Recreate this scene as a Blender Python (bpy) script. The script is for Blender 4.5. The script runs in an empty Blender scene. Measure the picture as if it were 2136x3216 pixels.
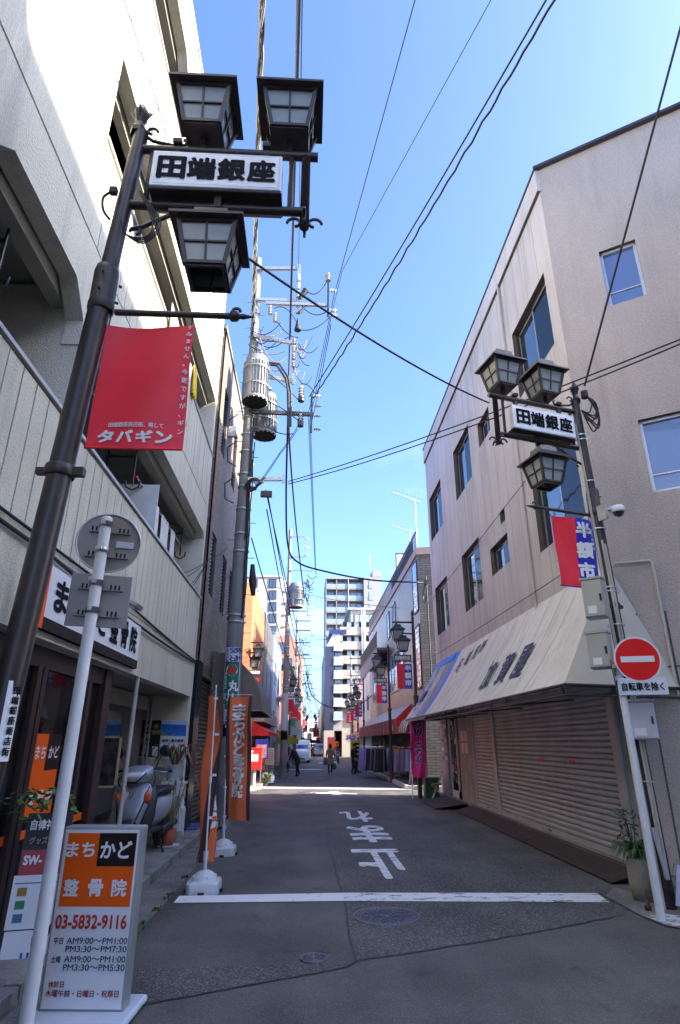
import bpy, math, random
from mathutils import Vector, Matrix
random.seed(7)
sc = bpy.context.scene
COL = sc.collection
R = math.radians
# ------------------------------------------------------------------ camera
F, CX, CY, CAMH = 1870.0, 1068.0, 1608.0, 1.65
TH = math.atan((2330 - 1608) / F)
PS = math.atan(103 * math.cos(TH) / F)
cam = bpy.data.objects.new('camera', bpy.data.cameras.new('camera'))
COL.objects.link(cam)
cam.location = (0, 0, CAMH)
cam.rotation_euler = (math.pi / 2 + TH, 0, -PS)
cam.data.sensor_fit = 'VERTICAL'
cam.data.sensor_height = 36.0
cam.data.sensor_width = 24.0
cam.data.lens = 36.0 * F / 3216.0
cam.data.clip_start = 0.05
cam.data.clip_end = 3000
sc.camera = cam
# ------------------------------------------------------------------ sky, sun, exposure
SUN_EL, SUN_AZ = R(27), R(14)          # azimuth: degrees behind the +X axis
to_sun = Vector((math.cos(SUN_AZ) * math.cos(SUN_EL), -math.sin(SUN_AZ) * math.cos(SUN_EL), math.sin(SUN_EL)))
w = bpy.data.worlds.new('World')
sc.world = w
w.use_nodes = True
nt = w.node_tree
bg = nt.nodes['Background']
sky = nt.nodes.new('ShaderNodeTexSky')
sky.sky_type = 'NISHITA'
sky.sun_disc = False
sky.sun_elevation = SUN_EL
sky.sun_rotation = math.atan2(to_sun.x, to_sun.y)
sky.altitude = 0
sky.air_density = 0.6
sky.dust_density = 3.0
sky.ozone_density = 6.5
tc = nt.nodes.new('ShaderNodeTexCoord')
mp = nt.nodes.new('ShaderNodeMapping')
mp.inputs['Scale'].default_value = (1.2, 1.2, 4.0)
nz = nt.nodes.new('ShaderNodeTexNoise')
nz.inputs['Scale'].default_value = 2.2
nz.inputs['Detail'].default_value = 7
nz.inputs['Roughness'].default_value = 0.62
rp = nt.nodes.new('ShaderNodeValToRGB')
rp.color_ramp.elements[0].position = 0.50
rp.color_ramp.elements[1].position = 0.95
rp.color_ramp.elements[1].color = (0.35, 0.35, 0.35, 1)
mx = nt.nodes.new('ShaderNodeMix')
mx.data_type = 'RGBA'
mx.inputs[7].default_value = (6.5, 7.0, 7.8, 1)
L = nt.links.new
L(tc.outputs['Generated'], mp.inputs['Vector']); L(mp.outputs[0], nz.inputs['Vector'])
sx = nt.nodes.new('ShaderNodeSeparateXYZ'); hr = nt.nodes.new('ShaderNodeMapRange')
for k_, v_ in ((1, .12), (2, .55), (3, 1.5), (4, .0)): hr.inputs[k_].default_value = v_
cm = nt.nodes.new('ShaderNodeMath'); cm.operation = 'MULTIPLY'
L(tc.outputs['Generated'], sx.inputs[0]); L(sx.outputs['Z'], hr.inputs[0])
L(nz.outputs['Fac'], rp.inputs['Fac']); L(rp.outputs['Color'], cm.inputs[0]); L(hr.outputs[0], cm.inputs[1]); L(cm.outputs[0], mx.inputs[0])
L(sky.outputs[0], mx.inputs[6]); L(mx.outputs[2], bg.inputs['Color'])
bg.inputs['Strength'].default_value = 0.13
sd = bpy.data.lights.new('sun', 'SUN')
sd.energy = 3.0
sd.angle = R(0.53)
sd.color = (1.0, 0.91, 0.76)
sun = bpy.data.objects.new('sun', sd)
COL.objects.link(sun)
sun.rotation_euler = to_sun.to_track_quat('Z', 'Y').to_euler()
sun.location = to_sun * 60
sc.view_settings.view_transform = 'Standard'
sc.view_settings.look = 'None'
sc.view_settings.gamma = 1.0
sc.view_settings.use_curve_mapping = False
sc.view_settings.exposure = 2.68
sc.cycles.max_bounces = 6
sc.cycles.use_denoising = True
sc.cycles.sample_clamp_indirect = 8
# ------------------------------------------------------------------ measuring: photo point + one known coordinate -> place
_c, _s = math.cos(TH), math.sin(TH)
FW = Vector((math.sin(PS) * _c, math.cos(PS) * _c, _s))
RT = Vector((math.cos(PS), -math.sin(PS), 0))
UP = RT.cross(FW)
C0 = Vector((0, 0, CAMH))
def P(u, v, x=None, y=None, z=None):
    d = FW + RT * ((u - CX) / F) + UP * ((CY - v) / F)
    t = x / d.x if x is not None else (y / d.y if y is not None else (z - CAMH) / d.z)
    return C0 + d * t
V = Vector
# ------------------------------------------------------------------ mesh builder
WM = {}
class MB:
    def __init__(s): s.v = []; s.f = []; s.mi = []; s.sm = []
    def add(s, vs, fs, mi=0, smooth=False):
        b = len(s.v); s.v += [V(p) for p in vs]
        for f in fs: s.f.append([b + i for i in f]); s.mi.append(mi); s.sm.append(smooth)
        return s
    def box(s, x0, x1, y0, y1, z0, z1, mi=0):
        vs = [(x0,y0,z0),(x1,y0,z0),(x1,y1,z0),(x0,y1,z0),(x0,y0,z1),(x1,y0,z1),(x1,y1,z1),(x0,y1,z1)]
        return s.add(vs, [(3,2,1,0),(4,5,6,7),(0,1,5,4),(1,2,6,5),(2,3,7,6),(3,0,4,7)], mi)
    def cbox(s, c, sx, sy, sz, mi=0, rz=0.0, M=None):
        m = M or Matrix.Rotation(rz, 3, 'Z'); c = V(c)
        vs = [c + m @ V((a*sx/2, b*sy/2, d*sz/2)) for d in (-1,1) for a, b in ((-1,-1),(1,-1),(1,1),(-1,1))]
        return s.add(vs, [(3,2,1,0),(4,5,6,7),(0,1,5,4),(1,2,6,5),(2,3,7,6),(3,0,4,7)], mi)
    def bar(s, p0, p1, w, h, mi=0):
        p0, p1 = V(p0), V(p1); d = (p1-p0).normalized()
        u = V((0,0,1)) if abs(d.z) < .95 else V((0,1,0))
        a = d.cross(u).normalized(); b = a.cross(d).normalized()
        vs = [p + a*(i*w/2) + b*(j*h/2) for p in (p0,p1) for i, j in ((-1,-1),(1,-1),(1,1),(-1,1))]
        return s.add(vs, [(0,1,2,3),(7,6,5,4),(0,4,5,1),(1,5,6,2),(2,6,7,3),(3,7,4,0)], mi)
    def quad(s, a, b, c, d, mi=0): return s.add([a,b,c,d], [(0,1,2,3)], mi)
    def prism(s, poly, ex, mi=0):
        n = len(poly); ex = V(ex); vs = [V(p) for p in poly] + [V(p)+ex for p in poly]
        return s.add(vs, [tuple(range(n))[::-1], tuple(range(n,2*n))] + [(i,(i+1)%n,n+(i+1)%n,n+i) for i in range(n)], mi)
    def cyl(s, p0, p1, r0, r1=None, n=12, mi=0, cap=True):
        return s.tube([p0,p1], [r0, r0 if r1 is None else r1], n, mi, cap)
    def tube(s, pts, r, n=6, mi=0, cap=True):
        pts = [V(p) for p in pts]; k = len(pts)
        rs = r if isinstance(r, (list,tuple)) else [r]*k
        vs = []; a = None
        for i, p in enumerate(pts):
            d = (pts[min(i+1,k-1)] - pts[max(i-1,0)]).normalized()
            if a is None:
                u = V((0,0,1)) if abs(d.z) < .9 else V((1,0,0)); a = u.cross(d).normalized()
            else:
                a = (a - d*a.dot(d)).normalized()
            b = d.cross(a)
            vs += [p + (a*math.cos(2*math.pi*j/n) + b*math.sin(2*math.pi*j/n))*rs[i] for j in range(n)]
        fs = [(i*n+j, i*n+(j+1)%n, (i+1)*n+(j+1)%n, (i+1)*n+j) for i in range(k-1) for j in range(n)]
        s.add(vs, fs, mi, True)
        if cap:
            s.add(vs[:n], [tuple(range(n))[::-1]], mi); s.add(vs[-n:], [tuple(range(n))], mi)
        return s
    def lathe(s, prof, c=(0,0,0), n=16, mi=0, a0=0.0, a1=2*math.pi, smooth=True):
        c = V(c); full = abs(a1-a0-2*math.pi) < 1e-6; m = n if full else n+1
        vs = [c + V((r*math.cos(a0+(a1-a0)*j/n), r*math.sin(a0+(a1-a0)*j/n), z)) for r, z in prof for j in range(m)]
        fs = [(i*m+j, i*m+(j+1)%m, (i+1)*m+(j+1)%m, (i+1)*m+j) for i in range(len(prof)-1) for j in range(n)]
        return s.add(vs, fs, mi, smooth)
    def ball(s, c, r, sc_=(1,1,1), n=10, mi=0, M=None):
        c = V(c); vs = []; m = max(4, n//2)
        for i in range(m+1):
            t = math.pi*i/m
            for j in range(n):
                q = V((r*sc_[0]*math.sin(t)*math.cos(2*math.pi*j/n), r*sc_[1]*math.sin(t)*math.sin(2*math.pi*j/n), r*sc_[2]*math.cos(t)))
                vs.append(c + (M @ q if M else q))
        fs = [(i*n+j, (i+1)*n+j, (i+1)*n+(j+1)%n, i*n+(j+1)%n) for i in range(m) for j in range(n)]
        return s.add(vs, fs, mi, True)
    def loft(s, rings, mi=0, smooth=True, cap=True):
        n = len(rings[0]); vs = [V(p) for r_ in rings for p in r_]
        s.add(vs, [(i*n+j, i*n+(j+1)%n, (i+1)*n+(j+1)%n, (i+1)*n+j) for i in range(len(rings)-1) for j in range(n)], mi, smooth)
        if cap:
            s.add(rings[0], [tuple(range(n))[::-1]], mi, False); s.add(rings[-1], [tuple(range(n))], mi, False)
        return s
    def mesh(s, name, mats, local=True, Mx=None):
        me = bpy.data.meshes.new(name)
        vs = s.v if Mx is None else [Mx @ p for p in s.v]
        me.from_pydata([tuple(p) for p in vs], [], s.f)
        for m_ in (mats if isinstance(mats, (list,tuple)) else [mats]): me.materials.append(m_)
        me.polygons.foreach_set('material_index', s.mi); me.polygons.foreach_set('use_smooth', s.sm)
        me.update()
        return me
    def build(s, name, mats, parent=None, local=False, bevel=0.0, recalc=True):
        Mx = None
        if parent is not None and not local and parent in WM: Mx = WM[parent].inverted()
        me = s.mesh(name, mats, Mx=Mx)
        if recalc:
            import bmesh
            bm = bmesh.new(); bm.from_mesh(me); bmesh.ops.recalc_face_normals(bm, faces=bm.faces); bm.to_mesh(me); bm.free()
        o = bpy.data.objects.new(name, me); COL.objects.link(o)
        if parent is not None:
            o.parent = parent
            if parent in WM: WM[o] = WM[parent]
        if bevel:
            b = o.modifiers.new('bevel', 'BEVEL'); b.width = bevel; b.segments = 2; b.limit_method = 'ANGLE'; b.angle_limit = R(40)
        return o
def tag(o, label, cat, group=None):
    o['label'] = label; o['category'] = cat
    if group: o['group'] = group
    return o
def thing(name, label, cat, loc=(0,0,0), rz=0.0, group=None, rot=None, scale=1.0):
    o = bpy.data.objects.new(name, None); COL.objects.link(o)
    o.empty_display_size = .1; o.location = loc
    o.rotation_euler = rot if rot else (0,0,rz); o.scale = (scale,)*3
    WM[o] = Matrix.LocRotScale(V(loc), o.rotation_euler.to_quaternion(), V((scale,)*3))
    return tag(o, label, cat, group)
def struct(o, kind='structure'):
    o['kind'] = kind; return o
def dup(root, loc, rz=0.0, label=None, rot=None, scale=None):
    def cp(o, par):
        c = o.copy(); COL.objects.link(c); c.parent = par
        for ch in list(o.children): cp(ch, c)
        return c
    r = cp(root, None); r.location = loc; r.rotation_euler = rot if rot else (0,0,rz)
    if scale: r.scale = (scale,)*3
    WM[r] = Matrix.LocRotScale(V(loc), r.rotation_euler.to_quaternion(), r.scale)
    if label: r['label'] = label
    return r
def piece(name, me, parent, loc=(0,0,0), rot=None, scale=None):
    o = bpy.data.objects.new(name, me); COL.objects.link(o); o.parent = parent
    if parent in WM: loc = WM[parent].inverted() @ V(loc)
    o.location = loc
    if rot: o.rotation_euler = rot
    if scale: o.scale = scale
    return o
# ------------------------------------------------------------------ materials
MATS = {}
def mat(name, col, rough=.6, metal=0.0, var=.12, vs=3.0, bump=0.0, bs=80.0, streak=0.0, spec=.5, fine=0.0, fs=60.0, emit=None, coat=0.0, grime=0.0, gscale=(5.0,5.0,.28), world=False):
    if name in MATS: return MATS[name]
    m = bpy.data.materials.new(name); m.use_nodes = True; MATS[name] = m
    t = m.node_tree; n = t.nodes; b = n['Principled BSDF']; l = t.links.new
    b.inputs['Roughness'].default_value = rough; b.inputs['Metallic'].default_value = metal
    b.inputs['Specular IOR Level'].default_value = spec
    if coat: b.inputs['Coat Weight'].default_value = coat; b.inputs['Coat Roughness'].default_value = .05
    tcn = n.new('ShaderNodeTexCoord'); co = n.new('ShaderNodeNewGeometry').outputs['Position'] if world else tcn.outputs['Object']
    cur = None
    def mulnoise(scale, amt, mapping=None, detail=4):
        nonlocal cur
        x = n.new('ShaderNodeTexNoise'); x.inputs['Scale'].default_value = scale; x.inputs['Detail'].default_value = detail
        if mapping:
            mm = n.new('ShaderNodeMapping'); mm.inputs['Scale'].default_value = mapping; l(co, mm.inputs[0]); l(mm.outputs[0], x.inputs['Vector'])
        else: l(co, x.inputs['Vector'])
        mr = n.new('ShaderNodeMapRange'); mr.inputs[1].default_value = .3; mr.inputs[2].default_value = .7
        mr.inputs[3].default_value = 1-amt; mr.inputs[4].default_value = 1+amt*.6
        l(x.outputs['Fac'], mr.inputs[0])
        v_ = n.new('ShaderNodeVectorMath'); v_.operation = 'SCALE'
        if cur is None: v_.inputs[0].default_value = col[:3]
        else: l(cur, v_.inputs[0])
        l(mr.outputs[0], v_.inputs['Scale']); cur = v_.outputs[0]
        return x
    if var: mulnoise(vs, var)
    if fine: mulnoise(fs, fine, detail=2)
    if streak: mulnoise(1.0, streak, (13.0, 13.0, .3), 6)
    if grime:
        x = n.new('ShaderNodeTexNoise'); x.inputs['Scale'].default_value = 1.0; x.inputs['Detail'].default_value = 8; x.inputs['Roughness'].default_value = .62
        mm = n.new('ShaderNodeMapping'); mm.inputs['Scale'].default_value = gscale; l(co, mm.inputs[0]); l(mm.outputs[0], x.inputs['Vector'])
        rr_ = n.new('ShaderNodeMapRange'); rr_.inputs[1].default_value = .50; rr_.inputs[2].default_value = .78; rr_.inputs[3].default_value = 1.0; rr_.inputs[4].default_value = 1-grime; l(x.outputs['Fac'], rr_.inputs[0])
        v_ = n.new('ShaderNodeVectorMath'); v_.operation = 'SCALE'
        if cur is None: v_.inputs[0].default_value = col[:3]
        else: l(cur, v_.inputs[0])
        l(rr_.outputs[0], v_.inputs['Scale']); cur = v_.outputs[0]
    if cur is not None: l(cur, b.inputs['Base Color'])
    else: b.inputs['Base Color'].default_value = (*col[:3], 1)
    if bump:
        x = n.new('ShaderNodeTexNoise'); x.inputs['Scale'].default_value = bs; x.inputs['Detail'].default_value = 3; l(co, x.inputs['Vector'])
        bp = n.new('ShaderNodeBump'); bp.inputs['Strength'].default_value = bump; bp.inputs['Distance'].default_value = .02
        l(x.outputs['Fac'], bp.inputs['Height']); l(bp.outputs[0], b.inputs['Normal'])
    if emit: b.inputs['Emission Color'].default_value = (*emit[0], 1); b.inputs['Emission Strength'].default_value = emit[1]
    return m
def flat(name, col, rough=.5, **k): return mat(name, col, rough, var=k.pop('var', .05), **k)
def brickmat(name, c1, c2, mortar, bw, bh, ms=.012, rough=.75, var=.2, axis='yz', off=.5):
    if name in MATS: return MATS[name]
    m = bpy.data.materials.new(name); m.use_nodes = True; MATS[name] = m
    t = m.node_tree; n = t.nodes; b = n['Principled BSDF']; l = t.links.new
    b.inputs['Roughness'].default_value = rough
    tcn = n.new('ShaderNodeTexCoord'); sp = n.new('ShaderNodeSeparateXYZ'); cb = n.new('ShaderNodeCombineXYZ')
    l(tcn.outputs['Object'], sp.inputs[0]); 
    ad = n.new('ShaderNodeMath'); ad.operation = 'ADD'; l(sp.outputs['X'], ad.inputs[0]); l(sp.outputs['Y'], ad.inputs[1])
    l(ad.outputs[0], cb.inputs['X']); l(sp.outputs['Z'], cb.inputs['Y'])
    bt = n.new('ShaderNodeTexBrick'); l(cb.outputs[0], bt.inputs['Vector'])
    bt.offset = off
    bt.inputs['Color1'].default_value = (*c1, 1); bt.inputs['Color2'].default_value = (*c2, 1); bt.inputs['Mortar'].default_value = (*mortar, 1)
    bt.inputs['Scale'].default_value = 1; bt.inputs['Mortar Size'].default_value = ms; bt.inputs['Brick Width'].default_value = bw; bt.inputs['Row Height'].default_value = bh
    bt.inputs['Bias'].default_value = 0.0
    nz_ = n.new('ShaderNodeTexNoise'); nz_.inputs['Scale'].default_value = 1.5; nz_.inputs['Detail'].default_value = 5; l(tcn.outputs['Object'], nz_.inputs['Vector'])
    mr = n.new('ShaderNodeMapRange'); mr.inputs[1].default_value = .3; mr.inputs[2].default_value = .7; mr.inputs[3].default_value = 1-var; mr.inputs[4].default_value = 1+var*.7
    l(nz_.outputs['Fac'], mr.inputs[0])
    v_ = n.new('ShaderNodeVectorMath'); v_.operation = 'SCALE'; l(bt.outputs['Color'], v_.inputs[0]); l(mr.outputs[0], v_.inputs['Scale']); l(v_.outputs[0], b.inputs['Base Color'])
    bp = n.new('ShaderNodeBump'); bp.inputs['Strength'].default_value = .6; bp.inputs['Distance'].default_value = .01; bp.invert = True
    l(bt.outputs['Fac'], bp.inputs['Height']); l(bp.outputs[0], b.inputs['Normal'])
    return m
def asphalt(name, base, sp_scale, sp_amt, coarse=.3):
    m = bpy.data.materials.new(name); m.use_nodes = True
    t = m.node_tree; n = t.nodes; b = n['Principled BSDF']; l = t.links.new
    b.inputs['Roughness'].default_value = .78; b.inputs['Specular IOR Level'].default_value = .35
    tcn = n.new('ShaderNodeTexCoord'); co = tcn.outputs['Object']
    vo = n.new('ShaderNodeTexVoronoi'); vo.inputs['Scale'].default_value = sp_scale; l(co, vo.inputs['Vector'])
    r1 = n.new('ShaderNodeValToRGB'); l(vo.outputs['Color'], r1.inputs['Fac'])
    r1.color_ramp.elements[0].position = .55; r1.color_ramp.elements[0].color = (0,0,0,1); r1.color_ramp.elements[1].position = .95; r1.color_ramp.elements[1].color = (sp_amt,)*3+(1,)
    n1 = n.new('ShaderNodeTexNoise'); n1.inputs['Scale'].default_value = .9; n1.inputs['Detail'].default_value = 6; l(co, n1.inputs['Vector'])
    mr = n.new('ShaderNodeMapRange'); mr.inputs[1].default_value = .3; mr.inputs[2].default_value = .7; mr.inputs[3].default_value = .60; mr.inputs[4].default_value = 1.30; l(n1.outputs['Fac'], mr.inputs[0])
    n2 = n.new('ShaderNodeTexNoise'); n2.inputs['Scale'].default_value = sp_scale*.8; n2.inputs['Detail'].default_value = 3; l(co, n2.inputs['Vector'])
    mr2 = n.new('ShaderNodeMapRange'); mr2.inputs[1].default_value = .25; mr2.inputs[2].default_value = .75; mr2.inputs[3].default_value = 1-coarse; mr2.inputs[4].default_value = 1+coarse; l(n2.outputs['Fac'], mr2.inputs[0])
    n3 = n.new('ShaderNodeTexNoise'); n3.inputs['Scale'].default_value = 1.0; n3.inputs['Detail'].default_value = 5; mp3 = n.new('ShaderNodeMapping'); mp3.inputs['Scale'].default_value = (1.6, .16, 1); l(co, mp3.inputs[0]); l(mp3.outputs[0], n3.inputs['Vector'])
    mr3 = n.new('ShaderNodeMapRange'); mr3.inputs[1].default_value = .35; mr3.inputs[2].default_value = .65; mr3.inputs[3].default_value = .80; mr3.inputs[4].default_value = 1.15; l(n3.outputs['Fac'], mr3.inputs[0])
    n4 = n.new('ShaderNodeTexNoise'); n4.inputs['Scale'].default_value = 2.6; n4.inputs['Detail'].default_value = 2; l(co, n4.inputs['Vector'])
    mr4 = n.new('ShaderNodeMapRange'); mr4.inputs[1].default_value = .64; mr4.inputs[2].default_value = .74; mr4.inputs[3].default_value = 1.0; mr4.inputs[4].default_value = .62; l(n4.outputs['Fac'], mr4.inputs[0])
    mm3 = n.new('ShaderNodeMath'); mm3.operation = 'MULTIPLY'; l(mr3.outputs[0], mm3.inputs[0]); l(mr4.outputs[0], mm3.inputs[1])
    mm4 = n.new('ShaderNodeMath'); mm4.operation = 'MULTIPLY'; l(mm3.outputs[0], mm4.inputs[0]); l(mr.outputs[0], mm4.inputs[1])
    mu = n.new('ShaderNodeMath'); mu.operation = 'MULTIPLY'; l(mm4.outputs[0], mu.inputs[0]); l(mr2.outputs[0], mu.inputs[1])
    sc1 = n.new('ShaderNodeVectorMath'); sc1.operation = 'SCALE'; sc1.inputs[0].default_value = base; l(mu.outputs[0], sc1.inputs['Scale'])
    add = n.new('ShaderNodeVectorMath'); add.operation = 'ADD'; l(sc1.outputs[0], add.inputs[0]); l(r1.outputs['Color'], add.inputs[1])
    l(add.outputs[0], b.inputs['Base Color'])
    bp = n.new('ShaderNodeBump'); bp.inputs['Strength'].default_value = .5; bp.inputs['Distance'].default_value = .006
    l(vo.outputs['Distance'], bp.inputs['Height']); l(bp.outputs[0], b.inputs['Normal'])
    return m
def wornpaint(name, col, under, thr=.42, scale=7.0, sc3=(1,1,1)):
    m = bpy.data.materials.new(name); m.use_nodes = True
    t = m.node_tree; n = t.nodes; b = n['Principled BSDF']; l = t.links.new
    b.inputs['Roughness'].default_value = .7
    tcn = n.new('ShaderNodeTexCoord'); mm = n.new('ShaderNodeMapping'); mm.inputs['Scale'].default_value = sc3; l(tcn.outputs['Object'], mm.inputs[0])
    x = n.new('ShaderNodeTexNoise'); x.inputs['Scale'].default_value = scale; x.inputs['Detail'].default_value = 9; x.inputs['Roughness'].default_value = .75; l(mm.outputs[0], x.inputs['Vector'])
    rr = n.new('ShaderNodeValToRGB'); rr.color_ramp.elements[0].position = thr-.03; rr.color_ramp.elements[1].position = thr; l(x.outputs['Fac'], rr.inputs['Fac'])
    mi_ = n.new('ShaderNodeMix'); mi_.data_type = 'RGBA'; mi_.inputs[6].default_value = (*under,1); mi_.inputs[7].default_value = (*col,1)
    l(rr.outputs['Color'], mi_.inputs[0]); l(mi_.outputs[2], b.inputs['Base Color'])
    return m
def glassmat(name, tint=(.02,.03,.04), rough=.03, through=0.0):
    if name in MATS: return MATS[name]
    m = bpy.data.materials.new(name); m.use_nodes = True; MATS[name] = m
    t = m.node_tree; n = t.nodes; b = n['Principled BSDF']; l = t.links.new
    b.inputs['Base Color'].default_value = (*tint, 1); b.inputs['Roughness'].default_value = rough; b.inputs['Specular IOR Level'].default_value = .9; b.inputs['IOR'].default_value = 1.9
    x = n.new('ShaderNodeTexNoise'); x.inputs['Scale'].default_value = 1.2; tcn = n.new('ShaderNodeTexCoord'); l(tcn.outputs['Object'], x.inputs['Vector'])
    bp = n.new('ShaderNodeBump'); bp.inputs['Strength'].default_value = .10; bp.inputs['Distance'].default_value = .05; l(x.outputs['Fac'], bp.inputs['Height']); l(bp.outputs[0], b.inputs['Normal'])
    if through:
        tr = n.new('ShaderNodeBsdfTransparent'); tr.inputs[0].default_value = (.92,.95,.97,1)
        fr = n.new('ShaderNodeFresnel'); fr.inputs[0].default_value = 1.7
        ms = n.new('ShaderNodeMixShader'); mr = n.new('ShaderNodeMapRange'); mr.inputs[3].default_value = 1-through; mr.inputs[4].default_value = 1.0
        l(fr.outputs[0], mr.inputs[0]); l(mr.outputs[0], ms.inputs[0]); l(tr.outputs[0], ms.inputs[1]); l(b.outputs[0], ms.inputs[2]); l(ms.outputs[0], n['Material Output'].inputs[0])
    return m
# ------------------------------------------------------------------ lettering (flat print)
_glyph = {}
def glyphs(s):
    if s not in _glyph:
        c = bpy.data.curves.new('lettering', 'FONT'); c.body = s; c.size = 1; c.resolution_u = 3
        o = bpy.data.objects.new('lettering', c); COL.objects.link(o)
        dg = bpy.context.evaluated_depsgraph_get(); me = bpy.data.meshes.new_from_object(o.evaluated_get(dg))
        vs = [tuple(p.co) for p in me.vertices]; fs = [tuple(p.vertices) for p in me.polygons]
        bpy.data.objects.remove(o); bpy.data.curves.remove(c); bpy.data.meshes.remove(me)
        xs = [p[0] for p in vs] or [0]; ys = [p[1] for p in vs] or [0]
        _glyph[s] = (vs, fs, min(xs), max(xs), min(ys), max(ys))
    return _glyph[s]
def text(s, parent, m, o, ax, ay, width=None, height=None, bold=0.0, name='lettering', bend=None, fit=True, vert=False, local=False, adv=1.05, eps=.003):
    """print s centred on o in the plane of unit axes ax (reading direction) and ay (up); height = character height"""
    o, ax, ay = V(o), V(ax).normalized(), V(ay).normalized(); nrm = ax.cross(ay)
    mb = MB(); runs = []
    if vert:
        k = len(s)
        for i, ch in enumerate(s):
            vs, fs, x0, x1, y0, y1 = glyphs(ch)
            cy = ((k-1)/2 - i)*adv
            if ch == 'ー': vs = [(.5+(p[1]-.38), .38-(p[0]-.5), 0) for p in vs]
            runs.append(([(p[0]-.5, p[1]-.38+cy) for p in vs], fs))
        W, Hh = 1.0, k*adv
        kx = ky = (height or 1.0)
        if width: kx = width
    else:
        vs, fs, x0, x1, y0, y1 = glyphs(s)
        runs.append(([(p[0]-(x0+x1)/2, p[1]-(y0+y1)/2) for p in vs], fs))
        W = max(x1-x0, .01); Hh = max(y1-y0, .01)
        if height and width: kx, ky = width/W, height/Hh
        elif width: kx = ky = width/W
        else: kx = ky = height/Hh
    offs = [(0,0)] + ([(bold*math.cos(a*math.pi/4), bold*math.sin(a*math.pi/4)) for a in range(8)] if bold else [])
    for q, (dx, dy) in enumerate(offs):
        for pts, fs in runs:
            out = []
            for (px, py) in pts:
                X, Y = (px+dx)*kx, (py+dy)*ky
                if bend:
                    a = X/bend; p = o + ax*(bend*math.sin(a)) + ay*Y - nrm*(bend*(1-math.cos(a))) + nrm*(eps+.00025*q)
                else: p = o + ax*X + ay*Y + nrm*(eps+.00025*q)
                out.append(p)
            mb.add(out, fs)
    return mb.build(name, m, parent, local=local, recalc=False)
X_, Y_, Z_ = V((1,0,0)), V((0,1,0)), V((0,0,1))
# common materials
M_white = flat('white_paint', (.78,.79,.80), .4)
M_ink = flat('black_ink', (.010,.010,.016), .75, spec=.1)
M_whiteink = flat('white_ink', (.82,.82,.82), .5)
M_brownmetal = mat('brown_painted_steel', (.040,.028,.024), .38, var=.25, vs=14, streak=.2, spec=.5)
M_dark = mat('dark_void', (.012,.012,.013), .8)
M_steel = mat('galvanised_steel', (.42,.44,.45), .42, metal=.7, var=.18, vs=20)
M_alu = mat('aluminium', (.55,.56,.57), .35, metal=.8, var=.08, vs=10)
M_black = mat('black_plastic', (.015,.015,.016), .4, var=.1)
M_rubber = mat('cable_rubber', (.012,.012,.014), .6)
M_conc = mat('concrete', (.27,.265,.25), .85, var=.25, vs=2.5, bump=.3, bs=60, fine=.2, fs=90)
M_glass = glassmat('window_glass')
M_seen = glassmat('clear_glass', (.02,.025,.03), .03, .78)
M_curtain = mat('pale_curtain', (.55,.6,.66), .8, var=.1, vs=6)
M_orange = flat('orange_print', (.90,.115,.004), .55, spec=.25)
M_red = flat('red_print', (.72,.016,.02), .45)
M_blue = flat('blue_print', (.02,.04,.36), .45)
M_brownink = flat('dark_brown_print', (.022,.012,.010), .6, spec=.2)
# ================================================================== GROUND
A_base = asphalt('fine_asphalt', (.100,.093,.087), 150, .09, .3)
A_coarse = asphalt('coarse_asphalt', (.074,.069,.064), 85, .17, .45)
A_far = asphalt('worn_asphalt', (.085,.086,.092), 120, .05, .25)
def sheet(name, pts, z, m, parent=None):
    mb = MB(); mb.add([(p[0], p[1], z) for p in pts], [tuple(range(len(pts)))]); o = mb.build(name, m, parent)
    if o.data.polygons[0].normal.z < 0: o.data.flip_normals()
    return o
def gpts(px): return [P(u, v, z=0) for u, v in px]
g = struct(sheet('ground', [(-400,-300),(400,-300),(400,900),(-400,900)], -.012, A_far))
road = struct(sheet('road', [(-1.6,-60),(30,-60),(30,-16),(4.4,4.0),(4.45,320),(-2.6,320),(-2.2,30),(-2.2,12.6),(-1.56,12.4),(-1.56,4.5),(-2.6,3.0),(-12,3),(-12,-60)], 0, A_base))
struct(sheet('asphalt_patch', gpts([(1118,3017),(1096,2916),(1083,2833),(1061,2763),(1045,2700),(1029,2641),(1019,2570),(1160,2568),(1300,2574),(1434,2581),(1560,2640),(1700,2700),(1880,2785),(1900,2817),(1977,2860),(1976,2871),(1638,2935),(1376,2979)]), .004, A_coarse))
struct(sheet('asphalt_patch', gpts([(425,3046),(640,3038),(880,3032),(1090,3030),(1118,3020),(1085,3038),(960,3062),(700,3110),(423,3160)]), .004, A_coarse))
A_tar = mat('tar_seam', (.035,.034,.034), .7)
mb = MB()
for line in ([(1118,3017),(1096,2916),(1083,2833),(1061,2763),(1045,2700),(1029,2641),(1019,2570)], [(423,3162),(700,3112),(960,3064),(1085,3040),(1118,3019),(1376,2981),(1638,2937),(1976,2873)], [(1019,2570),(1160,2568),(1300,2574),(1434,2581)]):
    g_ = gpts(line); fine = []
    for a, b in zip(g_, g_[1:]):
        for k in range(6): fine.append(a.lerp(b, k/6) + V((random.uniform(-.012,.012), random.uniform(-.012,.012), 0)))
    for a, b in zip(fine, fine[1:]):
        d = (b-a).normalized(); s_ = V((-d.y, d.x, 0))*.009
        mb.quad(a-s_+V((0,0,.0065)), b-s_+V((0,0,.0065)), b+s_+V((0,0,.0065)), a+s_+V((0,0,.0065)))
struct(mb.build('asphalt_seam', A_tar))
W_fresh = wornpaint('road_paint_fresh', (.74,.75,.76), (.07,.066,.064), .39, 9)
W_worn = wornpaint('road_paint_worn', (.72,.73,.74), (.07,.066,.064), .45, 6, (.6,1.6,1))
c = gpts([(545,2838),(1080,2832),(1916,2836),(1874,2807),(1080,2806),(563,2816)])
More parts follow.
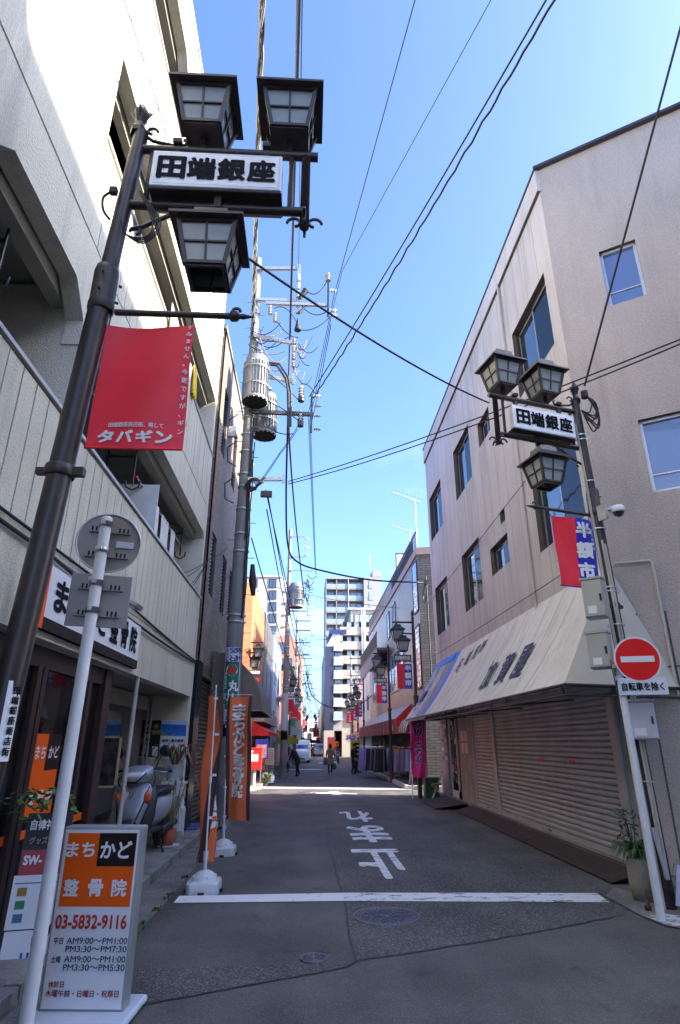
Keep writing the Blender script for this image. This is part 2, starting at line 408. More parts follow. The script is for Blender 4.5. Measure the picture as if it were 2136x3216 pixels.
struct(sheet('stop_line', [c[0],c[1],c[4],c[5]], .008, W_fresh)); struct(sheet('stop_line', [c[1],c[2],c[3],c[4]], .0085, W_worn))
# lettering painted on the road, read by drivers coming this way
grp = []
for ch, (xa, xb, ya, yb) in (('止', (.76,1.48,8.85,11.0)), ('ま', (.85,1.56,11.85,13.95)), ('れ', (.84,1.54,14.7,16.75))):
    o = text(ch, None, W_worn, ((xa+xb)/2, (ya+yb)/2, .006), (-1,0,0), (0,-1,0), width=xb-xa, height=yb-ya, bold=.028, name='painted_lettering')
    struct(o)
# crossing mark and far lines
c = gpts([(1032,2487),(1062,2487),(1072,2498),(1045,2498)])
struct(sheet('crossing_mark', c, .009, W_fresh))
c = gpts([(990,2489),(1120,2492),(1122,2495),(992,2492)]); struct(sheet('crossing_mark', c, .007, W_fresh))
c = gpts([(700,2470),(1290,2477),(1300,2481),(690,2476)]); struct(sheet('road_line', c, .008, W_worn))
for u0, u1, v in ((1003,1014,2395),(880,1010,2416)):
    c = gpts([(u0,v),(u1,v),(u1,v+2),(u0,v+2)]); struct(sheet('road_line', c, .007, W_worn))
# left gutter, kerb stones, pavement
M_gutter = mat('gutter_concrete', (.20,.195,.18), .9, var=.35, vs=3, bump=.4, bs=70, fine=.3, fs=40)
M_kerb = mat('kerb_stone', (.26,.25,.23), .9, var=.3, vs=3, bump=.4, bs=60, fine=.25, fs=50)
struct(sheet('gutter', [(-1.90,4.7),(-1.54,4.7),(-1.52,8),(-1.55,10.3),(-1.62,12.6),(-1.90,12.6)], .005, M_gutter))
pave = struct(MB().box(-3.6,-2.02,2.6,12.4,-.01,.11).build('pavement', mat('pavement_concrete', (.27,.26,.235), .9, var=.35, vs=2, bump=.4, bs=50, fine=.25, fs=60)))
kerb = struct(MB().box(-2.015,-1.90,4.4,12.5,-.01,.04).build('kerb', M_kerb))
km = MB().box(-.06,.06,0,.585,0,.125).mesh('kerb_stone', [M_kerb])
for i in range(14):
    piece('kerb_stone', km, kerb, (-1.958+random.uniform(-.006,.006), 4.4+i*.6, -.005+random.uniform(-.006,.006)), rot=(0,0,random.uniform(-.01,.01)))
M_moss = mat('weed_leaf', (.07,.13,.02), .7, var=.4, vs=30)
def weeds(name, lab, pts, n, hgt, w_=.012):
    mb = MB()
    for _ in range(n):
        p = random.choice(pts) + V((random.gauss(0,.025), random.gauss(0,.05), 0)); a = random.uniform(0,6.28); h = hgt*random.uniform(.4,1.1); l_ = V((math.cos(a), math.sin(a), 0))
        s_ = V((-l_.y, l_.x, 0))*w_; q = p + l_*h*.5 + V((0,0,h*.8)); r_ = p + l_*h*1.1 + V((0,0,h*.9))
        mb.add([p-s_*.4, p+s_*.4, q+s_, q-s_, r_], [(0,1,2,3),(3,2,4)])
    o = mb.build(name, M_moss, recalc=False); struct(o, 'stuff'); return tag(o, lab, 'weeds')
weeds('weeds', 'small green weeds growing along the left gutter edge', [V((-1.55,y,.005)) for y in (6.4,6.5,6.7,6.9,7.4,7.9,8.1,9.0)], 260, .032, .008)
# manhole covers
M_iron = mat('cast_iron', (.16,.155,.19), .5, metal=.5, var=.25, vs=12, fine=.2, fs=80)
M_iron2 = mat('cast_iron_groove', (.06,.058,.075), .7, var=.2)
def manhole(c, r, label, kind):
    t = thing('manhole_cover', label, 'manhole', (c[0], c[1], .004))
    m = MB(); m.lathe([(0,.004),(r*.97,.004)], n=40); m.build('plate', M_iron2, t, local=True)
    m = MB(); m.lathe([(r,-.004),(r,.009),(r*.93,.009),(r*.93,.002)], n=40); m.lathe([(r*.80,.002),(r*.80,.008),(r*.775,.008),(r*.775,.002)], n=40); m.build('rim', M_iron, t, local=True)
    m = MB()
    for k in range(40):
        a = k*2*math.pi/40; m.cbox((r*.865*math.cos(a), r*.865*math.sin(a), .0055), r*.07, r*.07, .005, rz=a)
    m.build('rim_studs', M_iron, t, local=True)
    m = MB()
    if kind == 'flower':
        for k in range(5):
            a = k*2*math.pi/5 + .3
            for q in range(16):
                b = q*2*math.pi/16; b2 = (q+1)*2*math.pi/16
                f = lambda b_: V((math.cos(a), math.sin(a), 0))*(r*.44 + r*.29*math.cos(b_)) + V((-math.sin(a), math.cos(a), 0))*r*.25*math.sin(b_)
                m.bar(f(b)+V((0,0,.0065)), f(b2)+V((0,0,.0065)), r*.035, .006)
            for q in range(9):
                e = V((math.cos(a), math.sin(a), 0))*(r*(.3+.3*random.random())) + V((-math.sin(a), math.cos(a), 0))*r*random.uniform(-.15,.15)
                m.cbox(e+V((0,0,.0055)), r*.07, r*.045, .006, rz=a+random.uniform(-.5,.5))
        m.lathe([(0,.0085),(r*.1,.0085),(r*.1,.002)], n=12)
        for k in range(34):
            a = random.uniform(0,6.28); q = r*random.uniform(.55,.75); m.cbox((q*math.cos(a), q*math.sin(a), .005), r*.09, r*.03, .005, rz=random.uniform(0,3))
    else:
        for k in range(8):
            a = k*math.pi/4; m.bar((r*.2*math.cos(a), r*.2*math.sin(a), .006), (r*.72*math.cos(a), r*.72*math.sin(a), .006), r*.06, .006)
        m.lathe([(0,.009),(r*.2,.009),(r*.2,.002)], n=12); m.lathe([(r*.5,.002),(r*.5,.008),(r*.45,.008),(r*.45,.002)], n=24)
    m.build('relief', M_iron, t, local=True)
manhole((.835,7.05), .34, 'large round iron manhole cover with petal relief below the stop line', 'flower')
manhole((.085,5.84), .115, 'small round iron valve cover with spokes in the foreground road', 'spoke')
manhole(tuple(P(962,2487,z=0))[:2], .33, 'manhole cover on the sunlit crossing beside the cross mark', 'flower')
# right: steel ramp, corner apron, painted rim
M_rust = mat('rusty_steel_plate', (.055,.041,.036), .6, metal=.2, var=.3, vs=4, fine=.2, fs=40)
rp_ = thing('steel_ramp', 'long rusty brown steel ramp plate along the closed shutter', 'ramp', (3.9,12,0))
for y0, y1 in ((8.35,11.6),(11.62,14.6),(14.62,16.7)):
    m = MB(); m.prism([(3.80,y0,.015),(4.25,y0,.13),(4.25,y0,.14),(3.80,y0,.025)], (0,y1-y0,0)); m.build('plate', M_rust, rp_)
m = MB()
for y0 in (8.5,10,11.5,13,14.5,16): m.prism([(3.9,y0,.004),(4.22,y0,.004),(4.22,y0,.121),(3.9,y0,.038)], (0,.05,0))
m.build('support', M_rust, rp_)
m = MB().prism([(3.35,17.1,.02),(4.2,17.0,.14),(4.2,19.6,.14),(3.45,19.4,.02)], (0,0,.012)); o = m.build('mat_plate', M_rust)
tag(o, 'dark sloping plate in front of the cleaning shop doorway', 'ramp')
sill = struct(MB().box(4.2,4.42,8.5,21.3,-.01,.13).build('shop_sill', M_conc))
c = gpts([(1900,2817),(1977,2859),(2019,2882),(2086,2910),(2150,2922),(2400,2990),(2500,2880),(2136,2850),(2014,2815),(1930,2790)])
struct(sheet('corner_apron', c, .012, mat('apron_concrete', (.20,.195,.185), .9, var=.3, vs=3, bump=.3, bs=60, fine=.3, fs=50)))
W_rim = wornpaint('apron_paint', (.6,.6,.6), (.2,.195,.185), .52, 8)
c = gpts([(2019,2880),(2086,2908),(2150,2920),(2160,2885),(2060,2872)]); struct(sheet('apron_paint', c, .017, W_rim))
struct(MB().add([(4.3,8.45,-.01),(3.95,7.9,-.01),(4.1,6.9,-.01),(9,3.7,-.01),(9,6,-.01),(4.5,8.8,-.01)] + [(4.3,8.45,.1),(3.95,7.9,.1),(4.1,6.9,.1),(9,3.7,.1),(9,6,.1),(4.5,8.8,.1)], [tuple(range(6,12)),(0,1,7,6),(1,2,8,7),(2,3,9,8)]).build('corner_pavement', M_gutter))
# far pavements
pf = struct(MB().add([tuple(P(1205,2450,z=0))]+[(3.9,24.2,0),(9,22.5,0),(9,60,0),(3.95,60,0),(3.7,40,0)], [(0,1,2,3,4,5)]).build('far_pavement_base', M_gutter))
m = MB(); m.prism([(3.85,24.3,-.01),(9,22.5,-.01),(9,46,-.01),(3.8,46,-.01)], (0,0,.13)); struct(m.build('far_pavement', mat('red_paving', (.13,.075,.065), .85, var=.3, vs=4)))
m = MB(); m.prism([(3.72,24.15,-.01),(9,22.3,-.01),(9,22.45,-.01),(3.9,24.28,-.01)], (0,0,.14)); m.box(3.7,3.84,24.3,46,-.01,.135); struct(m.build('far_kerb', mat('pale_kerb', (.45,.44,.42), .85)))
m = MB(); m.prism([(-2.1,23.6,-.01),(-1.7,24.6,-.01),(-1.85,30,-.01),(-6,30,-.01),(-8,21.6,-.01)], (0,0,.12)); struct(m.build('far_pavement', mat('pale_paving', (.33,.3,.25), .85, var=.2, vs=3)))
# ================================================================== LEFT APARTMENT BLOCK (near left)
XL = -2.25
M_stucco = mat('pale_stucco', (.64,.60,.49), .9, var=.12, vs=.7, bump=.6, bs=55, fine=.12, fs=40, grime=.32, world=True)
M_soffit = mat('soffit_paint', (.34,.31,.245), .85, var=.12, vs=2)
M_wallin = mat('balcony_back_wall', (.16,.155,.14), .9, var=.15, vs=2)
ap = thing('apartment_building', 'pale stucco apartment block with balconies at left, clinic on ground floor', 'building', (-5,7,0))
# body behind the balconies
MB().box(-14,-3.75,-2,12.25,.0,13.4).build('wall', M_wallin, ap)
ZB = [2.46, 5.75, 8.98, 12.55]           # undersides of the beam bands
ZJ = [3.20, 6.38, 9.50]                  # joints between band and parapet
ZP = [4.40, 7.65, 10.90]                 # parapet tops
# floor slabs
m = MB()
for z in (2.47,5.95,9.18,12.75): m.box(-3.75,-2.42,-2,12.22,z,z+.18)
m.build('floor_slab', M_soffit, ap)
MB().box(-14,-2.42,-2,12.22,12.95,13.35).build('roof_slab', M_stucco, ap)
# beam bands with chamfered corners to the openings
def band(z0, z1, y0, y1, holes):
    """wall strip in the facade plane with the lower edge chamfered up over every hole (ya,yb)"""
    poly = [(y0,z1)]; poly += [(y0, z0-.55)] if holes and holes[0][0] > y0+.01 else [(y0,z0)]
    for ya, yb in holes: poly += [(ya,z0-.55),(ya,z0-.28),(ya+.3,z0),(yb-.3,z0),(yb,z0-.28),(yb,z0-.55)]
    poly += [(y1,z0-.55)] if holes and holes[-1][1] < y1-.01 else [(y1,z0)]
    poly += [(y1,z1)]
    return [V((XL,a,b)) for a, b in poly]
m = MB(); m.box(XL-.17,XL,-2,12.2,2.46,3.18); m.build('fascia_band', M_stucco, ap)
m = MB(); m.prism(band(5.75,6.36,-2,12.2,[(-1.9,2.75),(2.98,4.86),(5.25,12.2)]), (-.17,0,0)); m.build('beam_band', M_stucco, ap)
m = MB(); m.box(XL-.17,XL,5.25,12.2,8.98,9.46); m.build('beam_band', M_stucco, ap)
m = MB(); m.prism([V((XL,a,b)) for a, b in [(-2,12.55),(6.72,12.55),(7.0,12.3),(7.0,10.93),(12.2,10.93),(12.2,13.55),(-2,13.55)]], (-.17,0,0)); m.build('roof_parapet', M_stucco, ap)
m = MB(); m.box(XL-.2,XL+.03,-2,12.22,13.55,13.6); m.build('parapet_cap', M_stucco, ap)
# piers between bays
m = MB(); m.box(-3.75,XL-.006,4.872,5.238,4.42,5.9); m.box(-3.75,XL-.006,2.762,2.968,4.42,5.9); m.box(-3.75,XL-.005,12.02,12.2,.1,13.5); m.build('pier', M_stucco, ap)
# plain near wall on the upper floors
MB().box(XL-.17,XL,-2,4.62,6.39,13.0).build('plain_wall', M_stucco, ap)
MB().box(XL-.17,XL,4.62,5.25,8.98,9.48).build('plain_wall', M_stucco, ap)
MB().box(-3.75,XL-.17,4.45,4.62,6.39,13.0).build('party_wall', M_soffit, ap)
# inner soffit edge beams
m = MB()
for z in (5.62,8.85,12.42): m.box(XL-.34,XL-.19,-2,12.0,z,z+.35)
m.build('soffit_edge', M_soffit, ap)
# grooved parapet panels, each its own piece
def panels(z0, z1, y0, y1, step, mesh_name='parapet_panel', row=None):
    n = round((y1-y0)/step); st = (y1-y0)/n
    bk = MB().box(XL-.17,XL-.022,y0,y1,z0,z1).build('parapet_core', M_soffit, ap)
    rows = row or [(z0,z1)]
    for a, b in rows:
        me = MB().box(-.024,0,-st/2+.009,st/2-.009,a+.008,b-.006).mesh(mesh_name, [M_stucco])
        for i in range(n): piece(mesh_name, me, ap, (XL+random.uniform(-.0015,.0015), y0+(i+.5)*st, 0))
panels(3.20,4.38,-1.0,12.2,.24)
panels(6.38,7.63,4.62,12.2,.24)
panels(9.48,10.88,4.62,12.2,.42, row=[(9.48,9.95),(9.95,10.42),(10.42,10.88)])
m = MB()
for z in ZP:
    m.box(XL-.20,XL+.025,-1.0 if z < 5 else 4.6,12.22,z,z+.035)
m.build('rail_cap', mat('rail_cap_metal', (.50,.50,.47), .4, metal=.3), ap)
m = MB(); m.box(XL-.2,XL+.012,-2,12.2,3.165,3.2); m.build('ledge', M_stucco, ap)
# balcony back walls: doors and windows
M_frame = mat('bronze_frame', (.05,.045,.04), .45, metal=.3)
for z in (4.5-1.2, 6.15, 9.4):
    for y0 in (3.2,5.9,8.4,10.4):
        f = MB(); f.box(-3.76,-3.70,y0,y0+1.7,z,z+1.95); f = f.build('balcony_door', M_frame, ap)
        p = MB(); p.box(-3.71,-3.69,y0+.07,y0+.82,z+.06,z+1.89); p.box(-3.705,-3.685,y0+.88,y0+1.63,z+.06,z+1.89); p.build('pane', M_glass, f)
# partition board and hanging brackets in the first open bay
pb = MB().box(-3.6,XL-.1,8.55,8.58,3.25,5.35).build('partition_board', mat('partition_white', (.6,.62,.64), .6), ap)
for y in (3.9,7.9,11.3):
    mb = MB(); x0, x1 = -2.95, -2.55
    mb.tube([(x0,y,5.9),(x0,y,5.05)], .014); mb.tube([(x1,y,5.9),(x1,y,5.05)], .014); mb.tube([(x0,y,5.5),(x1,y,5.5)], .018)
    for x in (x0,x1):
        mb.tube([(x-.1,y,5.12),(x-.09,y,5.03),(x,y,4.98),(x+.09,y,5.03),(x+.1,y,5.12)], .013)
    mb.build('drying_bracket', M_black, ap)
# ---------------------------------------------------------------- clinic ground floor
M_frame2 = mat('dark_brown_sash', (.035,.018,.016), .4)
XC = -2.46
sf = MB(); sf.box(XC-.06,XC+.04,-1,7.75,2.28,2.47); sf.box(XC-.06,XC+.04,-1,7.75,.11,.33)
for y in (4.35,5.62,5.74,6.95): sf.box(XC-.06,XC+.045,y,y+.09,.11,2.3)
sf.box(XC-.09,XC+.07,7.42,7.66,.11,2.46)
sfo = sf.build('shopfront_frame', M_frame2, ap)
for y0, y1 in ((-1,4.35),(4.44,5.62),(5.83,6.95),(7.04,7.42)):
    MB().box(XC-.012,XC,y0,y1,.33,2.28).build('shop_pane', M_seen, ap)
st = MB().box(XC+.001,XC+.004,-1,5.62,.86,.93); st.box(XC+.001,XC+.004,5.83,7.42,.86,.93); st.build('orange_stripe', M_orange, ap)
MB().box(XC-2.2,XC-2.1,-1,7.7,.1,2.4).build('interior_wall', mat('clinic_interior', (.20,.17,.14), .8, var=.3, vs=2), ap)
MB().box(XC-2.2,XC,7.66,7.74,.1,2.46).build('interior_wall', M_wallin, ap)
mb = MB(); mb.box(XC-1.2,XC-.7,4.8,5.6,.1,.8); mb.box(XC-1.6,XC-1.2,6,6.8,.1,1.1); mb.build('interior_counter', mat('wood', (.25,.13,.06), .6, var=.3), ap)
# window decal
q = MB().box(XC+.001,XC+.003,5.90,6.52,1.02,1.72); dec = q.build('window_decal', M_orange, ap)
MB().box(XC+.0032,XC+.0042,6.20,6.52,1.40,1.72).build('decal_panel', M_brownink, dec)
text('まち', dec, M_whiteink, (XC+.004,6.05,1.56), (0,1,0), Z_, width=.22, bold=.015)
text('かど', dec, M_whiteink, (XC+.0045,6.36,1.56), (0,1,0), Z_, width=.24, bold=.015)
for i, ch in enumerate('整骨院'): text(ch, dec, M_whiteink, (XC+.004,6.02+.19*i,1.17), (0,1,0), Z_, width=.12, bold=.015)
# recess: side window, end wall with posters
MB().box(-3.75,-3.0,7.74,12.0,2.2,2.44).build('recess_ceiling', M_soffit, ap)
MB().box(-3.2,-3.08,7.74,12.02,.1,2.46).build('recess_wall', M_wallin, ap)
rw = MB().box(-3.085,-3.05,8.3,10.6,.55,2.2).build('recess_window', M_frame2, ap)
MB().box(-3.055,-3.04,8.4,10.5,.65,2.1).build('pane', M_glass, rw)
MB().box(-3.041,-3.036,8.4,10.5,1.02,1.15).build('orange_stripe', M_orange, rw)
M_wallgrey = mat('end_wall_stucco', (.54,.49,.39), .9, var=.12, vs=2, bump=.4, bs=60)
MB().box(-3.9,XL-.02,12.0,12.2,.1,2.46).build('end_wall', M_wallgrey, ap)
mb = MB()
for x in (-3.0,-2.93): mb.cyl((x,11.93,.1),(x,11.93,2.45), .022, n=8)
mb.build('drain_pipe', mat('pipe_grey', (.3,.29,.27), .5), ap)
# posters on the end wall (flat print)
yp = 11.99
def pp(u, v, d=0.0): p = P(u, v, y=yp); return V((p.x, yp-.004-d, p.z))
def poster(lab, tl, tr, br_, bl, m):
    mbp = MB(); mbp.prism([pp(*bl),pp(*br_),pp(*tr),pp(*tl)], (0,.003,0)); o = mbp.build('poster', m); return tag(o, lab, 'poster')
M_pblack = mat('poster_black', (.02,.018,.018), .35, var=.3, vs=6)
M_pwhite = flat('poster_white', (.68,.69,.72), .35)
po = poster('dark travel poster with vertical white title on the end wall', (432,2262), (508,2262), (498,2383), (415,2377), M_pblack)
text('地球一周の船旅', po, M_whiteink, pp(466,2312), X_, Z_, height=.085, bold=.02, vert=True, adv=1.1)
mb = MB()
M_food = mat('poster_orange_food', (.45,.10,.03), .4, var=.6, vs=25)
for (u,v,r) in ((430,2338,.06),(445,2325,.075),(424,2358,.05),(438,2362,.05)): mb.ball(pp(u,v), r, (1,.03,.8), 10)
mb.build('poster_picture', M_food, po)
mb = MB()
for (u,v,r) in ((490,2282,.05),(484,2300,.045),(499,2299,.045)): mb.ball(pp(u,v), r, (1,.03,1), 10)
mb.build('poster_picture', mat('poster_ochre', (.30,.18,.08), .4, var=.6, vs=30), po)
mb = MB(); mb.prism([pp(478,2374,.001),pp(495,2376,.001),pp(497,2345,.001),pp(478,2343,.001)], (0,-.001,0)); mb.prism([pp(418,2379,.001),pp(497,2385,.001),pp(498,2380,.001),pp(420,2374,.001)],(0,-.001,0)); mb.build('poster_panel', M_pwhite, po)
po = poster('white and sea-blue travel poster at the end wall corner', (510,2262), (586,2263), (573,2386), (499,2383), M_pwhite)
mb = MB(); mb.prism([pp(504,2310,.001),pp(584,2312,.001),pp(586,2264,.001),pp(510,2263,.001)], (0,-.001,0)); mb.build('poster_picture', mat('poster_sea', (.02,.16,.62), .4, var=.5, vs=5), po)
mb = MB(); mb.prism([pp(507,2274,.003),pp(586,2277,.003),pp(586,2264,.003),pp(510,2263,.003)], (0,-.001,0)); mb.build('poster_picture', mat('poster_skyband', (.35,.5,.75), .4), po)
mb = MB(); mb.prism([pp(505,2310,.003),pp(530,2311,.003),pp(522,2303,.003),pp(512,2296,.003)], (0,-.001,0)); mb.prism([pp(530,2311,.003),pp(560,2311,.003),pp(546,2304,.003)], (0,-.001,0)); mb.build('poster_picture', mat('poster_land', (.22,.25,.18), .5, var=.5, vs=40), po)
text('地球一周の船旅', po, M_ink, pp(543,2326,.001), X_, Z_, width=.40, bold=.03)
mb = MB(); cols = []
for i in range(4):
    for j in range(2):
        u, v = 503+i*13.5, 2349+j*16; mb.prism([pp(u,v+12,.001),pp(u+11,v+12,.001),pp(u+11.5,v,.001),pp(u+.5,v,.001)], (0,-.001,0))
mb.build('poster_picture', mat('poster_thumbs', (.10,.07,.06), .5, var=.8, vs=18), po)
mb = MB(); mb.prism([pp(561,2345,.001),pp(580,2346,.001),pp(581,2337,.001),pp(562,2336,.001)], (0,-.001,0)); pr_ = mb.build('poster_panel', M_red, po)
text('129', pr_, M_whiteink, pp(569,2341,.002), X_, Z_, height=.028, bold=.03)
# hanging print on the porch post and wall lamp
# clinic fascia sign
sg = thing('clinic_sign', 'white clinic fascia sign with black lettering and orange edge', 'sign', (XL,6.2,2.5))
y0s, y1s, z0s, z1s = 5.02, 7.95, 2.52, 3.06
MB().box(XL+.003,XL+.05,y0s,y1s,z0s,z1s).build('panel', flat('sign_white', (.74,.75,.78), .35), sg)
MB().box(XL+.002,XL+.056,y0s-.12,y0s,z0s,z1s).build('orange_edge', M_orange, sg)
MB().box(XL+.004,XL+.053,y0s,y1s,z0s-.0,z0s+.10).build('brown_strip', M_brownink, sg)
for i, ch in enumerate('まちかど整骨院'):
    text(ch, sg, M_ink, (XL+.052, y0s+.30+i*.39, 2.845), (0,1,0), Z_, height=.27 if i < 4 else .30, width=.26, bold=.035)
# sign lamp on arm
t = thing('sign_lamp', 'small grey floodlight on an arm above the clinic sign', 'lamp', (XL,7.4,3.1))
p = P(425,1890,x=XL+.5); 
MB().tube([(XL,p.y,3.12),(XL+.1,p.y,3.14),(XL+.42,p.y,p.z)], .012).build('arm', M_steel, t)
mb = MB(); mb.cbox((XL+.48,p.y,p.z-.02), .16,.22,.05, M=Matrix.Rotation(R(25),3,'Y')); mb.build('housing', M_steel, t, bevel=.01)
mb = MB(); mb.cbox((XL+.47,p.y,p.z-.052), .12,.18,.012, M=Matrix.Rotation(R(25),3,'Y')); mb.build('lens', flat('lens', (.6,.6,.6), .2), t)
# laundry and things on balconies (each its own thing)
def cloth(name, lab, cat, c, wdt, hgt, m, nrm='x', wav=.03, n=10):
    mb = MB(); k = 8
    for i in range(n+1):
        for j in range(k+1):
            a = i/n-.5; b = j/k
            o_ = wav*math.sin(i*1.9+b*1.2)*(.3+b)+wav*.4*math.sin(i*4.1)
            q = V((o_, a*wdt*(1-.06*b), -b*hgt)) if nrm == 'x' else V((a*wdt*(1-.06*b), o_, -b*hgt))
            mb.v.append(V(c)+q)
    for i in range(n):
        for j in range(k):
            mb.f.append([i*(k+1)+j,(i+1)*(k+1)+j,(i+1)*(k+1)+j+1,i*(k+1)+j+1]); mb.mi.append(0); mb.sm.append(True)
    o = mb.build(name, m, recalc=False); sl = o.modifiers.new('thick','SOLIDIFY'); sl.thickness = .008
    return tag(o, lab, cat)
M_cream = mat('cream_cloth', (.72,.68,.52), .9, var=.1)
cloth('bedding', 'cream futon sheet hung over the third floor balcony rail', 'bedding', (XL+.05,8.35,7.95), 1.7, 1.25, M_cream, wav=.02)
cloth('bedding', 'yellow towel hung beside the cream futon on the balcony', 'towel', (XL+.045,9.5,8.1), .35, .55, mat('yellow_cloth', (.75,.5,.04), .9))
M_wcloth = mat('white_cloth', (.72,.72,.72), .9)
for i, (yy, w_, h_) in enumerate(((9.35,.55,1.15),(10.1,.55,1.2),(10.75,.35,.9))):
    cloth('laundry', ('white patterned towel hung at the end of the second floor balcony','long white sheet hung on the second floor balcony','pale shirt hung at the far end of the second floor balcony')[i], 'laundry', (XL-.35,yy,5.35), w_, h_, M_wcloth)
mb = MB()
for i in range(7):
    for j in range(2): mb.cbox((XL-.02+.03*j*0, 4.72+.075*i, 7.70+j*.0+.16), .02,.066,.38)
o = mb.build('bamboo_blind', mat('bamboo', (.48,.26,.06), .8, var=.35, vs=30, fine=.3, fs=120)); tag(o, 'rolled yellow bamboo blind on the third floor balcony rail', 'blind')
mb = MB(); mb.lathe([(0,0),(.1,.02),(.18,.07),(.225,.13)], n=20); mb.tube([(0,0,.0),(-.02,0,-.12),(.0,0,-.22)], .015)
mb.tube([(0,.02,.02),(.05,.1,.3)], .012); o = mb.build('satellite_dish', mat('dish_cream', (.6,.58,.5), .5))
p = P(505,675,x=XL+.28); o.location = p; o.rotation_euler = (R(35),R(60),0); tag(o, 'small cream satellite dish under the third floor balcony', 'dish')
# rooftop antenna masts
mb = MB()
for i, (x, y) in enumerate(((-2.6,11.4),(-2.45,11.8),(-2.75,12.0))): mb.cyl((x,y,13.5),(x,y,17.2-.5*i), .018, n=6)
for z in (15.2,15.7,16.2): mb.cyl((-3.0,11.8,z),(-2.2,11.8,z), .012, n=5)
o = mb.build('rooftop_antenna', M_steel); tag(o, 'thin metal antenna masts on the left apartment roof', 'antenna')

# laundry poles in the balcony bays
for lab, u, v, xx, L_ in (('steel laundry pole with red end cap in the near balcony bay',175,1046,-2.62,1.5),('steel laundry pole under the second floor ceiling behind the banner',430,1500,-2.6,3.5)):
    p = P(u,v,x=xx); t = thing('laundry_pole', lab, 'pole', p)
    MB().cyl(p, p+V((0,L_,0)), .014, n=8).build('tube', M_alu, t); MB().ball(p, .026, (1,1.4,1)).build('end_cap', M_red, t)
# outdoor cooling units on the balconies
for i, (yy, zz) in enumerate(((6.4,7.95),(10.2,4.75))):
    t = thing('cooling_unit', ('white cooling unit on the third floor balcony behind the lamp','white cooling unit on the second floor balcony beyond the banner')[i], 'cooling unit', (-3.2,yy,zz-.55))
    MB().box(-3.4,-3.05,yy-.4,yy+.4,zz-.55,zz+.02).build('case', mat('unit_white', (.55,.55,.52), .5), t); MB().lathe([(0,0),(.2,0)], n=20).build('fan', M_dark, t).location = V((.16,.1,.3))
# ================================================================== RIGHT CORNER BUILDING
def wallholes(mb, o, ax, W, z0, z1, holes, depth, n, mi=0, mr=0):
    """flat wall of width W along ax from o, with rectangular openings (a0,a1,b0,b1) and reveals going back along -n"""
    o, ax, n = V(o), V(ax).normalized(), V(n).normalized()
    A = sorted({0, W, *[h[0] for h in holes], *[h[1] for h in holes]}); B = sorted({z0, z1, *[h[2] for h in holes], *[h[3] for h in holes]})
    pt = lambda a, b, d=0: o + ax*a + V((0,0,b)) - n*d
    for j in range(len(B)-1):
        run = None
        for i in range(len(A)-1):
            a, b = (A[i]+A[i+1])/2, (B[j]+B[j+1])/2
            solid = not any(h[0] < a < h[1] and h[2] < b < h[3] for h in holes)
            if solid and run is None: run = A[i]
            if run is not None and (not solid or i == len(A)-2):
                e = A[i+1] if solid else A[i]
                mb.quad(pt(run,B[j]), pt(e,B[j]), pt(e,B[j+1]), pt(run,B[j+1]), mi); run = None
    for a0, a1, b0, b1 in holes:
        for (p, q) in (((a0,b0),(a1,b0)),((a1,b0),(a1,b1)),((a1,b1),(a0,b1)),((a0,b1),(a0,b0))):
            mb.quad(pt(*p), pt(*q), pt(*q,depth), pt(*p,depth), mr)
M_lav = mat('beige_render', (.60,.55,.52), .85, var=.12, vs=.6, bump=.4, bs=70, fine=.12, fs=60, grime=.20, gscale=(3,3,.35))
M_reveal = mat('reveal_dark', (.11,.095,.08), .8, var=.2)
M_winalu = mat('window_aluminium', (.34,.36,.40), .35, metal=.5)
M_winbr = mat('window_bronze', (.05,.042,.036), .4, metal=.3)
XR = 4.4; YC = 8.5; YE = 20.85
rb = thing('corner_building', 'beige three storey corner building with shuttered shop on the right', 'building', (6,14,0))
wins = [('upper', 8.87,10.78,8.48,10.13),('upper',12.85,13.86,8.89,9.56),('upper',14.72,16.56,8.47,10.11),('upper',18.50,20.46,8.46,10.11),
        ('lower', 8.72,10.72,5.03,6.72),('vent',12.47,12.80,6.36,6.66),('lower',12.45,13.79,5.38,6.05),('lower',14.64,16.48,5.05,6.69),('lower',18.47,20.35,5.03,6.67)]
mb = MB()
wallholes(mb, (XR,YC,0), Y_, YE-YC, 3.0, 11.82, [(a-YC,b-YC,c_,d) for _,a,b,c_,d in wins], .16, (-1,0,0), 0, 1)
mb.build('street_wall', [M_lav, M_reveal], rb)
MB().box(XR-.05,XR+.2,YC-.02,YE,11.82,12.36).build('roof_band', M_lav, rb)
MB().box(XR-.075,XR+.25,YC-.06,YE+.02,12.36,12.41).build('coping', mat('coping_metal', (.07,.06,.075), .4, metal=.3), rb)
MB().box(XR-.056,XR+.1,YC-.01,YE,11.80,11.83).build('drip_edge', M_reveal, rb)
sd_ = V((2.16,-1.39,0)).normalized(); sn = V((sd_.y, -sd_.x, 0))        # side wall direction and its outward normal
if sn.y > 0: sn = -sn
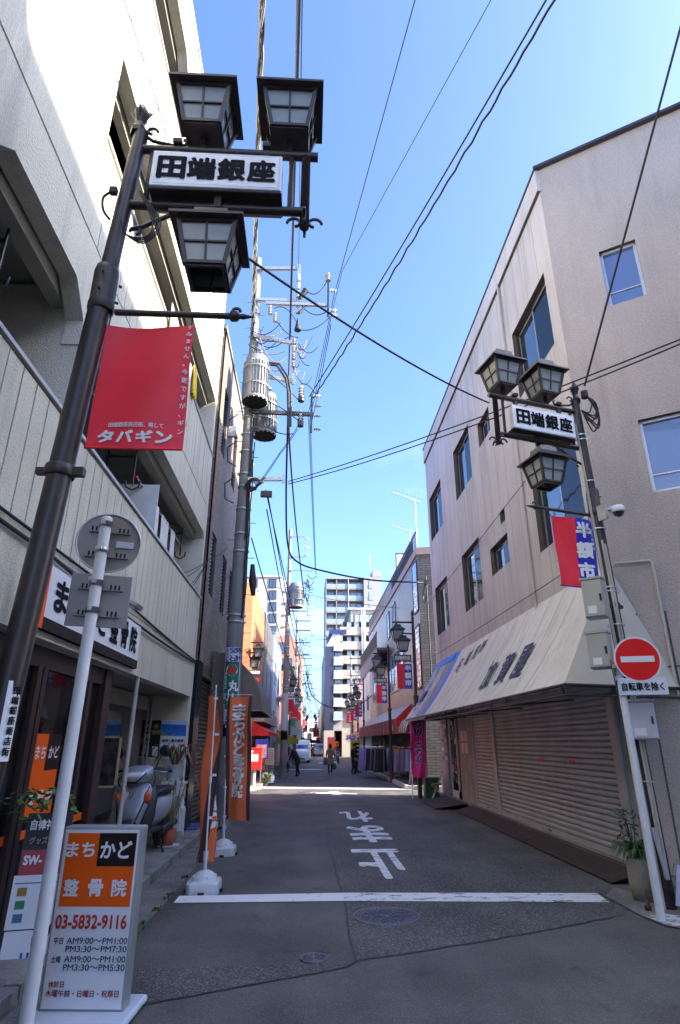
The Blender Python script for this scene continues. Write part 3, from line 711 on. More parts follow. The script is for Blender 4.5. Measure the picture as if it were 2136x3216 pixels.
# side wall
sw = [(.62,1.02,8.50,9.98)]
def sideab(u, v):
    d = FW + RT*((u-CX)/F) + UP*((CY-v)/F); o = V((XR,YC,0)); t = (o-C0).dot(sn)/d.dot(sn); p = C0 + d*t
    return (p-o).dot(sd_), p.z
a0, b1 = sideab(1880,792); a1, _ = sideab(1993,749); _, b0 = sideab(1926,958); a1b, _b = sideab(2033,922)
w1 = (a0, max(a1,a1b), b0, b1)
c0_, d1 = sideab(2003,1320); _, d0 = sideab(2062,1545)
w2 = (c0_, c0_+1.0, d0, d1)
mb = MB(); wallholes(mb, (XR,YC,0), sd_, 6.0, 0, 12.38, [w1,w2], .14, sn, 0, 1)
M_side = mat('taupe_render', (.50,.435,.40), .9, var=.12, vs=.6, bump=1.0, bs=42, fine=.14, fs=45, grime=.18, gscale=(3,3,.35))
mb.build('side_wall', [M_side, M_reveal], rb)
e = V((XR,YC,0))+sd_*6
MB().bar(V((XR,YC,12.40))-sd_*.05+sn*.03, e+V((0,0,12.40))+sn*.03, .14, .06).build('side_coping', MATS['coping_metal'], rb)
for wv in (w1,w2):
    o = V((XR,YC,0))
    f = MB(); pt = lambda a,b,d: o+sd_*a+V((0,0,b))-sn*d
    for (a,b,c_,d_) in ((wv[0],wv[0]+.05,wv[2],wv[3]),(wv[1]-.05,wv[1],wv[2],wv[3]),(wv[0],wv[1],wv[2],wv[2]+.05),(wv[0],wv[1],wv[3]-.05,wv[3])):
        f.prism([pt(a,c_,.12),pt(b,c_,.12),pt(b,d_,.12),pt(a,d_,.12)], sn*.05)
    f.prism([pt(wv[0]+.05,wv[2]+.30,.12),pt(wv[1]-.05,wv[2]+.30,.12),pt(wv[1]-.05,wv[2]+.32,.12),pt(wv[0]+.05,wv[2]+.32,.12)], sn*.03)
    fo = f.build('side_window', mat('window_pale_alu', (.6,.63,.66), .35, metal=.3), rb)
    MB().quad(pt(wv[0],wv[2],.11),pt(wv[1],wv[2],.11),pt(wv[1],wv[3],.11),pt(wv[0],wv[3],.11)).build('pane', glassmat('blue_pane', (.10,.14,.30), .12), fo)
# ledge, pilaster lines and panel strips on the side wall
_, zl = sideab(1963,1931); o = V((XR,YC,0))
mb = MB(); mb.prism([o+sd_*.05+V((0,0,zl)), o+sd_*6+V((0,0,zl)), o+sd_*6+V((0,0,0)), o+sd_*.05+V((0,0,0))], sn*.03)
mb.build('side_plinth', M_side, rb)
mb = MB()
for (u,v) in ((2000,1933),(2090,1925)):
    a,_ = sideab(u,v); p = o+sd_*a+sn*.033; mb.bar(p, p+V((0,0,zl)), .02, .012)
_, zg = sideab(2070,2096); mb.bar(o+sd_*.1+sn*.034+V((0,0,zg)), o+sd_*6+sn*.034+V((0,0,zg)), .012, .02)
mb.build('panel_joint', M_reveal, rb)
# conduit on the side wall
a, z1_ = sideab(1932,1772); a2, z2_ = sideab(2048,1762); a3, z3_ = sideab(2125,2185)
mb = MB(); mb.tube([o+sd_*a+sn*.05+V((0,0,z1_)), o+sd_*(a2-.03)+sn*.05+V((0,0,z2_)), o+sd_*a2+sn*.05+V((0,0,z2_-.03)), o+sd_*a2+sn*.05+V((0,0,z3_))], .02, 8)
mb.build('conduit', mat('conduit_cream', (.50,.48,.40), .5), rb)
# rest of the shell
mb = MB(); mb.box(XR+.3,13,YC+3,17.5,0,12.2); mb.quad((XR,YC,12.38),(e.x,e.y,12.38),(13,17,12.38),(XR,YE,12.38)); mb.quad((XR,YE,0),(13,18.1,0),(13,18.1,12.4),(XR,YE,12.4)); mb.quad((XR+.02,YE,12.0),(XR+.02,YE,3.0),(13,18.1,3),(13,18.1,12)); mb.quad((13,18.1,0),(e.x+3,e.y,0),(e.x+3,e.y,12.38),(13,18.1,12.38)); mb.build('rear_wall', M_lav, rb)
# windows of the street wall
for kind, ya, yb, za, zb in wins:
    if kind == 'vent':
        m = MB(); m.box(XR+.12,XR+.15,ya,yb,za,zb); vo = m.build('vent_opening', M_dark, rb)
        m = MB(); m.lathe([(0,.10),(.07,.085),(.10,.03),(.10,-.02)], n=14); h = m.build('vent_hood', M_alu, rb); h.location = WM[rb].inverted() @ V((XR+.04,(ya+yb)/2,(za+zb)/2)); h.rotation_euler = (0,R(-80),0); continue
    f = MB(); xf = XR+.10
    for (a,b,c_,d) in ((ya,ya+.05,za,zb),(yb-.05,yb,za,zb),(ya,yb,za,za+.05),(ya,yb,zb-.05,zb)): f.box(xf,xf+.06,a,b,c_,d)
    ym = (ya+yb)/2
    fo = f.build('window', M_winbr, rb)
    s_ = MB()
    for (a,b,xo) in ((ya+.05,ym+.03,.012),(ym-.03,yb-.05,.035)):
        for (p,q,c_,d) in ((a,a+.045,za+.05,zb-.05),(b-.045,b,za+.05,zb-.05),(a,b,za+.05,za+.10),(a,b,zb-.10,zb-.05)): s_.box(xf+xo,xf+xo+.02,p,q,c_,d)
    s_.build('sash', M_winalu, fo)
    near = MB().box(xf+.018,xf+.024,ya+.09,ym,za+.1,zb-.1); near.build('pane', M_seen, fo)
    far = MB().box(xf+.042,xf+.048,ym,yb-.09,za+.1,zb-.1); far.build('pane', M_glass, fo)
    cu = MB(); k = 14; yy0, yy1 = ya+.06, ym+.02
    for i in range(k+1):
        y = yy0+(yy1-yy0)*i/k; xx = xf+.12+.015*math.sin(i*2.1); cu.v += [V((xx,y,za)),V((xx,y,zb))]
    for i in range(k): cu.f.append([2*i,2*i+2,2*i+3,2*i+1]); cu.mi.append(0); cu.sm.append(True)
    cu.build('curtain', mat('blue_white_curtain', (.78,.85,.92), .85, var=.08), fo, recalc=False)
    MB().box(xf+.3,xf+.34,ya-.1,yb+.1,za-.1,zb+.1).build('room_dark', M_dark, fo)
# rain stains running down below the sills
def stainmat():
    m_ = bpy.data.materials.new('rain_stain'); m_.use_nodes = True; t_ = m_.node_tree; n = t_.nodes; l = t_.links.new; b = n['Principled BSDF']; b.inputs['Base Color'].default_value = (.10,.085,.075,1); b.inputs['Roughness'].default_value = .9
    ge = n.new('ShaderNodeNewGeometry'); mp_s = n.new('ShaderNodeMapping'); mp_s.inputs['Scale'].default_value = (9,9,.5); x = n.new('ShaderNodeTexNoise'); x.inputs['Scale'].default_value = 1; x.inputs['Detail'].default_value = 6; l(ge.outputs['Position'], mp_s.inputs[0]); l(mp_s.outputs[0], x.inputs['Vector'])
    r1 = n.new('ShaderNodeMapRange'); r1.inputs[1].default_value = .48; r1.inputs[2].default_value = .72; r1.inputs[3].default_value = 0; r1.inputs[4].default_value = .30; l(x.outputs['Fac'], r1.inputs[0])
    at_ = n.new('ShaderNodeAttribute'); at_.attribute_name = 'fade'; mu = n.new('ShaderNodeMath'); mu.operation = 'MULTIPLY'; l(r1.outputs[0], mu.inputs[0]); l(at_.outputs['Fac'], mu.inputs[1])
    tr = n.new('ShaderNodeBsdfTransparent'); ms = n.new('ShaderNodeMixShader'); l(mu.outputs[0], ms.inputs[0]); l(tr.outputs[0], ms.inputs[1]); l(b.outputs[0], ms.inputs[2]); l(ms.outputs[0], n['Material Output'].inputs[0]); return m_
M_stain = stainmat()
def stain(y0, y1, z1, h):
    q = MB(); k = 6
    for i in range(k+1): q.v += [V((XR-.0035,y0,z1-h*i/k)), V((XR-.0035,y1,z1-h*i/k))]
    for i in range(k): q.f.append([2*i,2*i+1,2*i+3,2*i+2]); q.mi.append(0); q.sm.append(False)
    o = q.build('rain_stain', M_stain, rb, recalc=False); a = o.data.attributes.new('fade', 'FLOAT', 'POINT')
    for i in range(k+1):
        for j in (0,1): a.data[2*i+j].value = (1-i/k)**1.3
for _, ya, yb, za, zb in wins: stain(ya-.1, yb+.1, za-.005, min(1.7, za-4.2))
stain(8.6, 20.7, 11.79, 1.5)
# wall seams, downpipe, wall cable
mb = MB()
y = YC+.6
while y < YE:
    segs = [(3.6,11.8)]
    for _,a,b,c_,d in wins:
        if a-.02 < y < b+.02:
            segs = [s for (p,q) in segs for s in ((p,min(q,c_)),(max(p,d),q)) if s[1]-s[0] > .05]
    for p,q in segs: mb.box(XR-.002,XR+.001,y-.004,y+.004,p,q)
    y += .6
mb.build('panel_seam', mat('seam_grey', (.22,.19,.18), .9), rb)
mb = MB(); yp_ = 11.15; mb.tube([(XR-.05,yp_,11.9),(XR-.05,yp_,3.7)], .028, 8)
for z in (11,9.5,8,6.6,5.2,4.2): mb.cyl((XR-.05,yp_,z),(XR-.05,yp_,z+.05), .036, n=8)
mb.build('downpipe', mat('pipe_beige', (.48,.45,.40), .5), rb)
# ---------------------------------------------------------------- ground floor
M_pier = mat('grey_pier', (.36,.38,.39), .8, var=.25, vs=4, streak=.3)
mb = MB(); mb.box(XR-.0,XR+.3,16.72,18.35,.1,3.05); mb.box(XR,XR+.3,19.55,19.75,.1,3.05); mb.box(XR,XR+.25,YC+.02,YC+.26,.1,3.05); mb.box(XR,XR+.3,20.72,YE,.1,3.05)
mb.build('ground_pier', M_pier, rb)
MB().box(XR+.02,XR+.3,8.5,21.2,2.9,3.05).build('lintel', M_pier, rb)
MB().box(XR+.9,XR+1.0,16.7,21.2,.1,3.0).build('shop_back', M_dark, rb)
# shutters
M_slat = mat('shutter_slat', (.46,.52,.55), .5, metal=.1, var=.12, vs=1.5, grime=.35, gscale=(1.5,1.5,.9), world=True)
M_slatgap = mat('shutter_gap', (.05,.045,.042), .8)
M_guide = mat('shutter_guide', (.45,.50,.53), .45, metal=.1, var=.1)
def shutter(label, y0, y1, z0, z1, pitch, par_name='roller_shutter'):
    t = thing(par_name, label, 'shutter', (XR,(y0+y1)/2,z0))
    MB().box(XR+.05,XR+.07,y0,y1,z0,z1).build('curtain_back', M_slatgap, t)
    h = pitch; prof = [(.030,0.0),(.010,.006),(.003,h*.25),(.002,h*.62),(.008,h*.80),(.024,h*.86),(.014,h*.90),(.012,h*.96),(.030,h*1.0)]
    mbs = MB(); k = len(prof); L_ = y1-y0
    vs = [V((p[0],0,p[1])) for p in prof] + [V((p[0],L_,p[1])) for p in prof]
    mbs.add(vs, [(i,i+1,k+i+1,k+i) for i in range(k-1)])
    me = mbs.mesh('slat', [M_slat]); n = int((z1-z0)/pitch)
    for i in range(n): piece('slat', me, t, (XR+random.uniform(-.002,.002), y0, z0+.09+i*pitch))
    MB().box(XR-.004,XR+.05,y0,y1,z0,z0+.085).build('bottom_rail', M_guide, t)
    m = MB(); m.box(XR-.02,XR-.004,(y0+y1)/2-.06,(y0+y1)/2+.06,z0+.03,z0+.05); m.build('lock', M_black, t)
    return t
s1 = shutter('wide closed roller shutter of the corner shop', 8.98,14.72,.13,2.95,.085)
s2 = shutter('narrow closed roller shutter beside the wide one', 14.95,16.66,.13,2.95,.085)
MB().box(XR-.03,XR+.06,14.73,14.94,.12,3.0).build('shutter_mullion', M_guide, rb)
MB().box(XR-.035,XR+.06,8.78,8.97,.12,3.0).build('shutter_jamb', mat('jamb_pinkgrey', (.46,.47,.48), .45, metal=.1), rb)
MB().box(XR-.02,XR+.05,16.66,16.74,.12,3.0).build('shutter_jamb', M_guide, rb)
for (u,v), t in (((1519,2375),s2),((1618,2380),s1),((1697,2386),s1),((1796,2393),s1)):
    p = P(u,v,x=XR-.006); MB().box(XR-.007,XR-.002,p.y-.13,p.y+.13,p.z-.025,p.z+.025).build('red_sticker', M_red, t)
# cleaning shop front: notice board wall, glass door
fr = mat('white_door_frame', (.6,.6,.6), .4)
dr = MB()
for (a,b,c_,d) in ((19.45,19.52,.14,2.4),(18.62,18.69,.14,2.4),(18.62,19.52,.14,.32),(18.62,19.52,2.33,2.4)): dr.box(XR-.01,XR+.04,a,b,c_,d)
dro = dr.build('shop_door', fr, rb)
MB().box(XR+.01,XR+.015,18.69,19.45,.32,2.33).build('pane', M_seen, dro)
M_notes = [flat('note_%d' % i, c_, .6) for i, c_ in enumerate(((.62,.60,.60),(.45,.04,.10),(.55,.12,.03),(.14,.08,.25),(.06,.16,.18),(.55,.30,.35),(.02,.16,.08)))]
for i in range(34):
    a = 18.72+random.random()*.62; z = .5+1.75*random.random(); w_ = random.uniform(.08,.2); h = random.uniform(.06,.16)
    MB().box(XR+.003-.0004*i,XR+.0034-.0004*i,a,a+w_,z,z+h).build('notice', random.choice(M_notes), dro)
nb = MB().box(XR-.02,XR+.02,19.78,20.7,1.05,2.35).build('notice_board', M_pier, rb)
for r_ in range(9):
    for c_ in range(2):
        if random.random() < .85:
            a = 19.84+.42*c_; z = 1.12+.135*r_; MB().box(XR-.0245,XR-.021,a,a+.36,z,z+.085).build('notice', M_notes[(r_*3+c_) % 7], nb)
mb = MB().box(XR-.03,XR+.02,19.78,20.85,.13,1.05); mb.build('corrugated_dado', mat('dado_metal', (.38,.37,.38), .6, metal=.2, streak=.3), rb)
mb = MB()
for i in range(4): mb.box(XR-.004,XR+.0,17.35+.42*(i%2),17.66+.42*(i%2),1.35+.32*(i//2),1.62+.32*(i//2))
mb.build('notice', M_notes[0], rb)
# ---------------------------------------------------------------- awning of the corner shop
M_aw = mat('cream_awning_cloth', (.74,.69,.59), .85, var=.10, vs=1.2, fine=.05, fs=15, grime=.30, gscale=(1.5,3.5,1.2))
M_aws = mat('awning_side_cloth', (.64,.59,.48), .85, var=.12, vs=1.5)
aw = thing('shop_awning', 'long cream cloth awning over the shuttered corner shop', 'awning', (3.8,13,2.3))
XA, ZA, ZT = 3.22, 2.34, 4.12
def awp(y, t, yb=None):  # t: 0 top at wall, 1 lower edge ; y at top, yb at bottom
    yb = y if yb is None else yb
    return V((XR-.01+(XA-XR)*t, y+(yb-y)*t, ZT+(ZA-ZT)*t - .10*math.sin(t*math.pi)))
ys = [8.55]+[8.55+(17.2-8.55)*k/14 for k in range(1,15)]
for a, b in zip(ys, ys[1:]):
    ab = a if a > 8.6 else 7.58
    if a > 8.6: ab = a
    m = MB(); k = 6
    for i in range(k+1):
        t_ = i/k; m.v += [awp(a+.012, t_, ab+.012), awp((a+b)/2, t_, (ab+b)/2)+V((-.006,0,-.008)), awp(b-.004, t_)]
    for i in range(k):
        for j in range(2): m.f.append([i*3+j,i*3+j+1,(i+1)*3+j+1,(i+1)*3+j]); m.mi.append(0); m.sm.append(True)
    m.build('cloth_panel', M_aw, aw, recalc=False)
# near side of the awning, wrapping the corner
pS = V((XR,YC,0))+sd_*.75+sn*.02
m = MB(); m.add([awp(8.55,0), awp(8.55,.5,7.58), awp(8.55,1,7.58), V((pS.x,pS.y,ZA)), V((XR,YC,0))+sn*.02+sd_*.1+V((0,0,ZT))], [(0,1,2,3,4)]); m.build('side_cloth', M_aws, aw)
fr_ = MB(); fr_.tube([awp(8.55,1,7.58)+V((0,0,-.02)), V((XA,17.2,ZA-.02))], .022, 6); fr_.tube([awp(8.55,1,7.58)+V((0,0,-.02)), V((pS.x,pS.y,ZA-.02))], .022, 6)
fr_.tube([awp(8.55,1,7.58)+V((.02,.02,-.14)), V((XA+.02,17.2,ZA-.14))], .016, 6); fr_.tube([awp(8.55,1,7.58)+V((.02,.02,-.14)), V((pS.x,pS.y,ZA-.14))], .016, 6)
for y in (7.7,10,12.5,15,17.1): fr_.tube([(XA,y,ZA-.02),(XA+.02,y,ZA-.14),(XR-.05,max(y,8.7),ZA-.05)], .014, 6)
fr_.build('frame', M_rust, aw)
vl = MB(); n = 60
for i in range(n):
    y0 = 7.62+(17.2-7.62)*i/n; y1 = y0+(17.2-7.62)/n; d = .045+.012*math.sin(i*1.3)
    vl.quad((XA-.004,y0,ZA+.01),(XA-.004,y1,ZA+.01),(XA-.004,y1,ZA-d),(XA-.004,y0,ZA-d-.004))
vl.build('valance', M_aw, aw)
# brush lettering on the awning (faded)
M_faded = mat('faded_ink', (.05,.055,.10), .8, var=.35, vs=12)
sl = (awp(12,.9)-awp(12,.1)).normalized()
def awtext(ch, u, v, h, b=.02):
    # centre on the awning plane
    d = FW + RT*((u-CX)/F) + UP*((CY-v)/F); n_ = Y_.cross(-sl).normalized(); o_ = awp(12,.5); t_ = (o_-C0).dot(n_)/d.dot(n_); p = C0 + d*t_
    s_ = n_ if n_.x < 0 else -n_
    text(ch, aw, M_faded, p+s_*.03, -Y_, -sl+V((0,.12,0)), height=h, width=h*.8, bold=b, eps=.012)
for ch, u, v in (('加',1541,2122),('賀',1592,2101),('屋',1644,2080)): awtext(ch, u, v, .66, .03)
for ch, u, v in (('名',1447,2090),('越',1475,2068),('煎',1500,2050),('餅',1524,2028)): awtext(ch, u, v, .46, .015)
# striped awning section of the cleaning shop
a2 = thing('striped_awning', 'short white and blue striped awning of the cleaning shop', 'awning', (3.8,19,2.3))
M_wh = mat('dirty_white_cloth', (.55,.56,.58), .85, var=.2, vs=2, streak=.3)
M_bl = mat('bright_blue_tape', (.03,.20,.75), .6)
M_gr = mat('grey_stripe_cloth', (.33,.33,.34), .85, var=.2, streak=.3)
def strip(y0, y1, m_, lift=0, t0=0, t1=1):
    q = MB(); k = 6
    for i in range(k+1):
        t_ = t0+(t1-t0)*i/k; q.v += [awp(y0,t_)+V((-lift,0,lift)), awp(y1,t_)+V((-lift,0,lift))]
    for i in range(k): q.f.append([2*i,2*i+1,2*i+3,2*i+2]); q.mi.append(0); q.sm.append(True)
    return q.build('cloth_strip', m_, a2, recalc=False)
strip(17.22,17.75,M_bl); strip(17.75,18.75,M_gr); strip(18.75,19.0,M_wh); strip(19.0,20.6,M_wh)
strip(17.75,20.6,M_bl,.012,0,.10)
m = MB(); m.add([awp(20.6,0),awp(20.6,.5),awp(20.6,1),V((XR,20.6,ZA))], [(0,1,2,3)]); m.build('side_cloth', M_wh, a2)
m = MB(); m.tube([(XA,17.2,ZA-.02),(XA,20.6,ZA-.02),(XR,20.6,ZA-.02)], .022, 6); m.build('frame', M_rust, a2)
m = MB()
for i in range(20):
    y0 = 17.2+3.4*i/20; d = .09+.02*math.sin(i*2.2); m.quad((XA-.004,y0,ZA+.01),(XA-.004,y0+.17,ZA+.01),(XA-.004,y0+.17,ZA-d),(XA-.004,y0,ZA-d))
m.build('valance', M_gr, a2)
for i, ch in enumerate('クリーニ'): text(ch, a2, M_blue, awp(19.75,.18+.2*i)+V((-.03,0,.03)), -Y_, -sl, height=.24, width=.5, bold=.04, eps=.01)
# offscreen neighbours across the side street that shade this corner
def plainblock(name, lab, x0,x1,y0,y1,h, m_):
    t = thing(name, lab, 'building', ((x0+x1)/2,(y0+y1)/2,0))
    MB().box(x0,x1,y0,y1,0,h).build('wall', m_, t)
    mw = MB()
    for z in [z_ for z_ in range(2,int(h)-1,3)]:
        for y in [y0+1.2+2.6*i for i in range(int((y1-y0)/2.6))]: mw.box(x0-.03,x0-.01,y,y+1.4,z,z+1.4)
    mw.build('windows', M_glass, t)
    mw = MB()
    for z in [z_ for z_ in range(2,int(h)-1,3)]:
        for x in [x0+1.2+2.6*i for i in range(int((x1-x0)/2.6))]: mw.box(x,x+1.4,y1+.01,y1+.03,z,z+1.4)
    mw.build('windows', M_glass, t)
M_nb = mat('neighbour_render', (.45,.44,.42), .85, var=.1)
plainblock('corner_block', 'tall pale block across the side street behind the viewer', 5.0,17,-22,.6,12.0, M_nb)
plainblock('corner_block', 'pale block on the street behind the viewer at left', -16,-3.4,-24,-6,11, M_nb)
plainblock('corner_block', 'grey block further along the side street', 24,38,-16,4.5,20.6, M_nb)
# ================================================================== STREET LAMPS
M_frost = mat('frosted_lamp_glass', (.32,.345,.335), .22, var=.15, vs=6, spec=.6)
M_face = flat('sign_face_white', (.86,.87,.89), .4)
LH = 6.31
def lx(z): return -.048*(5.5-z)
def lantern(par, c, hang, sc_=1.0, detail=True):
    """four sided lantern; c = centre of its floor"""
    x, y, z = c; b, t_, h, e = .135*sc_, .20*sc_, .34*sc_, .26*sc_
    f = MB()
    f.prism([(x-b,y-b,z),(x+b,y-b,z),(x+b,y+b,z),(x-b,y+b,z)], (0,0,-.02)) if not hang else f.lathe([(b*1.41,0),(b*1.41,-.02),(b*1.2,-.02),(b*1.2,0),(b*1.41,0)], (x,y,z), n=4, a0=math.pi/4, a1=math.pi*2.25, smooth=False)
    for sx in (-1,1):
        for sy in (-1,1): f.bar((x+sx*b,y+sy*b,z-.005),(x+sx*t_,y+sy*t_,z+h), .03*sc_, .03*sc_)
    for q, zz in ((b,z+.01),(t_,z+h-.01)):
        for a, d in (((-q,-q),(q,-q)),((q,-q),(q,q)),((q,q),(-q,q)),((-q,q),(-q,-q))): f.bar((x+a[0],y+a[1],zz),(x+d[0],y+d[1],zz), .026*sc_, .026*sc_)
    m_ = (b+t_)/2
    if detail:
        for dx, dy in ((0,-1),(1,0),(0,1),(-1,0)):
            f.bar((x+dx*b,y+dy*b,z+.01),(x+dx*t_,y+dy*t_,z+h), .014*sc_, .014*sc_)
            f.bar((x+dx*m_-dy*m_,y+dy*m_+dx*m_,z+h/2),(x+dx*m_+dy*m_,y+dy*m_-dx*m_,z+h/2), .014*sc_, .014*sc_)
    fo = f.build('lantern', M_brownmetal, par, local=True)
    r = MB()
    r.lathe([(e*1.414,0),(e*1.414,.022),(.13*sc_*1.414,.13*sc_),(.12*sc_*1.414,.20*sc_),(0,.21*sc_)], (x,y,z+h), n=4, a0=math.pi/4, a1=math.pi*2.25, smooth=False)
    r.lathe([(0,0),(e*1.414,0)], (x,y,z+h), n=4, a0=math.pi/4, a1=math.pi*2.25, smooth=False)
    r.build('lantern_roof', M_brownmetal, fo, local=True)
    g_ = .006
    for dx, dy in ((0,-1),(1,0),(0,1),(-1,0)):
        px_ = V((-dy,dx,0))
        q = MB(); bb, tt = b-g_, t_-g_
        q.quad(V((x+dx*bb,y+dy*bb,z+.01))-px_*bb, V((x+dx*bb,y+dy*bb,z+.01))+px_*bb, V((x+dx*tt,y+dy*tt,z+h))+px_*tt, V((x+dx*tt,y+dy*tt,z+h))-px_*tt)
        q.build('pane', M_frost, fo, local=True)
    bl = MB(); bl.ball((x,y,z+h*.75), .05*sc_, (1,1,1.2)); bl.build('bulb', flat('bulb_glass', (.75,.75,.72), .25), fo, local=True)
    return fo
def curl(mb, c, r, ax, flip=1, w_=.012):
    pts = []
    for k in range(9):
        a = k*math.pi*1.5/8; q = r*(1-.06*k); pts.append(V(c)+V(ax)*(q*math.cos(a)*flip)+V((0,0,q*math.sin(a))))
    mb.tube(pts, w_, 5)
def lamp_big(label):
    t = thing('street_lamp', label, 'street lamp', (0,0,0))
    MB().cyl((lx(0),0,0),(lx(4.34),0,4.34), .074, .070, 16).build('lower_pole', M_brownmetal, t, local=True)
    m = MB(); m.cyl((lx(4.3),0,4.3),(lx(5.98),0,5.98), .058, .053, 16); m.build('upper_pole', M_brownmetal, t, local=True)
    m = MB(); m.lathe([(.076,4.30),(.084,4.31),(.084,4.36),(.079,4.37),(.079,4.62),(.072,4.66),(.056,4.66)], (lx(4.48),0,0), n=16)
    for k in range(3):
        a = k*2.1+.6
        for z in (4.42,4.56): m.cyl((lx(z)+.085*math.cos(a),.085*math.sin(a),z),(lx(z)+.105*math.cos(a),.105*math.sin(a),z), .009, n=6)
    m.build('sleeve', mat('sleeve_rusty', (.055,.035,.028), .5, var=.4, vs=18), t, local=True)
    m = MB(); m.lathe([(.081,3.10),(.088,3.11),(.088,3.16),(.081,3.17)], (lx(3.13),0,0), n=16); m.cbox((lx(3.13)+.11,0,3.135), .06,.05,.05); m.cbox((lx(3.13)-.11,0,3.135), .05,.04,.04); m.build('band', M_brownmetal, t, local=True)
    m = MB(); m.lathe([(.062,5.96),(.066,6.0),(.04,6.05),(.034,6.08),(.06,6.17),(.062,6.19),(.0,6.31)], n=6, smooth=False)
    for k in range(4):
        a = k*math.pi/2; m.prism([V((.03*math.cos(a),.03*math.sin(a),6.1)),V((.085*math.cos(a),.085*math.sin(a),6.2)),V((.03*math.cos(a),.03*math.sin(a),6.22))], V((-.008*math.sin(a),.008*math.cos(a),0)))
    m.build('finial', M_brownmetal, t, local=True)
    m = MB(); m.cyl((.03,0,5.81),(1.37,0,5.81), .034, n=12); m.build('upper_arm', M_brownmetal, t, local=True)
    m = MB(); m.cyl((.03,0,5.25),(1.28,0,5.25), .034, n=12); m.build('lower_arm', M_brownmetal, t, local=True)
    m = MB(); m.cyl((1.28,0,5.80),(1.28,0,5.10), .034, n=12); m.cyl((1.17,0,5.80),(1.17,0,5.25), .02, n=8); m.cyl((.13,0,5.80),(.13,0,5.25), .02, n=8); m.build('end_bar', M_brownmetal, t, local=True)
    m = MB()
    curl(m, (1.28+.07,0,5.14), .055, X_, 1); curl(m, (1.28-.07,0,5.14), .055, X_, -1); curl(m, (1.28,.07,5.14), .055, Y_, 1); curl(m, (1.28,-.07,5.14), .055, Y_, -1)
    m.tube([(.06,0,5.95),(.12,0,5.90),(.3,0,5.86),(.36,0,5.87),(.38,0,5.91),(.35,0,5.93)], .014, 6); m.tube([(.06,0,5.02),(.14,0,5.05),(.34,0,5.18),(.4,0,5.19),(.4,0,5.14),(.36,0,5.13)], .016, 6)
    curl(m, (.10,0,6.0), .045, X_, 1); curl(m, (.10,0,5.0), .045, X_, -1)
    m.build('scroll', M_brownmetal, t, local=True)
    # sign board
    m = MB(); m.box(.18,1.11,-.125,.125,5.31,5.65); bo = m.build('sign_board', mat('sign_frame_alu', (.60,.62,.66), .4, metal=.3), t, local=True, bevel=.008)
    m = MB(); m.box(.175,1.115,-.10,.10,5.302,5.312); m.build('sign_floor', M_brownmetal, bo, local=True)
    m = MB()
    for x in (.31,.98): m.bar((x,0,5.63),(x,0,5.84), .04,.05); m.bar((x,0,5.85),(x,0,5.89), .06,.10)
    m.bar((.66,-.05,5.2),(.66,-.05,5.34), .05,.03); m.build('sign_clamp', M_rust, bo, local=True)
    for sy in (-1,1):
        q = MB(); q.box(.205,1.085,sy*.1258-.0006,sy*.1258+.0006,5.335,5.625); q.build('sign_face', M_face, bo, local=True)
        for i, ch in enumerate('田端銀座'): text(ch, bo, M_ink, ((.325+.213*i) if sy < 0 else (.965-.213*i), sy*.1275, 5.485), X_ if sy < 0 else -X_, Z_, width=.185, height=.20, bold=.045, local=True, eps=.002)
    m = MB(); m.cyl((.50,0,5.81),(.50,0,5.97), .027, n=10); m.cyl((1.15,0,5.81),(1.15,0,5.97), .027, n=10); m.cyl((.63,0,5.25),(.63,0,5.10), .03, n=10); m.build('lantern_stem', M_brownmetal, t, local=True)
    lantern(t, (.50,0,5.96), False, .97); lantern(t, (1.15,0,5.96), False, .97); lantern(t, (.63,0,4.62), True, .95)
    m = MB(); m.cyl((.05,0,4.30),(.80,0,4.30), .022, n=10); m.lathe([(.0,0),(.034,.0),(.034,.05),(.022,.06),(.0,.20)], n=8); 
    o_ = m.v[-0:] if False else None
    m.build('banner_arm', M_brownmetal, t, local=True)
    m = MB(); m.add([V((.80,0,4.30))+V((z,math.cos(a)*r,math.sin(a)*r)) for r, z in ((.022,0),(.036,.01),(.036,.05),(.016,.07),(.02,.09),(.002,.17)) for a in [k*math.pi/4 for k in range(8)]], [(i*8+j,i*8+(j+1)%8,(i+1)*8+(j+1)%8,(i+1)*8+j) for i in range(5) for j in range(8)], 0, True); curl(m, (.84,0,4.34), .03, X_); m.build('banner_arm_tip', M_brownmetal, t, local=True)
    return t
lampA = lamp_big('large brown three lantern street lamp at near left with white name board')
lampA.location = (-1.37,3.27,0)
WM[lampA] = Matrix.LocRotScale(V((-1.37,3.27,0)), lampA.rotation_euler.to_quaternion(), V((1,1,1)))
lampB = dup(lampA, (3.586,7.114,0), label='brown three lantern street lamp at the right corner with wall camera', rot=(0,R(-1.35),R(194)), scale=1.03)
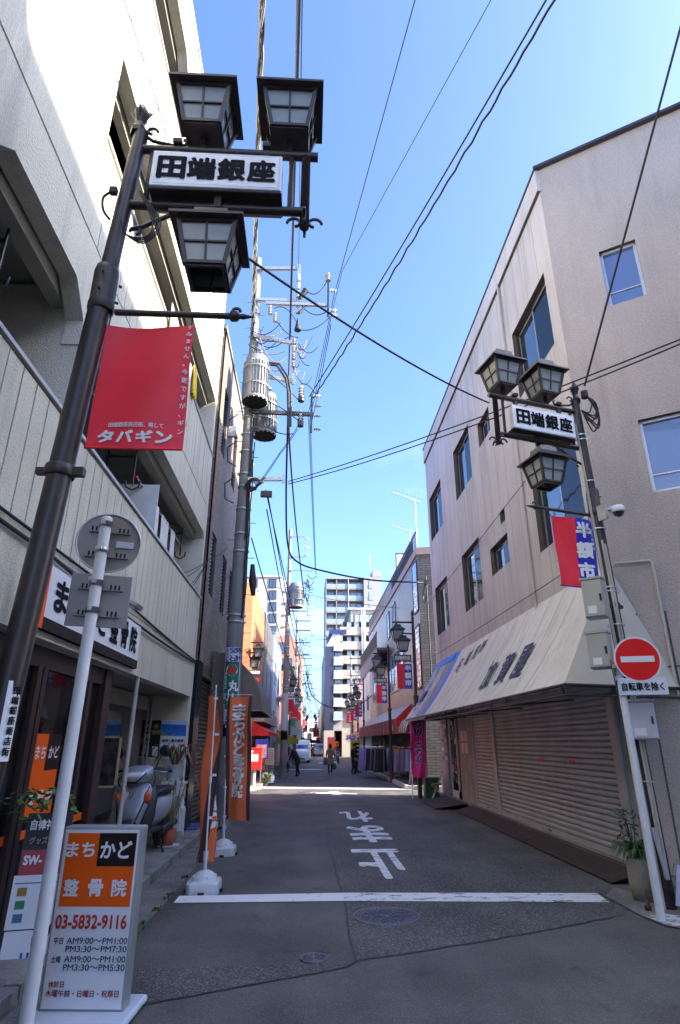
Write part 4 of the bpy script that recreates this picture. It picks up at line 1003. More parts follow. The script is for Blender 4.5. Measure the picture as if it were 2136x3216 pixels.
# banners -------------------------------------------------------------
def banner(lab, root, x0, x1, z0, z1, cols, texts, side=-1, wav=.018):
    M4 = WM[root]; loc = M4 @ V(((x0+x1)/2,0,z1)); 
    b = thing('hanging_banner', lab, 'banner', loc, 0, 'vertical banners on the street lamps', rot=root.rotation_euler.copy(), scale=root.scale[0])
    W, H_ = x1-x0, z1-z0; k, n = 10, 12
    off = lambda a, c_: wav*math.sin(a*5+c_*2)+wav*.6*math.sin(c_*6+a*3)
    for (a0, a1, m_) in cols:
        q = MB()
        for i in range(n+1):
            for j in range(k+1):
                a = a0+(a1-a0)*i/n; c_ = j/k; q.v.append(V(((a-.5)*W, off(a,c_), -c_*H_)))
        for i in range(n):
            for j in range(k): q.f.append([i*(k+1)+j,(i+1)*(k+1)+j,(i+1)*(k+1)+j+1,i*(k+1)+j+1]); q.mi.append(0); q.sm.append(True)
        q.build('cloth', m_, b, local=True, recalc=False)
    q = MB()
    for a in (.04,.96): q.tube([((a-.5)*W,0,.0),((a-.5)*W,.008,.05),((a-.5)*W,0,.09)], .006, 5)
    q.build('hook', M_brownmetal, b, local=True)
    q = MB(); q.cyl((-.5*W,0,-H_),(.5*W,0,-H_), .008, n=6); q.build('hem_rod', cols[0][2], b, local=True)
    fn = lambda a, c_, d=.004: V(((a-.5)*W, off(a,c_)-d if side < 0 else off(a,c_)+d, -c_*H_))
    fn.W, fn.H, fn.off, fn.s = W, H_, off, side
    return b, fn
def btext(b, f, s, a, c_, h, m_=None, vert=False, bold=.02, w_=None, rev=False, adv=1.05):
    ax = X_ if not rev else -X_
    o = text(s, b, m_ or M_whiteink, f(a,c_,.006), ax, Z_, height=h, width=w_, bold=bold, vert=vert, local=True, eps=.0, adv=adv)
    # lay the print on the wavy cloth
    y0_ = f(a,c_,.0).y
    for v_ in o.data.vertices:
        e_ = v_.co.y-y0_; v_.co.y = f.off(.5+v_.co.x/f.W, -v_.co.z/f.H)+e_
    return o
M_bred = mat('banner_red_vinyl', (.92,.035,.055), .40, var=.08, vs=5, spec=.3)
M_bblue = mat('banner_blue_vinyl', (.018,.03,.42), .35, var=.08, vs=5)
b, f = banner('large red banner with white lettering on the near left lamp', lampA, .0, .58, 3.30, 4.20, [(0,1,M_bred)], None, wav=.020)
btext(b, f, '田端銀座商店街、略して', .5, .83, .032, bold=.02, w_=.33)
for i, ch in enumerate('タバギン'): btext(b, f, ch, .20+.2*i, .915, .075, bold=.05, w_=.09)
btext(b, f, 'すみません。今更ですが、ギン', .955, .44, .040, vert=True, bold=.02, adv=1.45)
b, f = banner('red and blue half price sale banner on the right corner lamp', lampB, .04, .60, 3.33, 4.22, [(0,.45,M_bblue),(.45,1,M_bred)], None, side=1, wav=.022)
for i, ch in enumerate('半額市'): btext(b, f, ch, .27, .17+.29*i, .19, bold=.05, w_=.20, rev=True)
btext(b, f, '第三金曜日', .07, .30, .045, vert=True, bold=.02, rev=True, adv=1.3)
# slim lamps farther down the street ----------------------------------
def lamp_slim(label):
    t = thing('street_lamp', label, 'street lamp', (0,0,0), group='slim brown two lantern lamps down the street')
    m = MB(); m.cyl((0,0,0),(0,0,3.0), .075, .07, 12); m.cyl((0,0,3.0),(0,0,5.65), .052, .045, 12); m.build('pole', M_brownmetal, t, local=True)
    m = MB(); m.lathe([(.09,2.95),(.09,3.08)], n=12); m.lathe([(.05,5.62),(.055,5.66),(.03,5.70),(.06,5.80),(.0,5.97)], n=6, smooth=False); m.build('finial', M_brownmetal, t, local=True)
    m = MB(); m.cyl((0,0,5.50),(.72,0,5.50), .03, n=8); m.cyl((0,0,5.10),(.42,.18,5.10), .026, n=8); m.build('arm', M_brownmetal, t, local=True)
    m = MB(); m.cyl((.55,0,5.50),(.55,0,5.40), .02, n=6); m.cyl((.40,.17,5.12),(.40,.17,5.02), .02, n=6); m.build('lantern_stem', M_brownmetal, t, local=True)
    lantern(t, (.55,0,4.90), True, .95, False); lantern(t, (.40,.17,4.50), True, .95, False)
    m = MB(); m.box(.10,.68,-.02,.02,4.20,4.40); bo = m.build('name_board', M_brownmetal, t, local=True)
    for sy in (-1,1): text('田端銀座', bo, M_whiteink, (.39,sy*.021,4.30), X_ if sy < 0 else -X_, Z_, width=.50, height=.13, bold=.03, local=True, eps=.004)
    m = MB(); m.cyl((0,0,4.17),(.72,0,4.17), .016, n=6); m.build('banner_arm', M_brownmetal, t, local=True)
    return t
slim = lamp_slim('slim brown two lantern lamp behind the pink flag on the right')
slim.location = (3.56,20.4,0); slim.rotation_euler = (0,0,math.pi); WM[slim] = Matrix.LocRotScale(V((3.56,20.4,0)), slim.rotation_euler.to_quaternion(), V((1,1,1)))
lamps = [(slim,'R')]
for lab, x, y, rz, sd__ in (('slim brown lamp in front of the red awning clothes shop', 3.70,28.2,math.pi,'R'), ('slim brown lamp beyond the red awning on the right', 3.93,44,math.pi,'R'),
        ('slim brown lamp far down the right side', 4.3,60,math.pi,'R'), ('small distant lamp on the right before the navy tower', 4.7,80,math.pi,'R'), ('slim brown lamp between the white house and tan shop', 4.15,52,math.pi,'R'), ('tiny lamp just left of the navy tower base', 1.6,92,math.pi,'R'),
        ('slim brown lamp before the orange brick building', -2.62,25.2,0,'L'), ('slim brown lamp behind the second utility pole', -1.45,38,0,'L'), ('slim brown lamp far down the left side', -1.2,54,0,'L'), ('small distant lamp on the left of the street', -.9,74,0,'L'), ('slim brown lamp beside the third utility pole', -1.3,46,0,'L'), ('tiny distant lamp past the parked car', -.6,96,0,'L')):
    lamps.append((dup(slim, (x,y,0), rz, lab), sd__))
blab = {'R': ['red and blue sale banner behind the pink cleaning flag','red and blue sale banner above the red awning','red and blue sale banner left of the red awning','small red and blue sale banner far on the right','tiny red and blue sale banner by the navy tower','small red and blue sale banner before the white gabled house','tiny red and blue sale banner at the navy tower base'],
        'L': ['red banner beside the orange brick building','dark red banner behind the second utility pole','small bright red banner down the left side','tiny red banner beyond the white van','small red banner beside the third utility pole','tiny red banner farthest down the left side']}
cnt = {'R':0,'L':0}
for l_, s_ in lamps:
    if s_ == 'R':
        b, f = banner(blab['R'][cnt['R']], l_, .10, .60, 3.30, 4.10, [(0,.48,M_bblue),(.48,1,M_bred)], None, side=1)
        for i, ch in enumerate('半額市'): btext(b, f, ch, .27, .18+.29*i, .18, bold=.05, w_=.19, rev=True)
    else:
        b, f = banner(blab['L'][cnt['L']], l_, .10, .60, 3.20, 4.08, [(0,1,M_bred)], None)
        for i, ch in enumerate('タバギン'): btext(b, f, ch, .20+.2*i, .88, .10, bold=.05, w_=.09)
    cnt[s_] += 1
# things fixed on the near lamps --------------------------------------
M4 = WM[lampA]
t = thing('pole_sticker', 'white strip with black lettering wrapped on the near left lamp pole', 'sticker', M4 @ V((lx(1.75),0,1.75)), rot=lampA.rotation_euler.copy())
m = MB(); m.lathe([(.077,-.19),(.077,.19)], n=14, a0=R(-62), a1=R(-2)); m.build('strip', M_white, t, local=True)
text('田端銀座商店街', t, M_ink, V((.079*math.cos(R(-28)),.079*math.sin(R(-28)),0)), V((-math.sin(R(-28)),math.cos(R(-28)),0)), Z_, height=.042, bold=.03, vert=True, local=True, adv=1.15, eps=.001)
M_box = mat('beige_box_steel', (.42,.41,.36), .5, var=.1)
def jbox(lab, cx, cy, cz, sx, sy, sz, rz, m_):
    t = thing('junction_box', lab, 'junction box', (cx,cy,cz), rz)
    m = MB(); m.cbox((0,0,0), sx,sy,sz); m.build('case', m_, t, local=True, bevel=.01)
    m = MB(); m.cbox((0,-sy/2-.012,0), sx*.94,.02,sz*.94); d = m.build('door', m_, t, local=True, bevel=.006)
    m = MB(); m.cbox((0,-.01,sz/2+.012), sx*1.08,sy*1.15,.025); m.build('rain_hood', m_, t, local=True)
    m = MB(); m.cbox((sx*.36,-sy/2-.03,0), .02,.02,.08); m.build('latch', M_black, d, local=True)
    m = MB(); m.cbox((-sx*.1,-sy/2-.0235,-sz*.30), sx*.4,.002,sz*.2); m.build('label_plate', M_white, d, local=True)
    return t
p = P(1885,1875,y=6.75); jbox('upper beige junction box on the right lamp pole', p.x,6.88,p.z, .24,.17,.46, R(-38), M_box)
p = P(1905,2040,y=6.75); jbox('lower beige junction box behind the no entry sign', p.x,6.90,p.z, .24,.17,.40, R(-38), M_box)
p = P(2028,2262,y=6.85); jbox('pale box on the right lamp pole below the road sign', p.x,6.95,p.z, .30,.18,.40, R(-25), mat('lilac_box', (.55,.56,.60), .4))
# camera dome
p = P(1912,1607,y=6.95); t = thing('security_camera', 'white dome security camera on the right lamp pole', 'camera', (p.x-.05,6.98,p.z))
MB().cbox((-.02,0,0), .03,.14,.2, rz=R(20)).build('mount_plate', M_alu, t, local=True)
MB().tube([(-.01,0,.02),(.08,-.04,.04),(.13,-.05,.05)], .028, 8).build('bracket', M_alu, t, local=True)
m = MB(); m.lathe([(0,.075),(.06,.07),(.085,.045),(.085,-.01),(.075,-.02)], (.16,-.06,0), n=18); m.build('housing', M_white, t, local=True)
m = MB(); m.lathe([(.068,-.018),(.055,-.055),(.03,-.075),(0,-.08)], (.16,-.06,0), n=18); m.build('dome', glassmat('black_dome', (.01,.01,.012), .08), t, local=True)
# conduits on the right lamp pole
m = MB(); M4 = WM[lampB]
for a, z0, z1, r in ((R(-120),0.3,3.95,.014),(R(-100),.3,3.9,.014),(R(-165),.0,5.6,.018)):
    q = M4 @ V((lx(z0)+.085*math.cos(a+math.pi),.085*math.sin(a+math.pi),z0)); q2 = M4 @ V((lx(z1)+.08*math.cos(a+math.pi),.08*math.sin(a+math.pi),z1)); m.tube([q,q2], r, 8)
o = m.build('pole_conduit', MATS['conduit_cream']); tag(o, 'cream conduits strapped along the right lamp pole', 'conduit')
for z in (1.2,2.1,2.9,3.3,3.35,4.1,4.75,5.35,5.42):
    m = MB(); m.lathe([(.106,z),(.106,z+.014)], (lx(z),0,0), n=18); m.build('steel_strap', M_alu, lampB, local=True)
# ================================================================== ROAD SIGNS
M_back = mat('sign_back_alu', (.26,.255,.24), .5, metal=.4, var=.12, vs=5)
M_pole = mat('white_sign_pole', (.76,.78,.81), .35, var=.08, vs=4, streak=.08)
def clampset(m, c, ax, w_):
    m.bar(c-ax*w_, c+ax*w_, .02, .045); 
pa, pb = P(70,3290,y=4.42), P(336,1630,y=4.36)
t = thing('road_sign', 'white pole at near left with two grey sign backs', 'road sign', (pa.x,pa.y,0))
MB().cyl(pa+(pa-pb).normalized()*.12, pb, .043, .041, 18).build('pole', M_pole, t)
MB().ball(pb, .043, (1,1,.5)).build('cap', M_pole, t)
d_ = (pb-pa).normalized()
def on(z): return pa + d_*((z-pa.z)/d_.z)
c = P(342,1705,y=4.5); rx = V((.96,.28,0)).normalized()
nrm = rx.cross(V((0,0,1)));  nrm = nrm if nrm.y < 0 else -nrm
def disc(c, r, rx, n_, th, ry=None, k=40):
    ry = ry or V((0,0,1)); return [c+rx*(r*math.cos(2*math.pi*i/k))+ry*(r*math.sin(2*math.pi*i/k)) for i in range(k)]
m = MB(); m.prism(disc(c,.235,rx,nrm,.01), nrm*-.012); dk = m.build('round_plate', M_back, t)
m = MB(); ring = disc(c+nrm*.002,.235,rx,nrm,.01); m.tube(ring+[ring[0]], .008, 5, cap=False); m.build('plate_rim', M_alu, dk)
c2 = P(312,1886,y=4.5)
m = MB(); m.prism([c2+rx*a*.215+Z_*b_*.20 for a, b_ in ((-1,-1),(1,-1),(1,1),(-1,1))], nrm*-.012); rk = m.build('square_plate', M_back, t, bevel=.02)
m = MB()
for cc, dz, ww in ((c,.10,.15),(c,-.10,.16),(c2,.10,.16),(c2,-.10,.16)):
    q = cc+Z_*dz+nrm*.012; MB().bar(q-rx*ww, q+rx*ww, .02, .05).build('rail', M_back, t)
    for s_ in (-1,1):
        for e_ in (.07,.10,.13): MB().bar(q+rx*s_*e_-Z_*.018+nrm*.0115, q+rx*s_*e_+Z_*.018+nrm*.0115, .012, .004).build('rail_slot', M_dark, t)
m = MB()
for cc, dz in ((c,.10),(c,-.10),(c2,.10),(c2,-.10)):
    q = on(cc.z+dz); m.cyl(q-d_*.022, q+d_*.022, .05, n=16); m.cbox(q+V((.0,-.055,0)), .03,.03,.025)
m.build('clamp', M_alu, t)
m = MB(); m.cbox(c+rx*.12-Z_*.01+nrm*.014, .13,.002,.05, M=Matrix.Rotation(math.atan2(rx.y,rx.x),3,'Z')); m.cbox(c2-rx*.07+Z_*.16+nrm*.014, .05,.002,.03, M=Matrix.Rotation(math.atan2(rx.y,rx.x),3,'Z')); m.build('sticker', flat('sticker_blue', (.45,.52,.6), .5), t)
# right: no entry sign
pa = P(2078,2893,z=0.012); pb = P(1940,2092,y=pa.y)
t = thing('road_sign', 'red round no entry sign on white pole at the right corner', 'road sign', (pa.x,pa.y,0))
MB().cyl(pa, pb, .040, .039, 18).build('pole', M_pole, t)
d_ = (pb-pa).normalized(); rx = V((.97,-.24,0)).normalized(); nrm = V((-.24,-.97,0)).normalized()
c = P(2002,2070,y=pa.y-.12); 
m = MB(); m.prism(disc(c,.245,rx,nrm,.01), nrm*-.012); dk = m.build('round_plate', M_white, t)
m = MB(); m.add(disc(c+nrm*.003,.228,rx,nrm,.01), [tuple(range(40))]); rd = m.build('red_disc', flat('sign_red', (.80,.008,.006), .5, spec=.25), dk)
m = MB(); m.prism([c+nrm*.0035+rx*a*.175+Z_*b_*.032 for a, b_ in ((-1,-1),(1,-1),(1,1),(-1,1))], nrm*.002); m.build('white_bar', M_white, rd)
c2 = P(2019,2156,y=pa.y-.12)
m = MB(); m.prism([c2+rx*a*.255+Z_*b_*.09 for a, b_ in ((-1,-1),(1,-1),(1,1),(-1,1))], nrm*-.012); pk = m.build('text_plate', flat('plate_pale', (.72,.74,.78), .35), t, bevel=.02)
text('自転車を除く', pk, M_ink, c2+nrm*.003, rx, Z_, width=.43, height=.085, bold=.03)
m = MB()
for cc in (c,c2):
    q = V((cc.x,cc.y,cc.z))-nrm*.03; m.bar(q-rx*.12, q+rx*.12, .02,.04); k_ = pa+d_*((cc.z-pa.z)/d_.z); m.bar(k_, q, .03,.04)
m.build('rail', M_back, t)
ct = P(1935,2125,y=pa.y+.03); ra = V((.55,.83,0)).normalized(); na = V((-.83,.55,0))
m = MB(); tri = [ct-ra*.26+Z_*.16, ct+ra*.26+Z_*.16, ct-Z_*.27]; m.prism(tri, na*.012); tk = m.build('triangle_plate', M_back, t)
m = MB()
for dz in (.10,-.03): m.bar(ct+Z_*dz-na*.012-ra*.15, ct+Z_*dz-na*.012+ra*.15, .02,.045)
m.build('rail', M_alu, tk)
# ================================================================== UTILITY POLES AND WIRES
M_pconc = mat('pole_concrete', (.24,.235,.22), .85, var=.22, vs=2.0, bump=.15, bs=40, streak=.18)
M_porc = mat('porcelain', (.42,.42,.41), .25)
M_trans = mat('transformer_grey', (.20,.21,.215), .42, metal=.15, var=.1, vs=6)
M_amber = mat('amber_porcelain', (.38,.20,.09), .3)
def insul(m, c, ax=Z_, n=3, r=.05, st=.055, mi=0):
    ax = V(ax)
    for k in range(n): m.cyl(V(c)+ax*(k*st), V(c)+ax*(k*st+st*.45), r, r*.55, 8, mi); m.cyl(V(c)+ax*(k*st+st*.45), V(c)+ax*(k*st+st), r*.5, None, 8, mi)
def transformer(par, c, r=.33, h=1.15):
    x, y, z = c
    m = MB(); m.lathe([(0,z),(r*.97,z),(r*.97,z+.06),(r*.9,z+.07),(r*.9,z+h*.88),(r*.84,z+h*.90),(r*.84,z+h*.97),(r*.6,z+h),(0,z+h)], (x,y,0), n=24); tr = m.build('transformer', M_trans, par)
    fm = MB(); fm.box(0,r*.11,-.007,.007,.12,h*.84); me = fm.mesh('fin', [M_trans])
    for k in range(26):
        a = k*2*math.pi/26
        if 3 < (k % 13) < 6: continue
        piece('fin', me, tr, (x+r*.88*math.cos(a), y+r*.88*math.sin(a), z), rot=(0,0,a))
    m = MB(); m.lathe([(r*1.05,z+h*.30),(r*1.05,z+h*.33)], (x,y,0), n=24); m.lathe([(r*1.05,z+h*.68),(r*1.05,z+h*.71)], (x,y,0), n=24); m.build('fin_ring', M_trans, tr)
    m = MB(); m.lathe([(0,z-.005),(r*.92,z-.005)], (x,y,0), n=24)
    for k in range(16):
        a = k*math.pi/8; m.cyl((x+r*.94*math.cos(a),y+r*.94*math.sin(a),z-.02),(x+r*.94*math.cos(a),y+r*.94*math.sin(a),z), .014, n=6, mi=1)
    m.build('tank_floor', [M_dark, M_steel], tr)
    m = MB(); insul(m, (x+.12,y-.2,z+h*.97), Z_, 2, .06, .07); insul(m, (x-.1,y-.22,z+h*.80), V((.2,-.9,.3)), 2, .05, .06); m.build('bushing', M_porc, tr)
    return tr
def upole(name_lab, bx, by, H_, r0, r1, big=True):
    t = thing('utility_pole', name_lab, 'utility pole', (bx,by,0))
    rr = lambda z: r0+(r1-r0)*z/H_
    MB().lathe([(r0,0)]+[(rr(H_*k/8),H_*k/8) for k in range(1,9)]+[(r1*.8,H_+.05),(0,H_+.07)], (bx,by,0), n=20).build('pole', M_pconc, t)
    m = MB()
    for z in (4.2,4.35,5.9,6.35,7.0,7.6,7.95,8.6,9.1,9.6,9.9,11.3,12.2,13.0,13.4,14.5):
        if z < H_: m.lathe([(rr(z)+.004,z),(rr(z)+.012,z),(rr(z)+.012,z+.06),(rr(z)+.004,z+.06)], (bx,by,0), n=18); m.cbox((bx+rr(z)+.02,by-.03,z+.03), .05,.05,.04); m.cbox((bx-rr(z)-.02,by-.03,z+.03), .05,.05,.04)
    m.build('band', M_steel, t)
    m = MB(); z = 2.2; s_ = 1
    while z < H_-1.5:
        a = .15 if s_ > 0 else math.pi-.15; m.cyl((bx+rr(z)*math.cos(a),by+rr(z)*math.sin(a),z),(bx+(rr(z)+.17)*math.cos(a),by+(rr(z)+.17)*math.sin(a),z), .010, n=5); z += .45; s_ = -s_
    m.build('step_bolt', M_steel, t)
    return t, rr
up, rr = upole('large concrete utility pole with transformers beside the left building', -1.70,13.9,15.0,.225,.085)
bx, by = -1.70, 13.9
m = MB(); m.bar((bx-.05,by-.12,14.55),(-.48,by-.12,14.62), .075,.09); m.build('crossarm', M_steel, up)
m = MB(); m.bar((bx-.05,by-.14,13.42),(-.42,by-.14,13.42), .075,.09); m.bar((bx+.3,by-.20,13.25),(.38,by-.20,13.25), .075,.09); m.build('crossarm', M_steel, up)
m = MB(); m.bar((.36,by-.22,12.85),(.36,by-.22,14.1), .05,.06); m.build('arm_post', M_brownmetal, up)
m = MB(); insul(m, (.36,by-.22,14.12), Z_, 3, .085, .085)
for z in (13.75,13.05,12.88): insul(m, (.42,by-.22,z), X_, 3, .065, .07)
m.build('insulator', M_porc, up)
m = MB(); m.bar((-.50,by-.12,14.75),(-.50,by-.12,13.0), .10,.10); m.build('switch_post', M_steel, up)
m = MB()
for z in (14.1,13.8,13.5): m.cyl((-.50,by-.2,z),(-.50,by-.2,z+.2), .055, n=8)
m.build('switch_insulator', M_porc, up)
m = MB(); m.cyl((-.48,by-.2,12.75),(-.48,by-.2,12.35), .02, .10, 8); m.cyl((-.45,by-.2,13.45),(-.28,by-.2,13.75), .05, .10, 8); m.cyl((-.45,by-.2,12.95),(-.25,by-.2,13.2), .05, .02, 8); m.build('cable_boot', M_rubber, up)
m = MB(); m.bar((bx,by-.15,12.15),(-.55,by-.15,11.95), .08,.10); m.bar((bx,by-.15,10.95),(-.52,by-.15,10.70), .09,.11); m.build('crossarm', M_steel, up)
m = MB(); m.bar((-.56,by-.18,12.1),(-.56,by-.18,10.6), .05,.05); 
m.build('arm_post', M_steel, up)
m = MB()
for z in (11.85,11.6,11.35,11.1): insul(m, (-.56,by-.26,z), Z_, 3, .06, .06)
for (x,z) in ((-1.1,12.5),(-1.25,12.75)): insul(m, (x,by-.35,z), Z_, 4, .065, .07)
m.build('insulator', M_porc, up)
m = MB(); m.bar((bx,by-.1,9.78),(.0,by-.1,9.74), .08,.10); m.bar((-.05,by-.1,9.2),(-.05,by-.1,10.35), .06,.06); m.build('crossarm', mat('dark_steel', (.09,.09,.10), .5, metal=.4), up)
m = MB()
for z in (10.35,10.05,9.75,9.35): insul(m, (.02,by-.12,z-.06), X_, 3, .06, .06)
for z in (10.2,9.45): insul(m, (-.33,by-.18,z), Z_, 4, .085, .09)
m.build('insulator', M_porc, up)
m = MB()
for z in (10.1,9.35): m.cyl((-.33,by-.18,z-.02),(-.33,by-.18,z+.12), .085, n=10)
m.build('fuse_body', M_black, up)
m = MB(); m.bar((bx+.1,by-.2,7.78),(-.72,by-.2,7.80), .07,.09); m.bar((-.72,by-.2,7.70),(-.72,by-.2,7.92), .05,.05); m.bar((bx+.15,by-.2,7.45),(-1.2,by-.25,7.72), .05,.05); m.build('bracket', M_steel, up)
m = MB(); m.cbox((-1.12,by-.28,7.35), .28,.12,.14); m.build('splice_box', M_black, up); 
m = MB(); m.tube([(-1.38,by-.1,5.6),(-1.36,by-.1,5.2),(-1.33,by-.08,4.85)], [.05,.09,.05], 8); m.build('splice_box', M_black, up)
transformer(up, (-1.52,13.45,9.85), .35, 1.35); transformer(up, (-1.32,14.35,9.35), .34, 1.3)
# curled leads around the transformer
def hang(a, b, sag, k=10):
    a, b = V(a), V(b); return [a.lerp(b, i/k)+V((0,0,-sag*4*(i/k)*(1-i/k))) for i in range(k+1)]
m = MB()
random.seed(5)
for k in range(16):
    a = V((bx+random.uniform(-.15,.3),by-.2+random.uniform(-.15,.1),random.uniform(11.0,12.3))); b_ = a+V((random.uniform(.1,.9),random.uniform(-.15,.1),random.uniform(-.6,.2))); m.tube(hang(a,b_,random.uniform(.1,.45)), .013, 5, mi=k%2)
for k in range(12):
    a = V((-.55+random.uniform(-.05,.1),by-.25,random.uniform(10.7,12.1))); b_ = a+V((random.uniform(.1,.55),random.uniform(-.1,.1),random.uniform(-.5,.3))); m.tube(hang(a,b_,random.uniform(.05,.35)), .012, 5, mi=k%2)
for a, b_, s_ in (((-1.15,by-.35,12.95),(-.5,by-.2,12.6),-.25),((-1.1,by-.35,12.6),(-.45,by-.2,12.1),.15),((-.45,by-.2,13.3),(.4,by-.22,13.1),.3),((-.3,by-.2,13.8),(.36,by-.22,14.2),.35),((-.5,by-.2,12.4),(.42,by-.2,12.85),.2),((-1.2,by-.5,10.7),(-.35,by-.2,10.05),-.05),((-1.2,by-.3,10.0),(-.35,by-.2,9.45),-.05),((-1.2,by-.2,9.3),(-.5,by-.2,9.1),.1),((-.35,by-.2,10.6),(.05,by-.12,10.35),-.12)):
    m.tube(hang(a,b_,s_), .014, 5)
m.build('lead_wires', [M_rubber, mat('pale_wire', (.30,.22,.18), .6)], up)
m = MB(); pts = [(bx+.1,by-.25,11.2),(-1.0,by-.3,11.1),(-.75,by-.3,10.7),(-.66,by-.3,10.2),(-.64,by-.3,9.2)]
m.tube(pts, .035, 6); m.tube([V(p)+V((.06,0,.05)) for p in pts], .03, 6)
for z in (9.0,8.2,7.2): m.tube([(bx-.25,by-.25,z+.6),(bx-.45,by-.3,z+.4),(bx-.42,by-.3,z),(bx-.2,by-.25,z-.1)], .016, 5)
m.build('riser_cable', M_rubber, up)
m = MB(); m.cbox((bx-.36,by-.3,9.05), .18,.10,.28); m.build('meter_box', mat('meter_grey', (.35,.36,.37), .5), up)
for dx, z0, z1, r_ in ((.15,4.3,9.6,.022),(.19,4.8,8.9,.016),(.11,6.2,12.0,.018)):
    m = MB(); m.tube([(bx+dx+.012*math.sin(k*1.7),by-math.sqrt(max(rr(z0+(z1-z0)*k/12)**2-dx*dx*.6,.002))-.02,z0+(z1-z0)*k/12) for k in range(13)], r_, 5); m.build('riser_cable', M_rubber, up)
m = MB()
for k in range(5): m.tube([(bx+.18+.15*math.cos(a)+.02*k,by-.26,7.55+.13*math.sin(a)+.03*k) for a in [j*.7 for j in range(10)]], .012, 4)
m.build('cable_coil', M_rubber, up)
# advert wrap
M_wrap = flat('advert_white', (.66,.68,.74), .4); M_green = flat('advert_green', (.01,.16,.11), .4); M_navy = flat('advert_navy', (.02,.03,.22), .45)
def wrap(z0, z1, a0, a1, m_, par, d=.0, name='advert_panel'):
    q = MB(); q.lathe([(rr((z0+z1)/2)+.016+d,z0),(rr((z0+z1)/2)+.016+d,z1)], (bx,by,0), n=14, a0=a0, a1=a1); return q.build(name, m_, par)
fa = R(-90); 
zt = P(730,2032,y=13.7).z; zb_ = P(695,2300,y=13.7).z; zg1 = P(725,2078,y=13.7).z; zg0 = P(705,2228,y=13.7).z; zk = P(700,2275,y=13.7).z
zb_ = P(695,2312,y=13.7).z
ad = wrap(zb_, zt, fa-R(52), fa+R(52), M_wrap, up)
gp = wrap(zg0, zg1, fa-R(46), fa+R(46), M_green, ad, .003, 'advert_field')
wrap(zb_+.0, zk, fa-R(50), fa+R(50), M_ink, ad, .003, 'advert_field')
rw_ = rr(3.0)+.016
def wt(s, z, dx, h, m_, w_=None, vert=False, bold=.03, adv=1.05, d=.006):
    text(s, ad, m_, (bx,by-rw_-d,z), X_, Z_, height=h, width=w_, bold=bold, vert=vert, adv=adv, eps=.0, bend=None) if dx is None else _wt(s, z, dx, h, m_, w_, vert, bold, adv, d)
def _wt(s, z, dx, h, m_, w_, vert, bold, adv, d):
    o = text(s, ad, m_, (0,0,0), X_, Z_, height=h, width=w_, bold=bold, vert=vert, adv=adv, eps=0, local=True)
    inv = WM[up].inverted(); rad = rw_+d
    for v_ in o.data.vertices:
        a = fa+(v_.co.x+dx)/rad; e_ = -v_.co.y*1.0; k = rad+e_; v_.co = inv @ V((bx+k*math.cos(a), by+k*math.sin(a), z+v_.co.z))
zm = (zt+zg1)/2
for s, dx in (('時計',.13),('宝石',.0)): _wt(s, zm, dx, .15, M_navy, None, True, .03, 1.15, .006)
_wt('ブランド品', zm, -.13, .075, M_navy, .10, True, .03, 1.0, .006)
zc = zg1-.18; q = MB(); q.add([V((bx+(rw_+.006)*math.cos(fa+x/rw_),by+(rw_+.006)*math.sin(fa+x/rw_),zc+z)) for x, z in [(.13*math.cos(k*.2618),.13*math.sin(k*.2618)) for k in range(24)]], [tuple(range(24))]); q.build('advert_disc', M_whiteink, ad)
_wt('質', zc, 0, .17, M_red, .17, False, .035, 1, .009)
for i, ch in enumerate('丸上屋'): _wt(ch, zc-.34-.27*i, .06, .22, M_whiteink, .21, False, .04, 1, .007)
_wt('不要品買取・楽器・金券', (zg0+zg1)/2-.12, -.13, .07, M_whiteink, .07, True, .02, 1.05, .007)
for i, s in enumerate(('この手前','120m','3821-5')): _wt(s, zg0-.07-.10*i, 0, .07, M_navy, .26, False, .03, 1, .007)
_wt('田', zk-.08, -.06, .07, M_whiteink, None, False, .02, 1, .007); _wt('4-', zk-.2, -.02, .07, M_whiteink, None, False, .02, 1, .007)
# second pole farther down
up2, rr2 = upole('second concrete utility pole with a transformer down the left side', -1.18,32.4,13.0,.18,.09)
m = MB()
for z, x1 in ((12.6,.9),(11.4,.9),(10.6,1.4)): m.bar((-1.2,32.3,z),(-1.2+x1*.95,32.3,z), .07,.08)
m.bar((-.32,32.3,11.4),(-.32,32.3,12.6), .06,.06); m.bar((-.1,32.3,8.0),(-.1,32.3,9.3), .06,.06); m.bar((-1.2,32.3,8.3),(-.05,32.3,8.3), .07,.08); m.bar((-.9,32.3,9.6),(-.2,32.3,9.9), .06,.06); m.build('crossarm', M_steel, up2)
m = MB()
for z in (12.45,11.95,11.5): insul(m, (-.28,32.3,z), X_, 3, .07,.08)
for z in (8.9,8.5,8.1): insul(m, (-.06,32.3,z), X_, 3, .07,.08)
m.build('insulator', M_porc, up2)
transformer(up2, (-.75,32.1,8.45), .42, 1.35)
m = MB()
for k in range(14):
    a = V((-.3+random.uniform(-.1,.3),32.2,random.uniform(9.2,10.4))); m.tube(hang(a, a+V((random.uniform(-.2,.5),0,random.uniform(-.6,.2))), random.uniform(.1,.4)), .02, 4)
m.build('lead_wires', M_rubber, up2)
m = MB(); m.lathe([(.20,2.2),(.20,4.0)], (-1.18,32.4,0), n=10, a0=R(-150), a1=R(-30)); m.build('advert_panel', flat('advert_pale', (.55,.56,.6), .5), up2)
m = MB(); m.lathe([(.20,1.75),(.20,2.15)], (-1.18,32.4,0), n=10, a0=R(-150), a1=R(-30)); m.build('advert_field', M_ink, up2)
